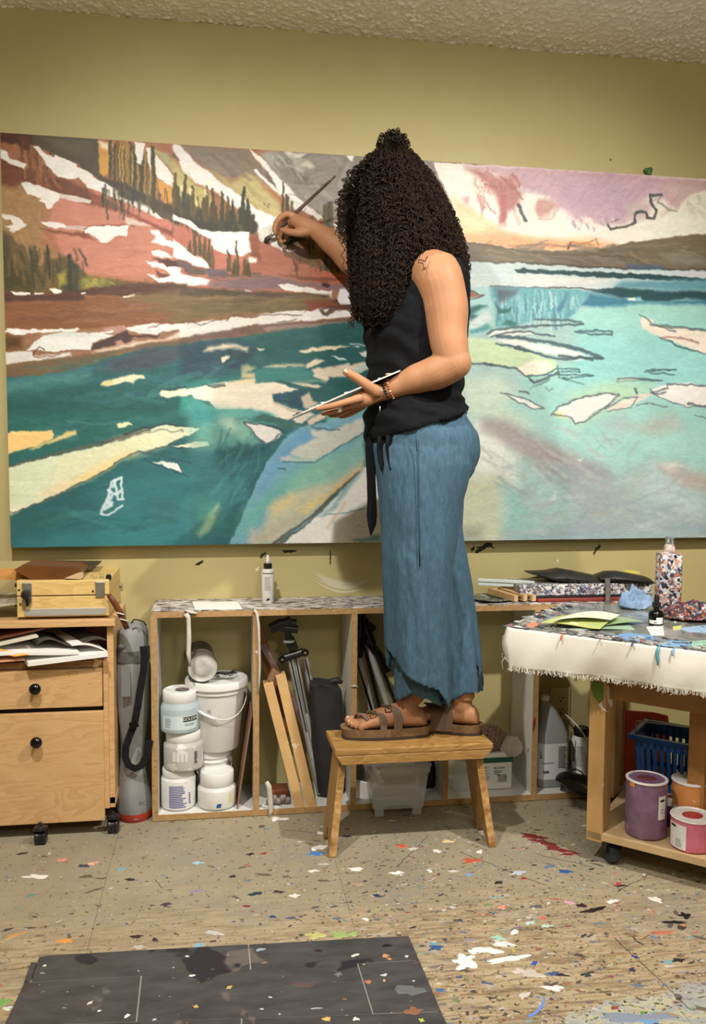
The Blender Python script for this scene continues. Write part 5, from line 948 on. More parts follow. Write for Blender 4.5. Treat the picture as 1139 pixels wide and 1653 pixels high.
# metal can lying on the bucket lid, its end facing the room
q = pY(327.5, 1080, 2.70); ax = Vector((-.12, .93, .10)).normalized(); rot = ax.to_track_quat('Z', 'Y').to_matrix()
q = Vector((q.x, 2.66, bzt+.047)); can = thing('tin_can', 'paint-caked tin can lying on its side on the bucket lid', 'can', (q.x, q.y+.05, bzt))
MB().lathe([(.0455, .0), (.0465, .003), (.0455, .005), (.0455, .115), (.0465, .118), (.044, .119)], q+Vector((0, .004, 0)), 40, rot).build('can_body', mat('caked_dark_tin', (70, 64, 56), (110, 104, 94), 22, rough=.5, bump=.6, bscale=50), can, smooth=True, auto=40)
MB().lathe([(.0445, -.0005), (.043, .003), (.030, .0035), (.028, .0015), (.012, .002)], q, 40, rot, cap=(0, 1)).build('can_end', mat('grey_crust', (206, 203, 196), (176, 174, 168), 26, rough=.6, bump=.5, bscale=40), can, smooth=True)
wt = MB(); 
for k in range(7):
    a = Vector((q.x+.04+k*.002, 2.70+k*.004, bzt+.016+.003*math.sin(k))); wt.tube([a, a+Vector((.02, -.008, .006-.002*k)), a+Vector((.045, -.006, -.004+.002*k)), a+Vector((.052, .012, -.005))], .0016, 6)
tag(wt.build('wire_whisk', mat('dark_wire', (60, 58, 54), rough=.4, metal=.6), smooth=True), 'tangled dark wire whisk lying on the white bucket lid beside the can', 'whisk')
# brown board leaning against the divider
dvx = DX[1][0]
a = pz(384, 1306, SB+.001); zt_b = pY(411, 1161, SHF+.01).z+.01; zt_c = pY(399, 1128, WY-.03).z
tag(MB().prism([(a.x, SHF+.012, SB), (dvx-.003, SHF+.012, zt_b), (dvx-.003, WY-.02, zt_b+.012), (a.x, WY-.02, SB)], (-.0035, 0, 0)).build('fiber_board', mat('brown_fibreboard', (150, 112, 88), (136, 100, 78), 12, rough=.7)), 'brown fibreboard sheet leaning on the divider right of the white bucket', 'board')
# ---------------------------------------------------------------- second bay: boards, tripod, dark bag
def plank(name, p0, p1, w, th, Y, m, label, cat, tilt=0, parent=None, dy=.02):
    """long board from lower point p0 to upper point p1 (pixels at Y); w in picture plane, th in depth"""
    a, b = pY(p0[0], p0[1], Y), pY(p1[0], p1[1], Y+dy); d = (b-a); n = Vector((-d.z, 0, d.x)).normalized()*w/2; o = MB().obox((a+b)/2, n, d/2, Vector((0, th/2, 0)))
    if parent is not None: return o.build(name, m, parent, bevel=.001)
    return tag(o.build(name, m, bevel=.001), label, cat)
pinep = mat('planed_pine', (198, 158, 104), (212, 174, 120), 6, (1.5, 8, 1.5), .5, .1, spots=[((236, 210, 180), 24, .70, 3), ((110, 70, 34), 22, .72, 9)])
fr = thing('stretcher_bars', 'pair of raw pine stretcher boards leaning in the second bay', 'stretcher bars', pz(495, 1312, SB))
plank('board', (484, 1302), (432, 1100), .030, .05, 2.632, pinep, '', '', parent=fr); plank('board', (502, 1299), (452, 1088), .031, .05, 2.632, pinep, '', '', parent=fr)
plank('board_end', (441, 1101), (450, 1082), .046, .036, 2.655, mat('dark_stained_end', (126, 88, 48), (90, 60, 34), 20), '', '', parent=fr)
ez2 = plank('mahogany_board', (497, 1180), (424, 1040), .020, .012, 2.70, mat('paint_streaked_board', (92, 54, 40), (134, 120, 118), 26, (1, 1, 1), .35), 'paint-streaked mahogany board leaning behind the pine boards', 'board')
plank('brown_board', (470, 1180), (415, 1020), .04, .012, 2.745, mat('orange_brown_board', (150, 94, 44), (128, 78, 36), 8, rough=.5), 'orange brown board leaning at the very left of the second bay', 'board')
tp = thing('camera_tripod', 'silver legged tripod with black pan head leaning in the second bay', 'tripod', pz(500, 1285, SB))
alu = mat('silver_tube', (206, 206, 204), (186, 188, 188), 10, rough=.3, metal=.5)
for (x0, y0, x1, y1, r, Y) in ((494,1180,468,1062,.010,2.69),(494,1150,476,1058,.009,2.70),(502,1110,492,1062,.011,2.73)):
    A_, B_ = pY(x0, y0, Y), pY(x1, y1, Y+.01); d = (A_-B_).normalized(); A2 = B_+d*min(.5, (B_.z-SB-.01)/abs(d.z)) ; o = MB().tube([B_, A2], r, 12); lg = o.build('leg', alu, tp, smooth=True, auto=40)
    MB().tube([B_+Vector((0, -r, 0)), A_+Vector((0, -r, 0))], .0022, 6).build('groove', blackp, lg)
hd = MB(); 
for pts, r in (([(474,1048),(466,1030)], .016), ([(466,1032),(463,1012)], .011), ([(436,1014),(452,1005),(478,1006)], .014), ([(436,1016),(450,1012),(480,1016)], .013), ([(458,1062),(490,1052)], .013), ([(445,1010),(470,1002)], .016)): hd.tube([pY(x, y, 2.69) for x, y in pts], r, 14)
hd.build('pan_head', blackp, tp, smooth=True, auto=45)
for x, y in ((492, 1053), (455, 1064)): qq = pY(x, y, 2.672); MB().lathe([(.010, 0), (.012, -.002), (.012, -.006), (.006, -.007)], qq, 20, 'Y').build('hinge_cap', blackm, tp, smooth=True, auto=40).name; MB().lathe([(.004, -.0071), (.004, -.0085)], qq, 14, 'Y').build('bolt', steel, tp)
qq = pY(466, 1036, 2.68); MB().lathe([(.0175, 0), (.0175, .004)], qq, 24).build('collar_ring', alu, tp)
def sack(name, label, rows, Y, dep, m, cat='bag', amp=.05, n=36):
    rs = []
    for k, (y, a, b) in enumerate(rows):
        A_, B_ = pY(a, y, Y), pY(b, y, Y); cx_ = (A_.x+B_.x)/2; rx = (B_.x-A_.x)/2; R_ = []
        for i in range(n):
            t = 2*PI*i/n; e = .7; cx, sy_ = math.copysign(abs(math.cos(t))**e, math.cos(t)), math.copysign(abs(math.sin(t))**e, math.sin(t)); w = 1+amp*math.sin(4*t+k*.9)+amp*.6*math.sin(7*t-k*1.7)
            R_.append((cx_+rx*cx*w, Y+dep*sy_*w, max(A_.z, SB+.001)))
        rs.append(R_)
    return tag(MB().rings(rs).build(name, m, smooth=True, sub=1), label, cat)
dsm = mat('charcoal_nylon', (48, 48, 52), (38, 38, 42), 9, rough=.6, bump=.4, bscale=18, bdist=.006, spots=[((190, 186, 180), 30, .80, 2)])
sack('bag', 'charcoal fabric sack standing in the second bay beside the tripod', [(1290,512,551), (1270,508,552), (1220,503,553), (1180,500,553), (1150,499,552), (1120,498,552), (1104,498,550), (1099,500,520), (1103,510,518)], 2.70, .045, dsm)
tag(MB().tube([pY(x, y, 2.69) for x, y in ((528, 1108), (534, 1100), (545, 1098), (552, 1102))], [.005, .010, .011, .006], 8).build('bag_opening', dsm, tag(bpy.data.objects['bag']) , smooth=True))
blk = MB().box(*[v for v in (pz(440, 1300, SB).x, pz(468, 1300, SB).x)], 2.66, 2.72, SB, SB+.036)
tag(blk.build('wood_block', mat('red_brown_block', (128, 72, 44), (104, 56, 36), 20, rough=.7), bevel=.003), 'small red-brown wood block at the left of the second bay floor', 'block')
sc_ = MB(); p0 = pz(450, 1298, SB)
for k in range(5): sc_.ball((p0.x-.03+k*.014, 2.635+rnd.uniform(-.008, .008), SB+.012+.010*(k % 2)), (.012, .010, .012), 8)
tag(sc_.build('paint_rag', mat('grey_rag', (150, 140, 132), (110, 100, 96), 40, rough=.8, bump=.6, bscale=80), smooth=True), 'small crumpled grey rag beside the red-brown block in the second bay', 'rag')
# ---------------------------------------------------------------- third bay: folded light stand, tub
ls = thing('light_stand', 'folded black and silver stand leaning in the third bay', 'stand', pz(640, 1285, SB))
for (x0, y0, x1, y1, r, m, nm) in ((610,1190,578,1050,.011,alu,'leg'),(622,1185,588,1040,.006,blackm,'leg'),(634,1165,590,1030,.011,alu,'leg'),(645,1150,592,1020,.005,blackm,'leg'),(592,1120,574,1060,.004,blackm,'leg')):
    A_, B_ = pY(x0, y0, 2.70), pY(x1, y1, 2.72); MB().tube([A_+(A_-B_)*max(.02, min(.5, (A_.z-SB-.012)/max(.01, B_.z-A_.z))), B_], r, 12).build(nm, m, ls, smooth=True, auto=40)
hd = MB()
for pts, r in (([(576,1060),(582,1010),(580,992)], .020), ([(584,1000),(600,1012),(604,1016)], .010), ([(590,1030),(612,1058),(625,1084)], .013), ([(586,1000),(600,1040)], .016)): hd.tube([pY(x, y, 2.70) for x, y in pts], r, 12)
hd.build('stand_head', blackm, ls, smooth=True, auto=45)
clearp = mat('frosted_clear_plastic', (214, 220, 222), rough=.22, alpha=.34)
def tub():
    Yf, Yk = SHF+.0-.06, 2.78
    a, b = pY(606, 1300, Yf), pY(668, 1300, Yf); t = thing('storage_tub', 'clear plastic storage tub full of papers under the step stool', 'tub', ((a.x+b.x)/2, (Yf+Yk)/2, .002))
    at, bt = pY(598, 1240, Yf), pY(690, 1240, Yf); z0, z1 = .024, at.z+.0
    x0, x1 = pY(603, 1300, Yf).x, pY(682, 1300, Yf).x; w = .002
    m = MB()
    def ring(z, g): return [(x0-g, Yf-g*.5, z), (x1+g, Yf-g*.5, z), (x1+g, Yk+0*g, z), (x0-g, Yk+0*g, z)]
    m.rings([ring(z0, 0), ring(z0+.01, .003), ring(z1-.02, .012), ring(z1-.018, .020), ring(z1, .021)], (1, 0)).rings([ring(z1, .018), ring(z0+.012, .001)], (0, 1))
    for x in (x0+.018, x1-.018): m.box(x-.014, x+.014, Yf+.001, Yf+.008, .003, z0+.01)
    m.build('tub_body', clearp, t)
    MB().rings([ring(z1, .024), ring(z1+.010, .024), ring(z1+.014, .014)]).build('lid', clearp, t, bevel=.002)
    for k, (c1_, dz) in enumerate((((206, 196, 176), .0), ((176, 166, 146), .02), ((216, 208, 192), .036), ((150, 136, 110), .06))):
        MB().obox(((x0+x1)/2+.004*k, (Yf+Yk)/2+.01, z0+.018+dz), ((x1-x0)/2*.86-.006*k, 0, .003*(k % 2)), (0, (Yk-Yf)*.38, 0), (0, 0, .007)).build('paper_stack', mat('tub_paper%d' % k, c1_, tuple(v*.85 for v in c1_), 20, (1, 1, 14), .8), t)
    MB().box(x0+.004, x0+.018, Yf-.0125, Yf-.012, z1-.014, z1-.002).build('sticker', wlab, t)
tub()
tag(MB().obox(pz(590, 1296, SB)+Vector((.0, .03, .028)), (.030, 0, -.008), (0, .004, .001), (.004, 0, .026)).build('paper_scrap', paper), 'torn white paper scrap on the third bay floor left of the tub', 'paper')
sack('black_bag', 'black fabric bundle standing right of the clear tub', [(1283,672,702), (1260,676,704), (1230,680,700), (1200,682,692)], 2.72, .03, mat('black_cloth', (24, 24, 26), (32, 32, 34), 9, rough=.7))
tag(MB().prism([pY(x, y, 2.69) for x, y in ((700, 1222), (713, 1225), (715, 1284), (712, 1285))], (0, .05, 0)).build('foam_board', mat('pale_blue_board', (196, 204, 212), (206, 212, 218), 9)), 'pale foam board standing against the divider right of the black bundle', 'board')
# fourth bay: clear bin edge and the carton with bag of beads
tag(MB().rings([[(x, y, z) for x, y in ((pY(731, 1280, 2.66).x, 2.66), (pY(765, 1280, 2.66).x, 2.66), (pY(765, 1280, 2.66).x, 2.77), (pY(731, 1280, 2.66).x, 2.77))] for z in (SB+.001, .12)], (1, 0)).build('clear_bin', clearp, bevel=.002), 'clear plastic bin behind the right stool leg', 'bin')
def carton():
    a, b = pY(772, 1278, 2.655), pY(828, 1278, 2.655); zt_ = pY(800, 1225, 2.655).z
    t = thing('paint_tub', 'square white and green tub with barcode label in the fourth bay', 'tub', ((a.x+b.x)/2, 2.70, SB)); x0, x1, y0, y1 = a.x-.01, b.x, 2.655, 2.765
    MB().box(x0+.004, x1-.004, y0+.003, y1, SB+.001, zt_-.012).build('tub_body', wplas, t, bevel=.006)
    MB().box(x0+.001, x1-.001, y0, y1+.003, zt_-.013, zt_+.004).build('green_band', mat('dark_green', (24, 84, 62), (30, 96, 70), 9, rough=.4), t, bevel=.002)
    MB().box(x0-.002, x1+.002, y0-.003, y1+.006, zt_+.004, zt_+.020).build('lid', wlid, t, bevel=.004)
    l = MB().box(x0+.012, x0+.055, y0+.0022, y0+.003, SB+.03, zt_-.022).box(x0+.058, x1-.008, y0+.0022, y0+.003, SB+.022, zt_-.022).build('label', mat('pale_label', (212, 216, 214), (220, 222, 220), 9), t)
    m = MB(); w_ = x1-.008-(x0+.058); cx_ = (x0+.058+x1-.008)/2
    for i in range(11): m.box(cx_-.014+i*.0028, cx_-.014+i*.0028+rnd.uniform(.0007, .0018), y0+.0018, y0+.0022, SB+.026, SB+.052)
    m.box(x0+.062, x0+.067, y0+.0018, y0+.0022, zt_-.034, zt_-.029).box(x0+.069, x0+.098, y0+.0018, y0+.0022, zt_-.033, zt_-.0305)
    for i in range(4): m.box(x0+.062+.008*(i > 2), x0+.062+.03*rnd.uniform(.6, 1), y0+.0018, y0+.0022, zt_-.042-i*.005, zt_-.040-i*.005)
    for i in range(9): m.box(x0+.016, x0+.016+.032*rnd.uniform(.5, 1), y0+.0018, y0+.0022, zt_-.030-i*.005, zt_-.0285-i*.005)
    m.build('small_print', ink, l)
    return (x0+x1)/2, zt_+.020
cxx, czz = carton()
rs = []; 
for k, (z, r) in enumerate(((0, .045), (.006, .058), (.03, .066), (.05, .062), (.068, .046), (.078, .024), (.081, .01))):
    rs.append([(cxx-.012+r*math.cos(t)*(1+.07*math.sin(5*t+k)), 2.70+r*.75*math.sin(t)*(1+.06*math.sin(3*t+k*2)), czz+z) for t in [2*PI*i/36 for i in range(36)]])
bgt = thing('seed_bag', 'clear plastic bag of small brown beads on the white and green tub', 'bag', (cxx, 2.70, czz))
MB().rings(rs).build('brown_beads', mat('brown_beads', (70, 48, 40), (170, 140, 124), 240, rough=.5, bump=1., bscale=260, detail=1, bdist=.004), bgt, smooth=True, sub=1)
rs = []
for k, (z, r) in enumerate(((-.018, .026), (-.006, .034), (.012, .038), (.03, .032), (.044, .02), (.05, .026))):
    rs.append([(cxx+.058+r*math.cos(t)*(1+.12*math.sin(4*t+k)), 2.665+r*.6*math.sin(t)*(1+.14*math.sin(5*t+k*2)), czz+z) for t in [2*PI*i/30 for i in range(30)]])
MB().rings(rs).build('bag_neck', mat('clear_film', (206, 190, 180), (224, 214, 206), 30, rough=.15, trans=.35, bump=.9, bscale=30, bdist=.008), bgt, smooth=True, sub=1)
# ---------------------------------------------------------------- fifth bay: jug, bottle, outlet, cord, black bag
def jug():
    Yc = 2.70; a, b = pY(868, 1255, 2.655), pY(918, 1255, 2.655); z0 = SB; x0, x1 = a.x, b.x; cx_ = (x0+x1)/2; hw = (x1-x0)/2
    t = thing('plastic_jug', 'large clear plastic jug with white label beside the outlet', 'jug', (cx_, Yc, z0)); zt_ = pY(880, 1122, Yc).z
    H = zt_-z0; rs = []
    xn = pY(880, 1125, Yc).x
    for f, s, off in ((0, .9, 0), (.02, 1, 0), (.30, 1, 0), (.50, 1, 0), (.60, .97, .0), (.72, .82, .25), (.84, .52, .62), (.90, .30, .93), (.93, .24, 1), (.955, .24, 1)):
        c_ = cx_*(1-off)+xn*off; e = .45 if f < .7 else .8
        rs.append([(c_+hw*s*math.copysign(abs(math.cos(u))**e, math.cos(u)), Yc+hw*s*.95*math.copysign(abs(math.sin(u))**e, math.sin(u)), z0+H*f) for u in [2*PI*i/40 for i in range(40)]])
    MB().rings(rs).build('jug_body', mat('milky_plastic', (176, 182, 184), (188, 194, 196), 6, rough=.25, trans=.3, sss=.1), t, smooth=True, auto=60)
    MB().lathe([(.0135, z0+H*.945), (.0145, z0+H*.95), (.0145, z0+H*.995), (.012, z0+H)], (xn, Yc, 0), 28).build('cap', wlid, t, smooth=True, auto=40)
    rs = [[(cx_+(hw+.001)*math.copysign(abs(math.cos(u))**.45, math.cos(u)), Yc+(hw*.95+.001)*math.copysign(abs(math.sin(u))**.45, math.sin(u)), z) for u in [2*PI*i/40 for i in range(40)]] for z in (z0+H*.10, z0+H*.50)]
    lb = MB().rings(rs, (0, 0)).build('label', mat('jug_label', (212, 216, 220), (220, 222, 226), 5), t, smooth=True)
    yf = Yc-hw*.95-.0018; m = MB()
    for i in range(12): m.box(cx_+.012, cx_+.012+.030*rnd.uniform(.7, 1), yf-.0005, yf, z0+H*.46-i*.0062, z0+H*.46-i*.0062+.0028)
    m.box(x0+.006, cx_-.004, yf-.0005, yf, z0+H*.285, z0+H*.29).box(x0+.014, x0+.034, yf-.0005, yf, z0+H*.175, z0+H*.20)
    for k in range(3): m.box(x0+.002, x0+.010-.002*k, yf-.0005, yf, z0+H*(.345+.03*k), z0+H*(.36+.03*k))
    m.build('small_print', mat('grey_ink3', (96, 100, 110)), lb)
jug()
tB, cB, rB, zbB, zlB, ztB, _ = jar('plastic_bottle', 'white round bottle with black cap right of the clear jug', 'bottle', 921, 951, 1174, 1186, 1246, 2.735, wplas, blackp, None, .26, .72, z=SB+.0, lidw=1.05)
rb = []; bars(rb, -.025, zbB+.085, .010, .05, 6, 0, .6, 21); wrap(rb, cB, rB, ink, 'lettering', tB); rb = []; bars(rb, .0, zbB+.08, .028, .07, 12, 0, .4, 22); wrap(rb, cB, rB, greyink, 'small_print', tB)
q = pY(903, 1136, WY); ot = thing('wall_outlet', 'cream double wall outlet behind the clear jug', 'outlet', (q.x, WY, q.z)); crm = mat('cream_plate', (206, 196, 150), (212, 202, 158), 6, rough=.4)
MB().box(q.x-.036, q.x+.036, WY-.006, WY-.001, q.z-.058, q.z+.058).build('cover_plate', crm, ot, bevel=.002)
for dz in (.020, -.020):
    rc = MB().lathe([(.0165, 0), (.0165, -.003)], (q.x, WY-.006, q.z+dz), 28, 'Y').build('receptacle', crm, ot)
    m = MB().box(q.x-.008, q.x-.0055, WY-.0098, WY-.009, q.z+dz-.001, q.z+dz+.008).box(q.x+.0055, q.x+.008, WY-.0098, WY-.009, q.z+dz-.001, q.z+dz+.007).lathe([(.003, 0), (.003, -.0008)], (q.x, WY-.009, q.z+dz-.008), 12, 'Y'); m.build('slot', blackm, rc)
cp = [(908, 1150, 2.80), (920, 1160, 2.76), (932, 1172, 2.70), (942, 1186, 2.68), (950, 1200, 2.68), (953, 1212, 2.69)]
cd = MB().tube([pY(*c) for c in cp], .0028, 8).build('power_cord', mat('white_cord', (222, 220, 214), rough=.4), smooth=True); tag(cd, 'white power cord running from the wall outlet past the bottle', 'cord')
cd = MB().tube([pY(x, y, Y) for x, y, Y in ((922,1182,2.69),(920,1200,2.68),(920,1225,2.68),(922,1243,2.68))], .0016, 6).build('power_cord', blackm, smooth=True); tag(cd, 'thin black cord hanging between the jug and the white bottle', 'cord')
bb_ = pz(930, 1262, SB)
rs = []
for k, (x, y0_, y1_, dep) in enumerate(((896,1262,1266,.006),(905,1248,1272,.030),(918,1246,1285,.045),(936,1248,1302,.055),(960,1254,1318,.055),(985,1262,1318,.05),(1008,1266,1310,.04),(1020,1276,1300,.015))):
    T_, B_ = pY(x, y0_, 2.60), pY(x, y1_, 2.56); T_.z = max(T_.z, .03); B_.z = max(B_.z, .004 if x > 945 else SB+.004); c_ = (T_.z+B_.z)/2; h_ = (T_.z-B_.z)/2; yc = 2.60+.012*k/7-.03*(k > 2)
    rs.append([(T_.x, yc+dep*math.cos(t)*(1+.08*math.sin(3*t+k)), c_+h_*math.sin(t)*(1+.05*math.sin(5*t))) for t in [2*PI*i/30 for i in range(30)]])
sbg = thing('shoulder_bag', 'shiny black shoulder bag lying partly out of the shelf by the table leg', 'bag', (1.2, 2.57, .004)); MB().rings(rs).build('bag_body', mat('black_vinyl', (20, 20, 22), (30, 30, 32), 8, rough=.35, bump=.5, bscale=14, bdist=.01), sbg, smooth=True, sub=1)
MB().tube([pY(x, y, 2.54) for x, y in ((918,1247),(928,1241),(938,1246),(945,1256))], .004, 8, flat=(.5, 1)).build('strap', blackp, sbg, smooth=True)
# ---------------------------------------------------------------- on top of the shelf
ZS = SZ+.0015
tag(MB().prism([pz(x, y, ZS+.0004) for x, y in ((315, 984.5), (310, 971.5), (383, 971.5), (391, 983.5))][::-1], (0, 0, .0008)).build('paper_sheet', paper), 'flat white paper sheet on the left part of the shelf top', 'paper')
def bottle():
    c = pz(432, 973, ZS); c = Vector((c.x, c.y, 0)); r = (pY(442, 950, c.y)-pY(422, 950, c.y)).length/2; z1 = pY(432, 917, c.y).z; z2 = pY(432, 910, c.y).z; z3_ = pY(432, 896, c.y).z
    t = thing('squeeze_bottle', 'white squeeze bottle with black collar standing on the shelf top', 'bottle', (c.x, c.y, ZS))
    MB().lathe([(r*.9, ZS), (r, ZS+.003), (r, z1-.012), (r*.9, z1-.004), (r*.45, z1)], c, 32).build('bottle_body', wplas, t, smooth=True, auto=50)
    MB().lathe([(r*.62, z1-.002), (r*.68, z1), (r*.68, z2), (r*.4, z2+.002)], c, 28).build('collar', blackp, t, smooth=True, auto=40)
    MB().lathe([(r*.42, z2), (r*.30, z2+.010), (r*.2, z3_-.004), (r*.12, z3_)], c, 20).build('nozzle', wlid, t, smooth=True)
    wrap([(-r, r, z1-.016, z1-.0135)], c, r, ink, 'black_line', t); rb = []; bars(rb, 0, (ZS+z1)/2+.008, .022, .045, 10, 0, .3, 30); wrap(rb, c, r, greyink, 'small_print', t)
    wrap([(-.003, .006, ZS+.012, ZS+.015), (-.005, .004, ZS+.010, ZS+.0135), (-.002, .007, ZS+.0145, ZS+.017)], c, r, ink, 'leaf_mark', t)
bottle()
whs = mat('pale_blue_slat', (196, 210, 208), (206, 218, 216), 8, rough=.5)
def stick(name, a, b, w, h, m, label, cat, grp=None, endm=None, dz=0):
    A_, B_ = Vector(a), Vector(b); d = (B_-A_); n = Vector((-d.y, d.x, 0)).normalized()*w/2
    o = MB().obox((A_+B_)/2, d/2, n, Vector((0, 0, h/2))); o.m = [0]*6
    o.m[4] = 1; o.m[5] = 1
    return tag(o.build(name, [m, endm or m], bevel=.001), label, cat, grp)
a = pY(770, 943, 2.72); 
def on(px, py, z): p = pz(px, py, z); return p
for k, (za, lb_) in enumerate(((ZS+.046, 'pale white slat lying lowest of the white pair on the shelf'), (ZS+.058, 'pale white slat lying on top of the white pair'))):
    A_ = pY(771, 938-7*k+2, 2.75); B_ = pY(862, 950-5*k, 2.70); A_.z = za; B_.z = za-.004; stick('slat', A_, B_, .022, .009, whs, lb_, 'slat', 'white slats on the shelf')
rawp = mat('raw_pine', (190, 150, 100), (206, 168, 120), 6, (6, 2, 2), .6); endp = mat('pine_end_grain', (226, 196, 146), (214, 180, 128), 30, rough=.7)
for k, (p0, p1, z, lb_) in enumerate((((790, 951), (833, 966), ZS+.013, 'leftmost of the three short pine bars on the shelf'), ((806, 948), (848, 964), ZS+.014, 'middle one of the three short pine bars on the shelf'), ((820, 946), (862, 963), ZS+.013, 'rightmost of the three short pine bars on the shelf'))):
    A_, B_ = pY(p0[0], p0[1], 2.74), pY(p1[0], p1[1], 2.635); A_.z = z+.010; B_.z = z
    stick('pine_bar', A_, B_, .018, .020, rawp, lb_, 'wood bar', 'pine bars on the shelf', endp)
trash = mess('paint_crusted', (178, 176, 178), [(60, 58, 64), (190, 188, 188), (90, 84, 92), (90, 104, 140), (150, 140, 136), (226, 222, 218), (60, 60, 64), (130, 100, 98), (206, 206, 204), (214, 214, 210), (120, 134, 150)], 85, .7, .45)
def flatbox(name, pl, pr, ytop, ybot, y0, y1, m, label, cat, bev=.003, z=None, h=None):
    A_, B_ = pY(pl, ybot, y0), pY(pr, ybot, y0); T_ = pY(pl, ytop, y0); z0 = A_.z if z is None else z; h = T_.z-A_.z if h is None else h
    return tag(MB().box(A_.x, B_.x, y0, y1, z0, z0+h).build(name, m, bevel=bev), label, cat)
flatbox('folder', 868, 1030, 966, 976, 2.625, 2.80, mat('brick_red_folder', (136, 56, 44), (120, 46, 38), 9, rough=.5), 'brick red flat folder under the crusted tray on the shelf', 'folder', z=ZS, h=.012)
flatbox('paint_tray', 838, 1052, 945, 962, 2.65, 2.80, trash, 'wide tray box crusted with grey and blue paint on the shelf', 'tray', z=ZS+.021 if False else ZS+.0175, h=.036)
flatbox('tray_mat', 838, 1052, 962, 966, 2.64, 2.80, blackp, 'thin black sheet between the red folder and the crusted tray', 'sheet', .001, z=ZS+.0125, h=.0045)
def blackfold(name, pts, z0, label, w=.07, Y=2.73):
    rs = []
    for k, (x, yt, yb) in enumerate(pts):
        T_, B_ = pY(x, yt, Y), pY(x, yb, Y); c_ = (T_.z+B_.z)/2; h_ = max(.0015, (T_.z-B_.z)/2)
        rs.append([(T_.x, Y+w*math.cos(t)*(.6+.4*min(1, k/2, (len(pts)-1-k)/2)), c_+h_*math.sin(t)) for t in [2*PI*i/20 for i in range(20)]])
    return tag(MB().rings(rs).build(name, mat('black_portfolio', (28, 27, 26), (40, 38, 36), 8, rough=.45, bump=.5, bscale=18, bdist=.006), smooth=True, auto=50), label, 'bag')
blackfold('black_portfolio', [(852,922.5,925),(866,922,929),(885,921,936),(902,917,940),(925,921,942),(950,926,943),(972,931,944),(985,934,943)], 0, 'glossy black folded bag lying left on the crusted tray')
blackfold('black_pouch', [(960,930,935),(980,922,938),(998,922,940),(1020,926,942),(1040,930,942),(1047,936,941)], 0, 'smaller dull black pouch lying right on the crusted tray', Y=2.70)
tag(MB().obox(pY(1020, 923, 2.76), (.018, 0, -.002), (0, .02, 0), (.002, 0, .003)).build('yellow_card', mat('yellow_card', (214, 206, 90))), 'yellow card corner behind the dull black pouch', 'card')
tag(MB().tube([pY(x, y, Y) for x, y, Y in ((980,934,2.645),(981,945,2.635),(981,960,2.612),(980,975,2.595),(979,988,2.59))], .0085, 8, flat=(.25, 1)).build('grey_strap', mat('grey_webbing', (96, 92, 86), (84, 80, 76), 60, rough=.8), smooth=True), 'grey webbing strap hanging over the front of the crusted tray', 'strap')
tag(MB().lathe([(.02, 0), (.06, .002), (.075, .006), (.074, .008), (.02, .003)], (pY(795, 966, 2.68).x, 2.70, ZS+.001), 32).build('green_palette', mess('green_palette_paint', (110, 112, 104), [(50, 70, 40), (150, 148, 140), (60, 60, 60), (90, 100, 80)], 40, .7)), 'round dark palette plate beneath the pine bars behind the painter', 'plate')
# ---------------------------------------------------------------- rolling work table, turned 42 degrees
TZ = .64; TA = R(-42); TU = Vector((math.cos(TA), math.sin(TA), 0)); TV = Vector((-TU.y, TU.x, 0)); T0_ = pz(817, 1014, TZ); TL, TW = 1.15, .52
def TP(u, v, z): return T0_+TU*u+TV*v+Vector((0, 0, z-TZ))
def tq(px, py, z):       # table coordinates of a pixel on the plane z
    p = pz(px, py, z)-T0_; return p.dot(TU), p.dot(TV)
def tbox(mb, u0, u1, v0, v1, z0, z1, mi=0): return mb.obox(TP((u0+u1)/2, (v0+v1)/2, (z0+z1)/2), TU*(u1-u0)/2, TV*(v1-v0)/2, Vector((0, 0, (z1-z0)/2)), mi)
wt_ = thing('work_table', 'paint-covered rolling wood work table with a lower shelf on the right', 'table', TP(.4, .25, 0))
twood = mat('table_wood', (172, 134, 82), (192, 154, 100), 7, (1, 1, .25), .5, .1, spots=[((236, 228, 210), 40, .75, 4), ((110, 76, 40), 30, .74, 8)])
tbox(MB(), .015, TL, .015, TW-.015, TZ-.030, TZ-.004).build('table_top', twood, wt_)
lu, lv = tq(975, 1354, .085)
zs = .088
# corner leg: 2x4, seen on both faces
m = MB(); la = pz(950.5, 1347, .075); lb_ = pz(971, 1354, .075); lc = pz(993, 1341, .075)
u1, v1_ = (lb_-T0_).dot(TU), (lb_-T0_).dot(TV)
LU, LV = .044, .072
tbox(m, u1-LU, u1, v1_, v1_+LV, .062, TZ-.03); m.build('leg', twood, wt_, bevel=.002)
ua = u1-.001
tbox(MB(), u1-LU-.065, u1-.065, TW-.10, TW-.03, .062, TZ-.03).build('leg', twood, wt_, bevel=.002)
u2 = (pz(1110, 1330, zs)-T0_).dot(TU); vm = v1_+.135
for _ in range(30):
    u2 += (1112-(CX+F*((TP(u2, vm, .4)-Vector((0, 0, CAMZ))).dot(AR)/(TP(u2, vm, .4)-Vector((0, 0, CAMZ))).dot(AF))))*.001
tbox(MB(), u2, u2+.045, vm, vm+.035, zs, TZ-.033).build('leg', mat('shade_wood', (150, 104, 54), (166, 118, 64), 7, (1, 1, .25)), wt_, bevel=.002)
tbox(MB(), TL-.08, TL-.04, v1_, v1_+LV, .062, TZ-.03).build('leg', twood, wt_, bevel=.002); tbox(MB(), TL-.08, TL-.04, TW-.10, TW-.03, .062, TZ-.03).build('leg', twood, wt_, bevel=.002)
apz = pY(985, 1148, 2.16).z
tbox(MB(), u1+.0005, TL-.08, v1_+.03, v1_+.05, .455, TZ-.032).build('apron', mat('apron_wood', (140, 102, 58), (158, 118, 70), 7, (1, 1, 2), spots=[((70, 120, 140), 18, .77, 3), ((120, 80, 40), 20, .68, 6)]), wt_)
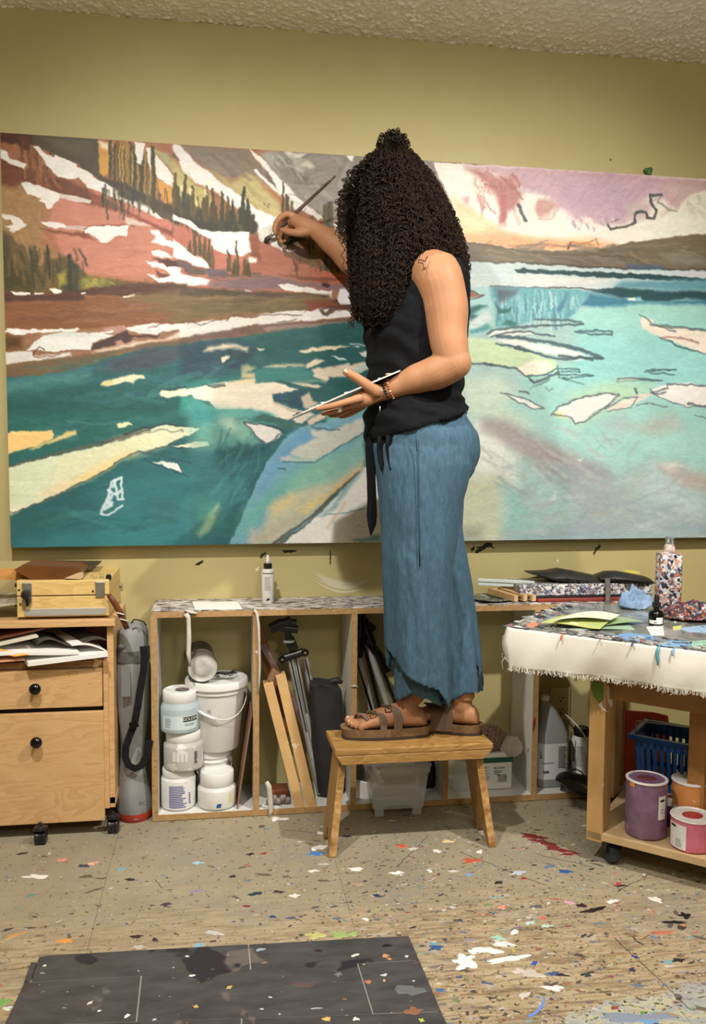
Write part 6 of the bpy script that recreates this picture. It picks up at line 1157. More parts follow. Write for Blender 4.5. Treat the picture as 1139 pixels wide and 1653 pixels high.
tbox(MB(), u1+.0005, TL-.08, TW-.06, TW-.04, .52, TZ-.032).build('apron', twood, wt_)
tbox(MB(), u1-LU-.02, u1-.03, v1_+LV+.001, TW-.101, .50, TZ-.032).build('apron', twood, wt_)
tbox(MB(), u1-LU+.002, TL-.04, v1_-.0, TW-.02, zs-.019, zs-.0).build('lower_shelf', mat('shelf_ply', (178, 150, 110), (194, 168, 128), 7, (1, 1, 1), .6, spots=[((230, 214, 120), 9, .74, 5), ((232, 226, 214), 14, .72, 9)]), wt_)
ml = bpy.data.objects['leg']
# green and white paint on the leg head
gq = Splat()
pm = MB(); q = TP(u1-LU-.0008, v1_+.02, .50)
def facepatch(name, pts, col, off=.0012, face='front'):
    P = []
    for x, y in pts:
        d = ray(x, y); o_ = Vector((0, 0, CAMZ)); n = TV if face == 'front' else TU; ref = TP(u1, v1_, .3)-(TV if face == 'front' else -TU)*off
        t = (ref-o_).dot(n)/d.dot(n); P.append(o_+d*t)
    MB().prism(P, (TV if face == 'front' else -TU)*.0008).build(name, mat('patch_%d_%d_%d' % col, col, rough=.5), wt_)
facepatch('paint_patch', [(955, 1098), (973, 1103), (973, 1130), (967, 1136), (957, 1124), (954, 1112)], (88, 124, 44))
facepatch('paint_patch', [(968, 1128), (972, 1140), (978, 1148), (983, 1150), (972, 1146), (966, 1138)], (226, 222, 214))
facepatch('paint_patch', [(980, 1106), (986, 1112), (989, 1138), (986, 1142), (981, 1132), (978, 1116)], (222, 218, 212), face='side')
# casters
def tcaster(px, py):
    p = pz(px, py); r = .030; t_ = caster(p.x, p.y+.03, r, 0, wt_, zs-.02, blackm)
p = pz(994, 1400); c = MB().lathe([(.022, .066), (.022, .070)], (p.x, p.y+.03, 0), 24).box(p.x-.022, p.x+.022, p.y+.012, p.y+.050, .060, .066)
for s in (-1, 1): c.prism([(p.x+s*.021, p.y+.012, .062), (p.x+s*.019, p.y+.022, .026), (p.x+s*.019, p.y+.038, .026), (p.x+s*.021, p.y+.050, .062)], (s*.002, 0, 0))
cc = c.build('caster', blackm, wt_); w = MB()
w.lathe([(.010, -.014), (.024, -.015), (.0275, -.012), (.029, 0), (.0275, .012), (.024, .015), (.010, .014)], (p.x, p.y+.03, .029), 36, 'X').build('wheel', mat('caster_rubber', (24, 30, 34), (44, 50, 54), 20, rough=.35), cc, smooth=True, auto=40)
caster(TP(TL-.06, v1_+.04, 0).x, TP(TL-.06, v1_+.04, 0).y, .029, 0, wt_, .066); caster(TP(u1, TW-.06, 0).x, TP(u1, TW-.06, 0).y, .029, 0, wt_, .066)
# canvas cloth hanging over the edge, with a frayed hem
def cloth():
    t = thing('canvas_cloth', 'cream canvas drop cloth with frayed hem hanging over the table edge', 'cloth', TP(.4, 0, TZ-.12)); m = MB(); n = 240; lay = 16
    path = []      # along left side then the front edge
    vmax = TW
    for i in range(60): path.append((-.004, vmax-(vmax-.02)*i/60, (-1, 0)))
    for i in range(9): a = PI/2*i/8; path.append((-.004+.022*(1-math.cos(a)), .018-.022*math.sin(a), (-math.cos(a), -math.sin(a))))
    for i in range(1, 190): path.append((.018+(TL-.018)*i/189, -.004, (0, -1)))
    V = []; nr = []
    for k, (u, v, nn) in enumerate(path):
        drop = .108+.006*math.sin(k*.045)+.004*math.sin(k*.21) if k > 66 else .085
        if k > 68: drop = .108-.008*math.sin((k-68)*.018)
        for j in range(lay+1):
            f = j/lay; z = TZ+.003-drop*f; b = .010*f*math.sin(k*.09+1)+.004*math.sin(k*.31+f*3)*f+.006*math.sin(PI*f)
            if f > .95: b += rnd.uniform(-.002, .002); z += rnd.uniform(-.002, .003)
            q = TP(u+nn[0]*(b+.001), v+nn[1]*(b+.001), z); V.append(q)
    L = lay+1; F_ = [(k*L+j, k*L+j+1, (k+1)*L+j+1, (k+1)*L+j) for k in range(len(path)-1) for j in range(lay)]
    cm = mat('cream_canvas', (212, 207, 196), (220, 216, 207), 5, rough=.8, bump=.35, bscale=14, bdist=.006)
    o = m.add(V, F_).build('hanging_flap', cm, t, smooth=True); md = o.modifiers.new('s', 'SOLIDIFY'); md.thickness = .0012; md.offset = -1
    top = MB(); tbox(top, 0, TL, 0, TW, TZ-.003, TZ+.0005); top.build('flat_top', cm, t)
    fr = MB()
    for k in range(0, len(path)-1):
        for _ in range(3):
            q = Vector(V[k*L+lay])+TU*rnd.uniform(-.003, .003); ln = rnd.uniform(.003, .011); fr.tube([q+Vector((0, 0, .003)), q+Vector((rnd.uniform(-.003, .003), rnd.uniform(-.003, .001), -ln*.6)), q+Vector((rnd.uniform(-.006, .006), rnd.uniform(-.004, .002), -ln))], .0006, 3)
    for z in (TZ-.01, TZ-.02, TZ-.03, TZ-.06, TZ-.08):
        q = TP(-.006, .03, z); fr.tube([q, q+Vector((-.010, 0, -.012)), q+Vector((-.018, 0, -.020+rnd.uniform(-.01, .01))), q+Vector((-.014, 0, -.040))], .0007, 4)
    tag(fr.build('frayed_threads', cm, t), kind='stuff')
cloth()
# paint film and drips running over the edge
tops = mess('table_palette', (128, 130, 124), [(112, 116, 110), (134, 136, 130), (96, 98, 94), (146, 148, 142), (118, 116, 110), (124, 132, 134), (110, 116, 106)], 9, .8, .16, (1, 1, 1), .2)
tag(MB().prism([TP(u, v, TZ+.001) for u, v in ((.004, .012), (TL, .012), (TL, TW-.01), (.01, TW-.01))], (0, 0, .004)).build('glass_palette', tops), 'big glossy glass palette smeared grey covering the table top', 'palette')
ZG = TZ+.0052
fl_ = Splat(); cr = random.Random(3)
for k in range(520):
    u, v = cr.uniform(-.004, TL), abs(cr.gauss(0, .045))
    if k % 9 == 0: v = cr.uniform(0, TW-.02)
    if k % 5 == 0: u, v = abs(cr.gauss(0, .04)), cr.uniform(0, TW-.05)
    q = TP(u, min(v, TW-.02), ZG); fl_.blob(q.x, q.y, .003*math.exp(cr.gauss(.1, .6)), cr.choice([(54,52,56),(90,86,88),(200,196,190),(46,46,50),(120,116,116),(150,100,86),(80,86,106),(124,140,150),(150,146,140),(170,166,160),(96,92,90)]), cr.uniform(1, 2.6), TA+cr.gauss(0, .4), ZG, 9, .0022)
def gp(pts, col, h=.0012): fl_.poly([tuple(pz(x, y, ZG)[:2]) for x, y in pts][::-1], col, ZG, h)
gp([(994,1024),(1015,1022),(1052,1026),(1058,1031),(1045,1037),(1020,1034),(1000,1029)], (110, 150, 196)); gp([(1058,1040),(1085,1034),(1120,1037),(1112,1043),(1075,1044)], (116, 160, 200)); gp([(1110,1036),(1160,1032),(1160,1048),(1120,1046)], (150, 196, 170)); gp([(1095,1014),(1150,1008),(1150,1022),(1110,1020)], (150, 176, 206))
gp([(848,1010),(862,1005),(870,1008),(866,1012),(852,1014)], (206, 130, 104), .003); gp([(1085,1012),(1100,1010),(1098,1016),(1086,1017)], (206, 200, 110)); gp([(1042,1012),(1070,1009),(1072,1026),(1050,1026)], (206, 210, 210))
o = fl_.build('paint_films'); o['label'] = 'thin dried paint films and flecks spread over the glass palette'; o['category'] = 'dried paint'; o['kind'] = 'stuff'
rc_ = MB()
for pts, w_ in (([(909,1021),(911,1028),(912,1040)], .0022), ([(846,1018),(848,1024)], .002)): rc_.tube([pz(*pts[0], ZG)]+[TP(tq(x, y, ZG)[0], -.010, 0)*0+pY(x, y, pz(*pts[0], ZG).y-.012) for x, y in pts[1:]], w_, 6)
def edge_drip(px, py, ln, col, wd, label):
    u, v = tq(px, py, ZG); P = [TP(u, .0, ZG+.001), TP(u, -.010, ZG-.004)]+[TP(u+rnd.uniform(-.002, .002), -.013-.006*(k/4), ZG-ln*k/4) for k in range(1, 5)]
    tag(MB().tube(P, [wd*.6, wd, wd, wd*1.2, wd, wd*.4], 8, flat=(.4, 1)).build('paint_drip', mat('drip_%d%d%d' % col, col, rough=.35), smooth=True), label, 'paint drip')
edge_drip(912, 1021, .016, (200, 96, 70), .0022, 'short orange-red drip on the cloth below the green papers'); edge_drip(975, 1027, .006, (170, 70, 70), .0016, 'tiny red drip on the table edge below the ink bottle')
edge_drip(1068, 1039, .046, (84, 140, 156), .0040, 'long teal blue paint drip hanging down the canvas cloth'); edge_drip(1092, 1042, .018, (110, 160, 190), .0028, 'short pale blue drip right of the long teal one'); edge_drip(1026, 1034, .006, (60, 60, 120), .0030, 'short indigo drip on the table edge left of the long teal one')
# stained green papers
def tsheet(name, pts, z, m, label, cat, h=.0008, curl=None):
    P = [pz(x, y, z) for x, y in pts]; return sheetobj(name, P, h, m, label, cat, None, curl, 14)
ypap = mat('yellow_green_paper', (190, 192, 112), (166, 178, 112), 9, rough=.4, spots=[((224, 226, 180), 12, .6, 3)])
tsheet('stained_paper', [(925, 1018), (1028, 1016), (1012, 1001), (912, 1004)], ZG+.001, mat('pale_green_paper', (176, 196, 176), (150, 180, 150), 9, rough=.35), 'translucent pale green paper lowest in the stained paper pile', 'paper', .0008, lambda u, v: (0, 0, .003*math.sin(4*u)))
tsheet('stained_paper', [(965, 1012), (1040, 1004), (1005, 996), (935, 999)], ZG+.006, mat('green_paper', (158, 178, 130), (144, 168, 120), 9, rough=.35), 'green stained paper lying right in the pile on the table', 'paper', .0008, lambda u, v: (0, 0, .004*math.sin(3*u)))
tsheet('stained_paper', [(873, 1006), (968, 1014), (1000, 999), (930, 993)], ZG+.010, ypap, 'yellow-green stained paper with pale middle in the pile', 'paper', .0008, lambda u, v: (0, 0, .008*math.sin(PI*v)+.003*math.sin(5*u)))
tsheet('stained_paper', [(890, 1002), (985, 1001), (1000, 993), (928, 990)], ZG+.022, mat('white_green_paper', (222, 224, 206), (206, 214, 180), 9, rough=.5), 'whitish curled paper on top of the stained paper pile', 'paper', .0008, lambda u, v: (0, 0, .008*math.sin(PI*u)))
# ink bottle
c = pz(1058, 1009, ZG); r = .0135; z1 = pY(1058, 986, c.y).z; z2 = pY(1058, 978, c.y).z; z3_ = pY(1058, 960, c.y).z
ib = thing('ink_bottle', 'small black ink bottle with white label and dropper cap on the palette', 'bottle', (c.x, c.y, ZG+.0003)); r = (pY(1069, 1000, c.y)-pY(1047, 1000, c.y)).length/2; c0 = Vector((c.x, c.y, 0)); z0 = ZG+.0004
MB().lathe([(r*.92, z0), (r, z0+.003), (r, z1-.006), (r*.8, z1), (r*.42, z1+.004), (r*.42, z2)], c0, 32).build('bottle_body', blackm, ib, smooth=True, auto=50)
MB().lathe([(r*.56, z2-.002), (r*.56, z2+.010), (r*.34, z2+.012), (r*.30, z3_-.006), (r*.2, z3_)], c0, 24).build('dropper_cap', blackp, ib, smooth=True, auto=40)
lb = wrap([(-r*1.05, r*1.05, z0+.006, z0+.016)], c0, r, wlab, 'label', ib); wrap([(-.008, .004, z0+.020, z0+.0225), (-.008, .002, z0+.0245, z0+.0265)], c0, r, wlab, 'small_print', ib) if False else None
wrap([(.001, r*1.05, z0+.016, z0+.024)], c0, r, wlab, 'label_tab', ib); wrap([(-.006, .0035, z0+.0085, z0+.0100), (-.006, .0, z0+.0115, z0+.0125)], c0, r, ink, 'small_print', lb, dr=.001)
# crumpled blue cloth
def crumple(name, c, rx, ry, rz, m, label, cat, seed=1, n=40, amp=.35):
    rs = []
    for j in range(1, 16):
        t = PI/2*(1-j/16)*1.0; rr = math.cos(t) if j < 16 else 1; R_ = []
        for i in range(n):
            a = 2*PI*i/n; x, y = math.cos(a)*math.cos(PI/2*j/16) if False else math.cos(a)*math.sin(PI/2*j/16), math.sin(a)*math.sin(PI/2*j/16)
            w = float(fbm(np.array([[x*3+seed*9+20.]]), np.array([[y*3+seed*5+20.]]), seed, 3)[0, 0])-.5; h = math.cos(PI/2*j/16)
            R_.append((c[0]+rx*x*(1+amp*w), c[1]+ry*y*(1+amp*w), c[2]+max(0, rz*h*(1+2.2*amp*w)+rz*.5*w*(j < 15))))
        rs.append(R_)
    return tag(MB().rings(rs, (1, 1)).build(name, m, smooth=True, auto=35, sub=1), label, cat)
q = pz(1028, 982, ZG); 
crumple('blue_rag', (q.x-.01, q.y, ZG+.0005), .055, .04, .046, mat('pale_blue_tissue', (112, 138, 172), (140, 164, 194), 14, rough=.8, bump=.8, bscale=30, bdist=.008), 'crumpled pale blue paper towel at the back of the table', 'rag', 4, 48, .7)
q = pz(1128, 1001, ZG)
pmess = mess('thick_palette_paint', (60, 52, 60), [(40, 36, 42), (90, 34, 38), (150, 56, 42), (60, 50, 60), (56, 56, 96), (150, 144, 140), (110, 56, 64), (36, 56, 50), (180, 120, 70), (44, 34, 36)], 95, .85, .3, (1, 1, 1), 1.)
crumple('palette_heap', (q.x, q.y+.02, ZG+.0005), .10, .07, .046, pmess, 'thick mounded palette of crusted red and dark paint at the right edge', 'palette', 9, 64, .35)
q2 = pz(1092, 992, ZG); crumple('yellow_paint_heap', (q2.x, q2.y-.01, ZG+.0005), .030, .028, .030, mess('yellow_heap', (214, 184, 60), [(226, 196, 70), (190, 120, 50), (236, 226, 190), (120, 90, 60)], 60, .7), 'yellow paint heap left of the crusted red and dark palette', 'dried paint', 12, 30, .5)
# spray bottle smeared with paint
c = pz(1077, 984, ZG); 
def spray():
    Y = c.y; a, b = pY(1060, 960, Y), pY(1095, 960, Y); cx_ = (a.x+b.x)/2; r = (b.x-a.x)/2; zb = ZG+.0005; z1 = pY(1077, 893, Y).z; zn = pY(1077, 878, Y).z; zt_ = pY(1077, 867, Y).z
    t = thing('paint_bottle', 'tall bottle smeared with many colours standing at the table back', 'bottle', (cx_, Y, zb)); rs = []
    MB().rings([[(cx_+r*s*math.copysign(abs(math.cos(u))**.5, math.cos(u)), Y+r*s*.8*math.copysign(abs(math.sin(u))**.5, math.sin(u)), z) for u in [2*PI*i/32 for i in range(32)]] for s, z in ((.94, zb), (1, zb+.004), (1, z1-.004), (.95, z1), (.5, z1+.004))]).build('bottle_body', mess('smeared_bottle', (190, 190, 194), [(210, 212, 220), (150, 130, 126), (40, 44, 54), (200, 120, 84), (190, 160, 150), (70, 74, 100), (224, 220, 214), (130, 90, 84), (180, 184, 190)], 60, .85, .35, (1, 1, 1), .4), t, smooth=True, auto=50)
    MB().lathe([(r*.55, z1), (r*.50, z1+.006), (r*.42, zn-.004), (r*.30, zn)], (cx_, Y, 0), 24).build('neck', mat('pinkish_neck', (216, 190, 180), (120, 110, 100), 60, rough=.4), t, smooth=True)
    for s in (-1, 1): MB().obox((cx_+s*r*.2, Y, (zn+zt_)/2), (r*.09, 0, 0), (0, r*.2, 0), (s*.001, 0, (zt_-zn)/2+.002)).build('nozzle_prong', mat('nozzle_grey', (190, 196, 196), (60, 64, 62), 80, rough=.3), t, bevel=.001)
spray()
# ---------------------------------------------------------------- jars and basket on the lower shelf
def tjar(label, pl, pr, ytop, ylid, ybot, bodyc, body2, lidspots, namem, trans=.0, shoulder=.16, neck=.97, push=0., lidpuddle=None):
    c = pz((pl+pr)/2, ybot-4, zs); a, b = pY(pl, (ytop+ybot)/2, c.y), pY(pr, (ytop+ybot)/2, c.y); r = (b.x-a.x)/2; Y = c.y+r*.9+push
    a, b = pY(pl, (ytop+ybot)/2, Y), pY(pr, (ytop+ybot)/2, Y); r = (b.x-a.x)/2; cx_ = (a.x+b.x)/2; z0 = zs+.0006
    zt_ = pY((pl+pr)/2, ytop+6, Y).z; zl = pY((pl+pr)/2, ylid, Y-r).z
    t = thing('paint_jar', label, 'jar', (cx_, Y, z0), 'paint jars on the lower shelf'); C_ = Vector((cx_, Y, 0))
    bm_ = mat(namem, bodyc, body2, 22, rough=.22, spots=[(tuple(min(255, v+50) for v in bodyc), 18, .66, 3), ((120, 30, 40), 26, .70, 7)])
    MB().lathe([(r*.90, z0), (r*.98, z0+.003), (r, z0+.008), (r, zl-.020), (r*.985, zl-.012), (r*neck, zl-.004), (r*neck, zl+.002)], C_, 48).build('jar_body', bm_, t, smooth=True, auto=50)
    MB().lathe([(r*1.0, zl), (r*1.03, zl+.002), (r*1.03, zt_-.003), (r*1.0, zt_), (r*.9, zt_+.001), (r*.86, zt_-.002), (.005, zt_-.002)], C_, 48).build('lid', mat('lid_'+namem, (228, 224, 220), lidspots, 24, rough=.35, ramp=(.62, .66)), t, smooth=True, auto=40)
    if lidpuddle: 
        bs = MB().ball((cx_, Y, zt_-.001), (r*.5, r*.42, .0016), 24); bs.build('dried_paint', mat('puddle_%d%d%d' % lidpuddle, lidpuddle, rough=.25), t, smooth=True)
    return t, C_, r, z0, zl, zt_
tA, cA, rA, zA, zlA, ztA = tjar('tall purple paint jar with red-splashed white lid on the lower shelf', 1012, 1072, 1249, 1270, 1362, (112, 84, 112), (132, 104, 132), (90, 50, 60), 'purple_paint', lidpuddle=(110, 60, 66))
lb = wrap([(rA*.62, rA*1.1, zA+(zlA-zA)*.38, zA+(zlA-zA)*.80)], cA, rA, wlab, 'label', tA); wrap([(rA*.72, rA*1.0, zA+(zlA-zA)*.70, zA+(zlA-zA)*.74), (rA*.74, rA*.95, zA+(zlA-zA)*.5, zA+(zlA-zA)*.51), (rA*.74, rA*.95, zA+(zlA-zA)*.55, zA+(zlA-zA)*.56)], cA, rA, ink, 'small_print', lb, dr=.0012)
wrap([(-rA*.9, -rA*.6, zlA-.012, zlA-.001)], cA, rA, mat('yellow_drip', (220, 150, 60), rough=.3), 'paint_drip', tA)
tB_, cB_, rB_, zB_, zlB_, ztB_ = tjar('orange paint jar with clear greyish lid behind the pink jar', 1086, 1142, 1251, 1273, 1352, (206, 130, 70), (216, 150, 90), (206, 150, 80), 'orange_paint', push=-.004)
wrap([(-rB_*1.4, rB_*1.4, zB_+.0, zB_+(zlB_-zB_)*.55)], cB_, rB_, mess('splashed_label', (214, 212, 208), [(40, 44, 52), (206, 160, 90), (226, 224, 220), (210, 206, 200)], 40, .4, .5), 'label', tB_)
tC, cC, rC, zC, zlC, ztC = tjar('squat pink paint jar with red spot on its white lid at the front', 1085, 1147, 1309, 1333, 1384, (196, 100, 122), (206, 116, 136), (226, 210, 208), 'pink_paint', lidpuddle=(176, 56, 60))
lb = wrap([(-rC*1.25, -rC*.25, zC+.006, zlC-.010)], cC, rC, wlab, 'label', tC); wrap([(-rC*1.15, -rC*.8, zlC-.020, zlC-.014)], cC, rC, ink, 'title_mark', lb, dr=.0012); rb = [(-rC*.8, -rC*(.45+.1*rnd.random()), zC+.012+i*.0045, zC+.0135+i*.0045) for i in range(5)]; wrap(rb, cC, rC, greyink, 'small_print', lb, dr=.0012)
tD, cD, rD, zD, zlD, ztD = tjar('dark maroon paint jar half hidden behind the purple jar', 1068, 1090, 1279, 1302, 1345, (84, 40, 66), (100, 50, 76), (120, 60, 70), 'maroon_paint', push=.02, lidpuddle=(120, 60, 70))
bpy.data.objects.remove(bpy.data.objects['nothing']) if 'nothing' in bpy.data.objects else None
# red board standing behind the basket
rb_ = MB().prism([pY(1012, 1148, 2.47), pY(1009, 1262, 2.47), pY(1085, 1262, 2.47), pY(1078, 1156, 2.47), pY(1056, 1151, 2.47)], (0, .012, 0))
tag(rb_.build('red_board', mat('red_orange_board', (176, 66, 44), (206, 92, 64), 6, rough=.6)), 'orange-red painted board standing behind the blue basket', 'board')
# blue plastic basket with slotted sides
def basket():
    bm_ = mat('blue_plastic', (24, 84, 158), (30, 94, 170), 6, rough=.35)
    u0, v0 = tq(1032, 1276, zs+.0008); u0 += .002
    W_, D_, H_ = .25, .12, .155; v0 = v1_+.212; u0 = .0
    for _ in range(40):
        dq = TP(u0-.016, v0-.016, zs+.15)-Vector((0, 0, CAMZ)); u0 += (1022-(CX+F*dq.dot(AR)/dq.dot(AF)))*.001
    pass; t = thing('basket', 'blue slotted plastic basket on the lower shelf behind the jars', 'basket', TP(u0+W_/2, v0+D_/2, zs+.001))
    z0 = zs+.001; fl = .016
    P = pY(1022, 1187, TP(u0-fl, v0-fl, 0).y); H_ = P.z-z0
    def corner(i, f): 
        g = fl*f; return [(u0-g, v0-g), (u0+W_+g, v0-g), (u0+W_+g, v0+D_+g), (u0-g, v0+D_+g)][i]
    th = .003
    base = MB(); tbox(base, u0, u0+W_, v0, v0+D_, z0, z0+.004); base.build('base', bm_, t)
    for s in range(4):
        m = MB(); nb = 15 if s % 2 == 0 else 9
        def pt(f, h):
            a, b = corner(s, h), corner((s+1) % 4, h); return TP(a[0]+(b[0]-a[0])*f, a[1]+(b[1]-a[1])*f, z0+H_*h)
        inn = (TP(u0+W_/2, v0+D_/2, 0)-TP((corner(s, 0)[0]+corner((s+1) % 4, 0)[0])/2, (corner(s, 0)[1]+corner((s+1) % 4, 0)[1])/2, 0)).normalized()*th
        for i in range(nb+1):
            f = i/nb; w_ = .010 if i in (0, nb) else .0045; df = w_/(W_ if s % 2 == 0 else D_); f0, f1 = max(0, f-df), min(1, f+df)
            m.prism([pt(f0, 0), pt(f1, 0), pt(f1, 1), pt(f0, 1)], inn)
        for h0, h1 in ((0, .10), (.44, .50), (.86, 1.)): m.prism([pt(0, h0), pt(1, h0), pt(1, h1), pt(0, h1)], inn)
        m.build('slotted_side', bm_, t)
    rim = MB(); pr = []
    for s in range(4):
        a, b = corner(s, 1.0), corner((s+1) % 4, 1.0); a2, b2 = corner(s, 1.9), corner((s+1) % 4, 1.9)
        rim.prism([TP(*a, z0+H_), TP(*b, z0+H_), TP(*b2, z0+H_), TP(*a2, z0+H_)], (0, 0, .004)); rim.prism([TP(*a2, z0+H_-.008), TP(*b2, z0+H_-.008), TP(*b2, z0+H_+.004), TP(*a2, z0+H_+.004)], (0, 0, .0005))
    rim.build('rim', bm_, t)
    a, b = TP(*corner(0, 1.5), z0+H_+.006), TP(*corner(1, 1.5), z0+H_+.006); c_ = TP(*corner(3, 1.5), z0+H_+.006); d_ = TP(*corner(2, 1.5), z0+H_+.006)
    MB().tube([a+(c_-a)*.3, a+(c_-a)*.35+Vector((.0, 0, .022)), a+(b-a)*.5+(c_-a)*.4+Vector((0, 0, .026)), b+(d_-b)*.35+Vector((0, 0, .022)), b+(d_-b)*.3], .0022, 8).build('wire_handle', steel, t, smooth=True)
basket()
# ---------------------------------------------------------------- the painter
ps = thing('person', 'person with long dark curly hair, black tank top and blue pants painting on a stool', 'person', (.58, 2.39, ZT+.001))
SEG = 56
def ringpx(yy, L, Rr, ts, phi, Yc, n=SEG, zfun=None, e=1.):
    a, b = pY(L, yy, Yc), pY(Rr, yy, Yc); E = (b.x-a.x)/2; cx_ = (a.x+b.x)/2; c, s = math.cos(R(phi)), math.sin(R(phi))
    tf = math.sqrt(max(1e-4, E*E-(ts*s)**2))/c; out = []
    for i in range(n):
        t = 2*PI*i/n; f = tf*math.copysign(abs(math.cos(t))**e, math.cos(t)); w = ts*math.copysign(abs(math.sin(t))**e, math.sin(t))
        out.append(Vector((cx_-f*c-w*s*-1*-1, Yc+f*s*-1*-1 if False else Yc+f*s+w*c*-1, a.z)))
    return out
def remesh(mb, name, m, parent, vox, sm=6, fac=.6, disp=None, origin=None):
    o = mb.build('tmp', m, None, origin=(0, 0, 0)); r = o.modifiers.new('r', 'REMESH'); r.mode = 'VOXEL'; r.voxel_size = vox; r.use_smooth_shade = True
    if sm: s = o.modifiers.new('s', 'SMOOTH'); s.iterations = sm; s.factor = fac
    dg = bpy.context.evaluated_depsgraph_get(); dg.update(); me = bpy.data.meshes.new_from_object(o.evaluated_get(dg)); bpy.data.objects.remove(o)
    n = len(me.vertices); co = np.empty(n*3, np.float32); me.vertices.foreach_get('co', co); co = co.reshape(-1, 3)
    if disp is not None:
        no = np.empty(n*3, np.float32); me.vertices.foreach_get('normal', no); co = co+no.reshape(-1, 3)*disp(co)[:, None]
    og = worldloc(parent); co = co-np.array(og, np.float32); me.vertices.foreach_set('co', co.ravel().astype(np.float32)); me.update(); me.name = name
    me.polygons.foreach_set('use_smooth', [True]*len(me.polygons))
    o = bpy.data.objects.new(name, me); COL.objects.link(o); o.parent = parent; return o
def chain(mb, pts, rs, n=18, flat=None):
    """limb: smooth tube through points with tapering radii and rounded ends"""
    P = [Vector(p) for p in pts]; out, rr = [], []
    for i in range(len(P)-1):
        p0, p1, p2, p3 = P[max(i-1, 0)], P[i], P[i+1], P[min(i+2, len(P)-1)]
        for k in range(5):
            t = k/5; out.append(.5*((2*p1)+(p2-p0)*t+(2*p0-5*p1+4*p2-p3)*t*t+(3*p1-p0-3*p2+p3)*t**3)); tt = t*t*(3-2*t); rr.append(rs[i]*(1-tt)+rs[i+1]*tt)
    out.append(P[-1]); rr.append(rs[-1])
    mb.tube(out, rr, n, flat=flat); mb.ball(out[0], rr[0]*.98, n); mb.ball(out[-1], rr[-1]*.98, n)
def fit(table, y):
    for a, b in zip(table[:-1], table[1:]):
        if a[0] <= y <= b[0]:
            t = (y-a[0])/(b[0]-a[0]); return tuple(p+(q-p)*t for p, q in zip(a[1:], b[1:]))
    return table[0][1:] if y < table[0][0] else table[-1][1:]
# torso: (y, left px, right px, half width, heading, Y)
TOR = [(412,676,722,.075,-12,2.40),(424,655,736,.130,-12,2.40),(440,634,744,.158,-13,2.395),(460,616,749,.168,-13,2.395),(490,601,751,.165,-11,2.39),(520,592,751,.158,-8,2.39),(545,589,749,.150,-4,2.39),(575,595,747,.140,2,2.39),(610,596,743,.134,8,2.39),(640,594,743,.142,14,2.39),(670,592,752,.155,18,2.39),(700,596,766,.165,20,2.39),(730,600,768,.164,20,2.39),(760,608,760,.145,18,2.39),(785,624,742,.11,14,2.39),(800,640,720,.06,10,2.39)]
def torring(y, k=1., n=SEG):
    L, Rr, ts, ph, Yc = fit(TOR, y); c = (L+Rr)/2; h = (Rr-L)/2*k; return ringpx(y, c-h, c+h, ts*k, ph, Yc, n)
skin = mat('skin', (158, 112, 80), (170, 124, 91), 7, rough=.55, spec=.3, sss=.08, bump=.12, bscale=240, spots=[((158, 102, 72), 90, .70, 3)])
b = MB()
b.rings([torring(y, .90) for y in range(426, 730, 12)])
# shoulders, arms
ShL = pY(704, 443, 2.255); ElL = pY(731, 588, 2.215); WrL = pY(622, 632, 2.285)
chain(b, [ShL+Vector((-.01, .05, -.012)), ShL, ShL+(ElL-ShL)*.33+Vector((.008, 0, 0)), ShL+(ElL-ShL)*.72, ElL+Vector((.002, 0, .0))], [.058, .064, .0605, .050, .043], 24)
chain(b, [ElL+Vector((.004, 0, .004)), ElL+(WrL-ElL)*.22+Vector((0, 0, -.004)), ElL+(WrL-ElL)*.5, ElL+(WrL-ElL)*.8, WrL], [.045, .0455, .040, .0295, .0245], 24)
ShR = pY(648, 445, 2.53); ElR = pY(596, 432, 2.60); WrR = pY(505, 369, 2.672)
chain(b, [ShR+Vector((.02, -.08, 0)), ShR, ShR+(ElR-ShR)*.5+Vector((0, 0, -.02)), ElR], [.056, .056, .05, .047], 20)
chain(b, [ElR, pY(570, 417, 2.625), pY(540, 394, 2.645), WrR], [.056, .051, .038, .0240], 20)
# neck and head
nk = pY(672, 420, 2.40); hc = pY(622, 318, 2.425)
chain(b, [nk, pY(655, 385, 2.41), hc+Vector((.012, 0, -.03))], [.060, .052, .052], 20)
fd = Vector((-.86, .40, -.30)).normalized(); sd = fd.cross(Vector((0, 0, 1))).normalized(); ud = sd.cross(fd)
def hp(f, s, u): return hc+fd*f+sd*s+ud*u
rs = []
for k in range(15):
    t = PI*(k+.5)/15; zz = -math.cos(t)*.118; rr = math.sin(t); jaw = 1-.22*max(0, -zz/.118)
    rs.append([hp(.094*rr*math.cos(a)*(1+.06*(zz < 0))*1., .074*rr*math.sin(a)*jaw, zz) for a in [2*PI*i/28 for i in range(28)]])
b.rings(rs)
b.ball(hp(.10, 0, -.012), .013, 12); chain(b, [hp(.088, 0, .025), hp(.108, 0, -.012)], [.008, .012], 10); chain(b, [hp(.088, -.022, -.052), hp(.096, 0, -.050), hp(.088, .022, -.052)], [.006, .0075, .006], 10); b.ball(hp(.078, 0, -.09), .022, 12)
for s in (-1, 1): b.ball(hp(-.005, .074*s, -.006), (.014, .010, .028), 12); b.ball(hp(.080, .032*s, .016), (.013, .013, .012), 10)
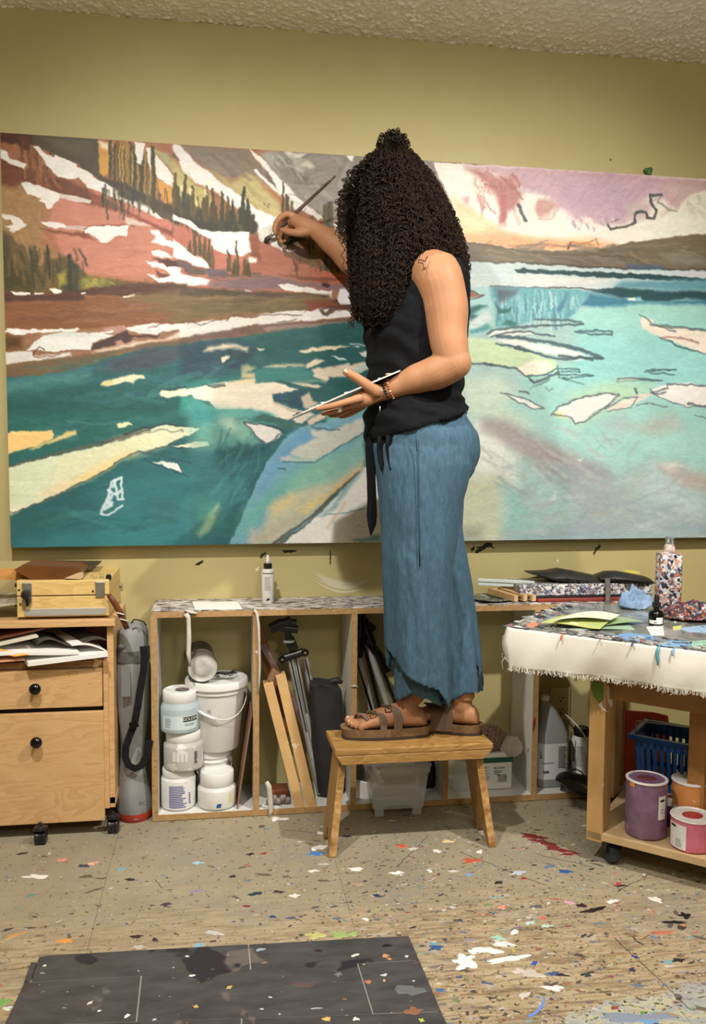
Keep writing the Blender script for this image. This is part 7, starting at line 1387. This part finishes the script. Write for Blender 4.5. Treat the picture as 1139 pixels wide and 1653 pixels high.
# left hand, palm up under the palette
def fpx(pts): return [pY(x, y, Y) for x, y, Y in pts]
chain(b, fpx([(622, 632, 2.285), (604, 636, 2.285), (588, 643, 2.28), (574, 647, 2.275)]), [.0235, .0255, .0255, .0195], 18, flat=(.95, 1))
chain(b, fpx([(618, 632, 2.30), (600, 638, 2.315), (576, 646, 2.32)]), [.021, .021, .017], 18)
LH = [  # index, middle, ring, little
    ([(580, 643, 2.256), (558, 649, 2.252), (537, 655, 2.254), (512, 660, 2.262)], [.0120, .0098, .0088, .0066]),
    ([(580, 649, 2.282), (558, 657, 2.280), (538, 664, 2.281), (521, 668, 2.284)], [.0120, .0098, .0088, .0064]),
    ([(582, 653, 2.305), (562, 662, 2.306), (546, 669, 2.306), (533, 671, 2.306)], [.0110, .0092, .0082, .0060]),
    ([(586, 655, 2.326), (572, 664, 2.330), (560, 670, 2.331), (549, 673, 2.330)], [.0100, .0082, .0072, .0054])]
for p, r in LH: chain(b, fpx(p), r, 12)
chain(b, fpx([(606, 632, 2.262), (592, 622, 2.252), (577, 611, 2.248), (563, 603, 2.250), (558, 601, 2.251)]), [.018, .0150, .0126, .0112, .0094], 14)
# right hand holding the brush like a pen
chain(b, fpx([(508, 371, 2.670), (492, 364, 2.680), (478, 357, 2.690)]), [.0235, .0255, .021], 18)
chain(b, fpx([(500, 372, 2.685), (486, 367, 2.70), (472, 358, 2.708)]), [.020, .021, .017], 16)
for p, r in (([(480, 353, 2.686), (463, 346, 2.694), (448, 356, 2.703), (443, 368, 2.708), (445, 377, 2.711)], [.0115, .0105, .009, .008, .0062]),
             ([(480, 358, 2.702), (464, 352, 2.712), (450, 362, 2.720), (446, 375, 2.722), (449, 383, 2.722)], [.011, .010, .0088, .0078, .006]),
             ([(482, 366, 2.712), (468, 363, 2.724), (456, 372, 2.730), (451, 384, 2.730), (455, 391, 2.728)], [.0105, .0095, .0082, .0072, .0056]),
             ([(486, 372, 2.718), (474, 372, 2.730), (464, 380, 2.734), (460, 389, 2.734)], [.0095, .0085, .0072, .0052]),
             ([(497, 374, 2.668), (484, 376, 2.668), (470, 375, 2.680), (459, 372, 2.695), (455, 371, 2.699)], [.015, .0125, .011, .0095, .0078])): chain(b, fpx(p), r, 12)
# legs and feet
FZ = ZT+.001+.026
def frame(heel, toe):
    h = Vector((heel[0], heel[1], 0)); t = Vector((toe[0], toe[1], 0)); f = (t-h).normalized(); s = Vector((f.y, -f.x, 0)); return h, f, s, (t-h).length
FEET = {'near': frame((.585, 2.384), (.352, 2.396)), 'far': frame((.738, 2.372), (.535, 2.462))}
SEC = [(0, .012, .030, .0), (.012, .026, .052, 0), (.035, .030, .058, 0), (.065, .031, .066, 0), (.095, .033, .066, 0), (.125, .037, .057, 0), (.155, .041, .045, 0), (.178, .043, .034, 0), (.196, .042, .026, 0)]
def fsec(f):
    for a, c in zip(SEC[:-1], SEC[1:]):
        if a[0] <= f <= c[0]: t = (f-a[0])/(c[0]-a[0]); return a[1]+(c[1]-a[1])*t, a[2]+(c[2]-a[2])*t
    return SEC[-1][1:3]
def FP(k, f, s, z):
    h, fv, sv, L = FEET[k]; q = L/.235; return h+fv*f*q+sv*s+Vector((0, 0, z))
for k, an in (('near', (670, 1118, 2.388)), ('far', (749, 1120, 2.385))):
    rs = []
    for f, w, tp_, _ in SEC: rs.append([FP(k, f, w*math.cos(a), FZ+tp_*.5+tp_*.5*math.copysign(abs(math.sin(a))**.8, math.sin(a))) for a in [2*PI*i/28 for i in range(28)]])
    b.rings(rs)
    inn = 1 if k == 'far' else -1   # side of the big toe (away from the camera is +s or -s)
    side = 1 if FP(k, .1, .03, 0).y > FP(k, .1, -.03, 0).y else -1
    sg = side if k == 'near' else -side
    for j, (so, f1, r0) in enumerate(((.028, .236, .0125), (.009, .232, .0095), (-.007, .224, .0090), (-.021, .214, .0085), (-.033, .202, .0080))):
        chain(b, [FP(k, .180, sg*so*1.05, FZ+.014), FP(k, (f1+.185)/2, sg*so*1.1, FZ+.013), FP(k, f1-r0, sg*so*1.1, FZ+r0*.9)], [r0*1.15, r0*.95, r0], 12)
    A_ = pY(*an); base = FP(k, .058, 0, FZ+.05)
    kn = Vector((A_.x*.5+.31, A_.y+(-.02 if k == 'near' else .04), .76)); hip = Vector((.60, 2.33 if k == 'near' else 2.46, 1.10))
    chain(b, [base, FP(k, .052, 0, FZ+.085), Vector((A_.x, A_.y, A_.z)), A_+(kn-A_)*.35, kn, hip], [.034, .029, .030, .046, .055, .075], 22)
    for s in (-1, 1): b.ball(FP(k, .066, s*.028, FZ+.075), (.011, .010, .012), 12)
body = remesh(b, 'body', skin, ps, .0028, 4, .5)
# finger and toe nails
nailm = mat('nail', (226, 182, 160), rough=.25)
def nail(p, d, up, w=.0048, l=.0055):
    p, d, up = Vector(p), Vector(d).normalized(), Vector(up).normalized(); s = d.cross(up).normalized(); up = s.cross(d)
    MB().ball((0, 0, 0), (1, 1, 1), 10); m = MB().ball((0, 0, 0), (l, w, .0012), 12); m.v = [tuple(p+d*x+s*y+up*z) for x, y, z in m.v]; m.build('nail', nailm, ps, smooth=True)
nail(pY(559, 599, 2.243), (-1, 0, .6), (-.5, -.5, .8), .0062, .007)
for k in ('near', 'far'):
    side = 1 if FP(k, .1, .03, 0).y > FP(k, .1, -.03, 0).y else -1; sg = side if k == 'near' else -side
    for so, f1, r0 in ((.028, .236, .0125), (.009, .232, .0095), (-.007, .224, .0090), (-.021, .214, .0085), (-.033, .202, .0080)):
        nail(FP(k, f1-r0*.75, sg*so*1.1, FZ+r0*1.72), FEET[k][1]-Vector((0, 0, .35)), (0, 0, 1), r0*.5, r0*.45)
# ---- sandals
suede = mat('taupe_suede', (96, 78, 62), (112, 92, 74), 20, rough=.8, bump=.3, bscale=160); cork = mat('cork', (128, 100, 68), (104, 78, 50), 90, rough=.85, bump=.3, bscale=200); rubb = mat('dark_outsole', (52, 42, 34), (62, 50, 40), 20, rough=.7)
def sandal(k):
    s_ = thing('sandal', None, None, (0, 0, 0)); s_.parent = ps; s_.location = FP(k, .11, 0, ZT+.001)-ps.location
    side = 1 if FP(k, .1, .03, 0).y > FP(k, .1, -.03, 0).y else -1; sg = side if k == 'near' else -side
    out = []
    for i in range(44):
        a = 2*PI*i/44; f = .118-.128*math.cos(a); w = (.036+.012*(f/.24))*abs(math.sin(a))**.62; sgn = math.copysign(1, math.sin(a)); w *= (1+.10*(f > .15)) if sgn == sg else 1
        w -= .006*math.exp(-((f-.10)/.04)**2)*(sgn == sg); out.append((f, sgn*w))
    def lay(z0, z1, g): return [[FP(k, .118+(f-.118)*g, s*g, z) for f, s in out] for z in (z0, z1)]
    z = ZT+.001
    def curl(f): return .004*max(0, (f-.19)/.05)
    MB().rings(lay(z, z+.008, 1.)).build('outsole', rubb, s_, smooth=True, auto=40)
    r_ = [[FP(k, .118+(f-.118)*g, s*g, zz) for f, s in out] for zz, g in ((z+.008, .985), (z+.018, 1.0), (z+.030, 1.03), (z+.030, .96), (z+.0245, .93))]
    MB().rings(r_).build('footbed', cork, s_, smooth=True, auto=40)
    def strap(f0, f1, wd, t0=0., t1=PI, th=.0022, lift=1.0, nm='strap'):
        rs = []
        for i in range(25):
            uu = i/24; t = PI*min(1, max(0, (uu-.18)/.64)); lowf = 1-max(0, (.18-uu)/.18) if uu < .5 else 1-max(0, (uu-.82)/.18); f = f0+(f1-f0)*min(1, max(0, 1-math.cos(t))); w, tp_ = fsec(f); ww = w*lift+.0025; c = math.cos(t); sn = abs(math.sin(t))**.8
            zc = FZ+tp_*.5; ctr = lambda df, g: FP(k, f+df, side*-1*ww*c*g, (z+.010)*(1-lowf)+lowf*(zc+(tp_*.5*lift+.001)*sn*g))
            rs.append([ctr(-wd/2, 1), ctr(wd/2, 1), ctr(wd/2, 1+th/ww), ctr(-wd/2, 1+th/ww)])
        return MB().rings(rs).build(nm, suede, s_, smooth=True, auto=50)
    st1 = strap(.088, .118, .024); st2 = strap(.130, .165, .019) if k == 'near' else strap(.120, .150, .045)
    # toe loop on the inner side
    if k == 'near':
        st3 = MB().tube([FP(k, .172, -side*.034, FZ+.030), FP(k, .186, -side*.010, FZ+.040), FP(k, .200, side*.010, FZ+.036), FP(k, .206, side*.018, FZ+.022), FP(k, .206, side*.019, FZ+.004)], [.006, .006, .0065, .005, .004], 10, flat=(.5, 1.2)).build('toe_strap', suede, s_, smooth=True)
    for (f, zt_, st) in ((.112, .068, st1), (.156, .036, st2)) if k == 'near' else ():
        w, tp_ = fsec(f); t = .92; q = FP(k, f+.004, -side*(w+.006)*math.cos(t), FZ+tp_*.5+(tp_*.5+.005)*abs(math.sin(t))**.8); m = MB(); u = FEET[k][1]*.0085; v = Vector((0, .55, .83))*.0095
        for a, b2 in ((u+v, u-v), (u-v, -u-v), (-u-v, -u+v), (-u+v, u+v)): m.tube([q+a, q+b2], .0012, 6)
        m.tube([q+v, q-v*.2], .001, 6); m.build('buckle', mat('antique_brass', (96, 84, 66), rough=.35, metal=.8), s_ if False else st, smooth=True)
    return s_
sandal('near'); sandal('far')
# ---- pants
PN = [(690,612,740,.06,14,2.34),(720,604,754,.105,14,2.328),(750,607,757,.108,12,2.325),(780,611,752,.106,8,2.325),(820,614,742,.102,6,2.326),(860,616,737,.10,4,2.328),(900,617,731,.10,2,2.330),(950,619,725,.098,0,2.336),(1000,621,722,.098,0,2.342),(1050,624,723,.10,0,2.35),(1145,628,724,.10,0,2.355)]
PF = [(700,640,765,.08,14,2.45),(760,650,757,.085,10,2.45),(800,655,747,.085,6,2.45),(850,665,744,.086,2,2.452),(900,676,751,.088,0,2.44),(950,684,760,.09,0,2.44),(1000,690,768,.09,0,2.435),(1050,694,774,.09,0,2.43),(1130,696,781,.09,0,2.43)]
HN = [(612,1030),(622,1042),(630,1060),(650,1085),(675,1098),(695,1106),(706,1124),(716,1140),(730,1141)]
def hemy(x, H):
    for a, c in zip(H[:-1], H[1:]):
        if a[0] <= x <= c[0]: return a[1]+(c[1]-a[1])*(x-a[0])/(c[0]-a[0])
    return H[0][1] if x < H[0][0] else H[-1][1]
def legtube(mb, T_, y0, hem, fold, seed, n=84, rows=46, k=1., base_y=None):
    rs = []
    for j in range(rows+8):
        s = min(1, j/rows); inner = j > rows; R_ = []
        for i in range(n):
            t = 2*PI*i/n; yy = y0+(1100-y0)*s
            for _ in range(3):
                L, Rr, ts, ph, Yc = fit(T_, yy); xpx = (L+Rr)/2-(Rr-L)/2*math.cos(t); yh = hem(xpx, math.sin(t)); yy = y0+(yh-y0)*s
            L, Rr, ts, ph, Yc = fit(T_, yy); a, c_ = pY(L, yy, Yc), pY(Rr, yy, Yc); E = (c_.x-a.x)/2*k; cx_ = (a.x+c_.x)/2; co_, si_ = math.cos(R(ph)), math.sin(R(ph)); tf = math.sqrt(max(1e-4, E*E-(ts*si_)**2))/co_
            amp = fold*(.15+.85*s**1.3); w = 1+amp*(.55*math.sin(5*t+seed+1.2*s)+.45*math.sin(9*t+seed*2-2*s)+.3*math.sin(14*t+seed*3+s*3))*abs(math.sin(t))**.5
            zz = a.z; 
            if inner: w *= .90; zz += .012*(j-rows)
            f, q = tf*math.cos(t)*w, ts*k*math.sin(t)*w; R_.append((cx_-f*co_-q*si_, Yc+f*si_-q*co_, zz))
        rs.append(R_)
    mb.rings(rs)
pm = MB()
pm.rings([[p for p in torring(y, .95 if y < 660 else min(1.03, .97+.06*(y-660)/50))] for y in range(644, 800, 9)])
legtube(pm, PN, 690, lambda x, s: hemy(x, HN) if s > -.3 else max(hemy(x, HN), 1075+min(1, max(0, (x-625)/30))*50), .075, 1.)
legtube(pm, PF, 700, lambda x, s: 1116-10*(x-730)/50+3*math.sin(x*.1), .075, 2.6)
# inner wrap panel of the near leg
PI_ = [(980,634,712,.075,0,2.37),(1060,636,712,.075,0,2.37),(1140,638,718,.075,0,2.37)]
legtube(pm, PI_, 980, lambda x, s: hemy(x, [(630,1135),(640,1128),(655,1112),(700,1132),(725,1136)]), .03, 4., 60, 30)
def pdisp(co):
    x, y, z = co[:, 0], co[:, 1], co[:, 2]
    return (fbm(x*34+z*6, z*9+y*30+50, 21, 3)-.5)*.013+(fbm(x*90+40, z*60+50, 22, 2)-.5)*.003*np.clip((.62-z)*5, 0, 1)
def linen():
    m = mat('blue_linen', (52, 80, 99), (67, 97, 117), 120, (1, 1, .35), .85, .35, 260, spots=[((98, 130, 148), 300, .68, 3), ((38, 64, 84), 260, .68, 8)], ramp=(.3, .7)); return m
pants = remesh(pm, 'pants', linen(), ps, .0042, 4, .5, pdisp)
# side seam, back pocket stitching and button
sm_ = mat('seam_shadow_blue', (34, 56, 74), (42, 66, 84), 60, rough=.9)
def surf_line(T_, pts, r, name, m, lift=.001):
    P = []
    for x, y in pts:
        L, Rr, ts, ph, Yc = fit(T_, y); u = max(-1, min(1, (x-(L+Rr)/2)/((Rr-L)/2))); P.append(pY(x, y, Yc-ts*math.sqrt(1-u*u)-lift))
    return MB().tube(P, r, 6).build(name, m, ps, smooth=True)
TT = [(a[0], a[1], a[2], a[3]*1.03, a[4], a[5]) for a in TOR]
surf_line(TT, [(671, 704), (672, 716), (673, 730)], .0016, 'side_seam', sm_, .0035)
surf_line(PN, [(673, 728), (674, 770), (675, 820), (676, 870), (677, 915)], .0015, 'side_seam', sm_, .004)
surf_line(TT, [(728, 722), (738, 730), (748, 738), (754, 744)], .0013, 'pocket_stitching', sm_, .004)
q = pY(749, 665, 2.33); MB().lathe([(.0, -.003), (.0085, -.003), (.0095, -.001), (.0095, .001)], q, 18, 'Y').build('button', mat('navy_button', (50, 66, 92), rough=.4), ps, smooth=True, auto=40)
# ---- tank top
blk_ = mat('black_jersey', (9, 10, 13), (13, 15, 19), 14, rough=.85, spec=.2, bump=.3, bscale=120)
sh_ = MB(); rs = []
ysh = [428, 436, 448, 462, 480, 500, 520, 545, 570, 595, 620, 640, 655]
for y in ysh: rs.append(torring(y, 1.02 if y > 440 else .97))
def hemring(yF, yB, k):
    out = []
    for i in range(SEG):
        t = 2*PI*i/SEG; f = (1+math.cos(t))/2; y = yB+(yF-yB)*f**.62; L, Rr, ts, ph, Yc = fit(TOR, y); c = (L+Rr)/2; h = (Rr-L)/2*k; out.append(ringpx(y, c-h, c+h, ts*k, ph, Yc)[i])
    return out
for (yF, yB, k) in ((668, 650, 1.06), (684, 654, 1.09), (704, 657, 1.105), (717, 657, 1.085), (702, 652, 1.0)): rs.append(hemring(yF, yB, k))
sh_.rings(rs)
# straps over the shoulders
chain(sh_, [pY(672, 470, 2.30), pY(676, 430, 2.315), pY(690, 408, 2.345), pY(712, 412, 2.36), pY(735, 440, 2.36)], [.022, .020, .018, .020, .026], 14)
chain(sh_, [pY(640, 470, 2.47), pY(650, 425, 2.47), pY(680, 410, 2.45), pY(705, 425, 2.44)], [.022, .020, .018, .020], 14)
def sdisp(co):
    x, y, z = co[:, 0], co[:, 1], co[:, 2]
    d = z+.35*x
    return .0042*np.sin(d*95+fbm(x*12+9, z*12+9, 3, 2)*9)*np.clip((1.50-z)*6, 0, 1)*np.clip((z-1.10)*8, 0, 1)+(fbm(x*30+7, z*30+7, 30, 3)-.5)*.006
shirt = remesh(sh_, 'tank_top', blk_, ps, .004, 4, .5, sdisp)
# knot and hanging ties at the front hem
kn = MB(); q = pY(617, 700, 2.31)
chain(kn, [pY(604, 694, 2.33), pY(617, 702, 2.315), pY(632, 690, 2.31), pY(650, 678, 2.30)], [.020, .022, .018, .012], 14)
def tie(pts, w, Y):
    rs = []
    for i, (x, y) in enumerate(pts):
        p = pY(x, y, Y+(.006*math.sin(i*1.3))); rs.append([p+Vector((-w[i], 0, 0)), p+Vector((-w[i]*.3, -.003, 0)), p+Vector((w[i]*.3, .001, 0)), p+Vector((w[i], -.001, 0)), p+Vector((w[i], .002, 0)), p+Vector((-w[i], .002, 0))])
    return MB().rings(rs)
kn.build('waist_knot', blk_, ps, smooth=True)
tie([(598,700),(598,720),(598,745),(599,775),(600,805),(600,832),(600,848),(598,865)], [.014,.015,.013,.012,.0125,.014,.011,.001], 2.33).build('waist_tie', blk_, ps, smooth=True)
tie([(616,704),(617,716),(617,730),(616,745),(615,760)], [.012,.015,.015,.010,.001], 2.285).build('waist_tie', blk_, ps, smooth=True)
tie([(628,702),(627,720),(628,738),(630,758)], [.009,.009,.007,.002], 2.265).build('waist_tie', blk_, ps, smooth=True)
# ---- bracelets and ring
wd_ = (ElL-WrL).normalized(); wa = wd_.cross(Vector((0, 1, 0))).normalized(); wb = wd_.cross(wa)
for off, cols in ((.004, ((60, 40, 34), (20, 20, 22))), (.016, ((150, 90, 64), (40, 30, 28)))):
    br = thing('bracelet', None, None, (0, 0, 0)); br.parent = ps; cc_ = WrL+wd_*off; br.location = cc_-ps.location
    ma, mb_2 = MB(), MB(); n = 22
    for i in range(n):
        a = 2*PI*i/n; p = cc_+wa*(.0275*math.cos(a))+wb*(.0275*math.sin(a)); (ma if i % 3 else mb_2).ball(p, .0036 if i % 3 else .0042, 8)
    ma.build('beads', mat('bead_%d' % cols[0][0], cols[0], rough=.3), br, smooth=True)['kind'] = 'stuff'; mb_2.build('accent_beads', mat('bead_pink_%d' % cols[1][0], (206, 150, 120) if off > .01 else cols[1], rough=.3), br, smooth=True)['kind'] = 'stuff'
    if off < .01:
        MB().obox(pY(613, 630, 2.256), (.006, 0, .001), (0, .003, 0), (-.001, 0, .005)).build('turquoise_bead', mat('turquoise', (110, 180, 160), rough=.3), br, bevel=.0015)
        MB().ball(pY(613, 660, 2.262), (.0025, .002, .008), 10).build('charm', steel, br, smooth=True)
MB().obox(pY(548, 662, 2.268), (.005, 0, .001), (0, .0025, 0), (0, 0, .0055)).build('ring_stone', mat('ring_stone', (236, 232, 226), rough=.15), ps, bevel=.001)
MB().lathe([(.0102, -.002), (.0102, .002), (.0092, .002), (.0092, -.002)], pY(547, 660.5, 2.2805), 20, Vector((-.9, .1, -.3)).normalized().to_track_quat('Z', 'Y').to_matrix(), cap=(0, 0)).build('ring', steel, ps, smooth=True)
# ---- hair: a dark mass and many separate corkscrew curls
HM = [(232,618,652,.03,2.41),(244,606,662,.055,2.415),(262,590,674,.085,2.415),(285,572,694,.105,2.415),(315,561,712,.115,2.41),(345,562,726,.120,2.40),(375,565,738,.122,2.39),(400,567,745,.122,2.38),(425,569,750,.118,2.375),(445,572,746,.105,2.37)]
HF = [(380,568,680,.115,2.375),(410,567,672,.118,2.365),(440,567,664,.118,2.36),(470,569,656,.112,2.355),(500,573,646,.10,2.35),(522,580,632,.075,2.345),(536,590,615,.04,2.345)]
hm = MB()
for T_ in (HM, HF): hm.rings([ringpx(y, L+5, Rr-5, ts*.93, 0, Yc) for y, L, Rr, ts, Yc in T_])
hm.ball(pY(634, 238, 2.41), (.034, .034, .030), 20)
hairm = mat('dark_curls', (24, 15, 9), (38, 25, 15), 30, rough=.5, spec=.22); 
def hdisp(co):
    x, y, z = co[:, 0], co[:, 1], co[:, 2]; return (fbm(x*60+z*20+30, z*34+y*50+30, 51, 3)-.5)*.022+(fbm(x*14+30, z*14+y*12+30, 57, 2)-.5)*.03-.004
hair = remesh(hm, 'hair', mat('hair_mass', (9, 6, 4), (17, 11, 7), 60, rough=1, spec=.05, bump=.8, bscale=140, bdist=.006), ps, .006, 2, .5, hdisp)
hr = random.Random(21); HV, HFc, HC = [], [], []
def curl(path, rad, pitch, th):
    """path: list of world points; corkscrew round it, 3-sided strand"""
    base = len(HV); n = 0; ph = hr.uniform(0, 6.28); L = 0; pts = []
    seg = [(path[i+1]-path[i]).length for i in range(len(path)-1)]; tot = sum(seg); steps = max(6, int(tot/pitch*7)); dirn = hr.choice((-1, 1))
    for k in range(steps+1):
        d = tot*k/steps; i = 0; dd = d
        while i < len(seg)-1 and dd > seg[i]: dd -= seg[i]; i += 1
        t = (path[i+1]-path[i]).normalized(); c = path[i]+t*dd; a = ph+dirn*2*PI*d/pitch; e1 = t.cross(Vector((0, 1, .01))).normalized(); e2 = t.cross(e1); rr = rad*(.45+.55*min(1, d/.04))*(1+.25*math.sin(d*60+ph))
        pts.append((c+e1*rr*math.cos(a)+e2*rr*math.sin(a), t))
    for k, (p, _) in enumerate(pts):
        t = (pts[min(k+1, steps)][0]-pts[max(k-1, 0)][0]).normalized(); e1 = t.cross(Vector((.1, .9, .2))).normalized(); e2 = t.cross(e1); w = th*(1-.5*(k/steps)**3)
        for j in range(3): HV.append(tuple(p+e1*w*math.cos(2.094*j)+e2*w*math.sin(2.094*j)))
        if k: 
            for j in range(3): q0 = base+3*(k-1); HFc.append((q0+j, q0+(j+1) % 3, q0+3+(j+1) % 3, q0+3+j))
def hairpath(T_, th, y0, y1, out, drift=0.):
    P = []; y = y0
    while y <= y1:
        L, Rr, ts, Yc = fit(T_, y)[:4]; a, b2 = pY(L, y, Yc), pY(Rr, y, Yc); t = th+drift*(y-y0)/200; g = 1+out
        P.append(Vector(((a.x+b2.x)/2-(b2.x-a.x)/2*g*math.cos(t), Yc-ts*g*math.sin(t), a.z))); y += 9
    return P
for k in range(900):      # the cascade, front side towards the room (sin > 0) denser
    th = hr.uniform(-.5, PI+.5) if hr.random() < .88 else hr.uniform(0, 2*PI); y0 = hr.choice((250, 262, 275, 290, 310, 330, 355, 380))+hr.uniform(-8, 8); y1 = min(y0+hr.uniform(60, 170), 452+hr.uniform(-10, 12))
    if y1-y0 < 25: continue
    P = hairpath(HM, th, y0, y1, abs(hr.gauss(0, .055))-.03, hr.gauss(0, .35)); curl(P, hr.choice((.0028, .0036, .0045, .006, .0085)), hr.uniform(.020, .036), hr.uniform(.0011, .0021))
for k in range(520):
    th = hr.uniform(-.4, PI+.3); y0 = hr.uniform(380, 470); y1 = min(y0+hr.uniform(50, 120), 540+hr.uniform(-22, 8)-abs(math.cos(th))*14)
    if y1-y0 < 22: continue
    P = hairpath(HF, th, y0, y1, abs(hr.gauss(0, .06))-.03, hr.gauss(0, .2)); curl(P, hr.choice((.0026, .0034, .0042, .0055, .0075)), hr.uniform(.018, .032), hr.uniform(.0010, .0019))
bc = pY(634, 240, 2.41)
for k in range(110):       # top knot
    a, e = hr.uniform(0, 2*PI), hr.uniform(-.6, 1.4); P = []
    for i in range(8): aa = a+i*.28; q_ = 1+.25*math.sin(k*1.7); P.append(bc+Vector((.035*q_*math.cos(aa)*math.cos(e), .035*q_*math.sin(aa)*math.cos(e), .034*q_*math.sin(e)+.010*math.sin(i*.9+k))))
    curl(P, .005, .018, .0018)
for pts in ([(640,262),(655,262),(672,275),(690,296),(706,312),(716,330)], [(660,270),(684,288),(704,306),(722,340)], [(610,250),(592,262),(576,280),(566,300)], [(612,246),(596,252),(584,268),(572,290),(560,310)]):
    for _ in range(5): P = [pY(x+hr.uniform(-3, 3), y+hr.uniform(-3, 3), 2.36+hr.uniform(-.04, .05)) for x, y in pts]; curl(P, .006, .02, .0019)
# loose ringlets at the face side, the shoulder and the ends
for pts, n_ in (([(562,300),(553,318),(548,340),(550,362),(553,378)], 6), ([(566,290),(554,305),(546,325),(545,342)], 5), ([(560,330),(552,350),(547,368),(556,380),(560,384)], 6), ([(575,280),(558,300),(549,330),(551,356),(546,372),(552,392)], 6), ([(585,262),(566,276),(556,296)], 6), ([(690,418),(684,421),(676,424),(680,430),(688,430)], 1), ([(572,480),(570,500),(568,515),(566,530)], 6), ([(745,400),(750,420),(754,436),(752,450)], 6), ([(724,360),(738,384),(748,410),(752,432)], 6), ([(640,480),(642,505),(638,525)], 4), ([(600,500),(598,525),(594,542)], 6), ([(620,500),(622,520),(616,536)], 5), ([(734,400),(744,425),(748,446),(752,458)], 4)):
    for _ in range(n_):
        Yh = hr.uniform(2.27, 2.36) if pts[0][0] != 690 else 2.19; P = [pY(x+hr.uniform(-3, 3), y+hr.uniform(-3, 3), Yh) for x, y in pts]; curl(P, hr.uniform(.005, .009), .024, .0015)
me = bpy.data.meshes.new('curls'); og = worldloc(hair); me.from_pydata([(a-og.x, b_-og.y, c-og.z) for a, b_, c in HV], [], HFc); me.polygons.foreach_set('use_smooth', [True]*len(me.polygons)); me.materials.append(hairm)
o = bpy.data.objects.new('curls', me); COL.objects.link(o); o.parent = hair; o['kind'] = 'stuff'
MB().tube([pY(560, 288, 2.31), pY(572, 302, 2.29)], .0015, 6).build('hair_pin', steel, hair)
# ---------------------------------------------------------------- brush and palette in the hands
bt = pY(426, 391, WY-.052); be = pY(541, 284, 2.60); d = (be-bt).normalized()
pb = thing('paintbrush', 'long thin paintbrush with dark tip held against the painting', 'paintbrush', bt); Lb = (be-bt).length; rot = d.to_track_quat('Z', 'Y').to_matrix()
MB().lathe([(.0046, .055), (.0056, .075), (.0058, .12), (.0048, .2), (.0042, Lb-.03), (.003, Lb)], bt, 16, rot).build('handle', mat('dark_handle', (110, 84, 80), (80, 66, 64), 20, rough=.3), pb, smooth=True)
MB().lathe([(.0058, .026), (.006, .03), (.0048, .056)], bt, 16, rot).build('ferrule', steel, pb, smooth=True)
MB().lathe([(.0008, .0), (.0080, .010), (.0082, .018), (.0058, .027)], bt, 14, rot).build('bristles', mat('wet_dark_bristle', (44, 46, 50), (60, 60, 62), 60, rough=.5), pb, smooth=True)
# palette: thin board lying on the palm, seen edge-on
pa, pb_ = pY(647, 600, 2.235), pY(462, 680, 2.30); du = (pb_-pa).normalized(); mid = (pa+pb_)/2; vw = (mid-Vector((0, 0, CAMZ))).normalized(); nrm = du.cross(vw).normalized(); nrm = nrm if nrm.z > 0 else -nrm; dv = nrm.cross(du).normalized(); dv = dv if dv.y > 0 else -dv
nrm = (nrm+dv*.03).normalized(); dv = nrm.cross(du); dv = dv if dv.y > 0 else -dv
plt = thing('hand_palette', 'thin white-edged palette resting on the raised palm of the painter', 'palette', mid); Lp = (pb_-pa).length
out = [(f*Lp, w) for f, w in ((0, .02), (.04, .0), (.5, -.018), (.85, -.012), (1, .02), (1.01, .07), (.95, .13), (.6, .165), (.2, .15), (.02, .10))]
P = [pa+du*f+dv*w+nrm*.002 for f, w in out]
MB().prism(P, nrm*.0035).build('palette_board', [mat('palette_white', (214, 208, 200), (190, 186, 180), 30, rough=.5)], plt)
pbs = MB(); hr2 = random.Random(4)
blobs = {}
for k in range(26):
    f, w = hr2.uniform(.05, .97)*Lp, hr2.uniform(.0, .12); c = pa+du*f+dv*w+nrm*.0062; col = hr2.choice([(60, 70, 80), (150, 170, 180), (206, 160, 130), (40, 90, 100), (90, 60, 50), (224, 220, 214)])
    m = blobs.setdefault(col, MB()); m.ball(c, (hr2.uniform(.004, .012), hr2.uniform(.004, .010), .003), 10)
for c, m in blobs.items(): m.build('paint_dabs', mat('dab_%d_%d_%d' % c, c, rough=.3), plt, smooth=True)['kind'] = 'stuff'
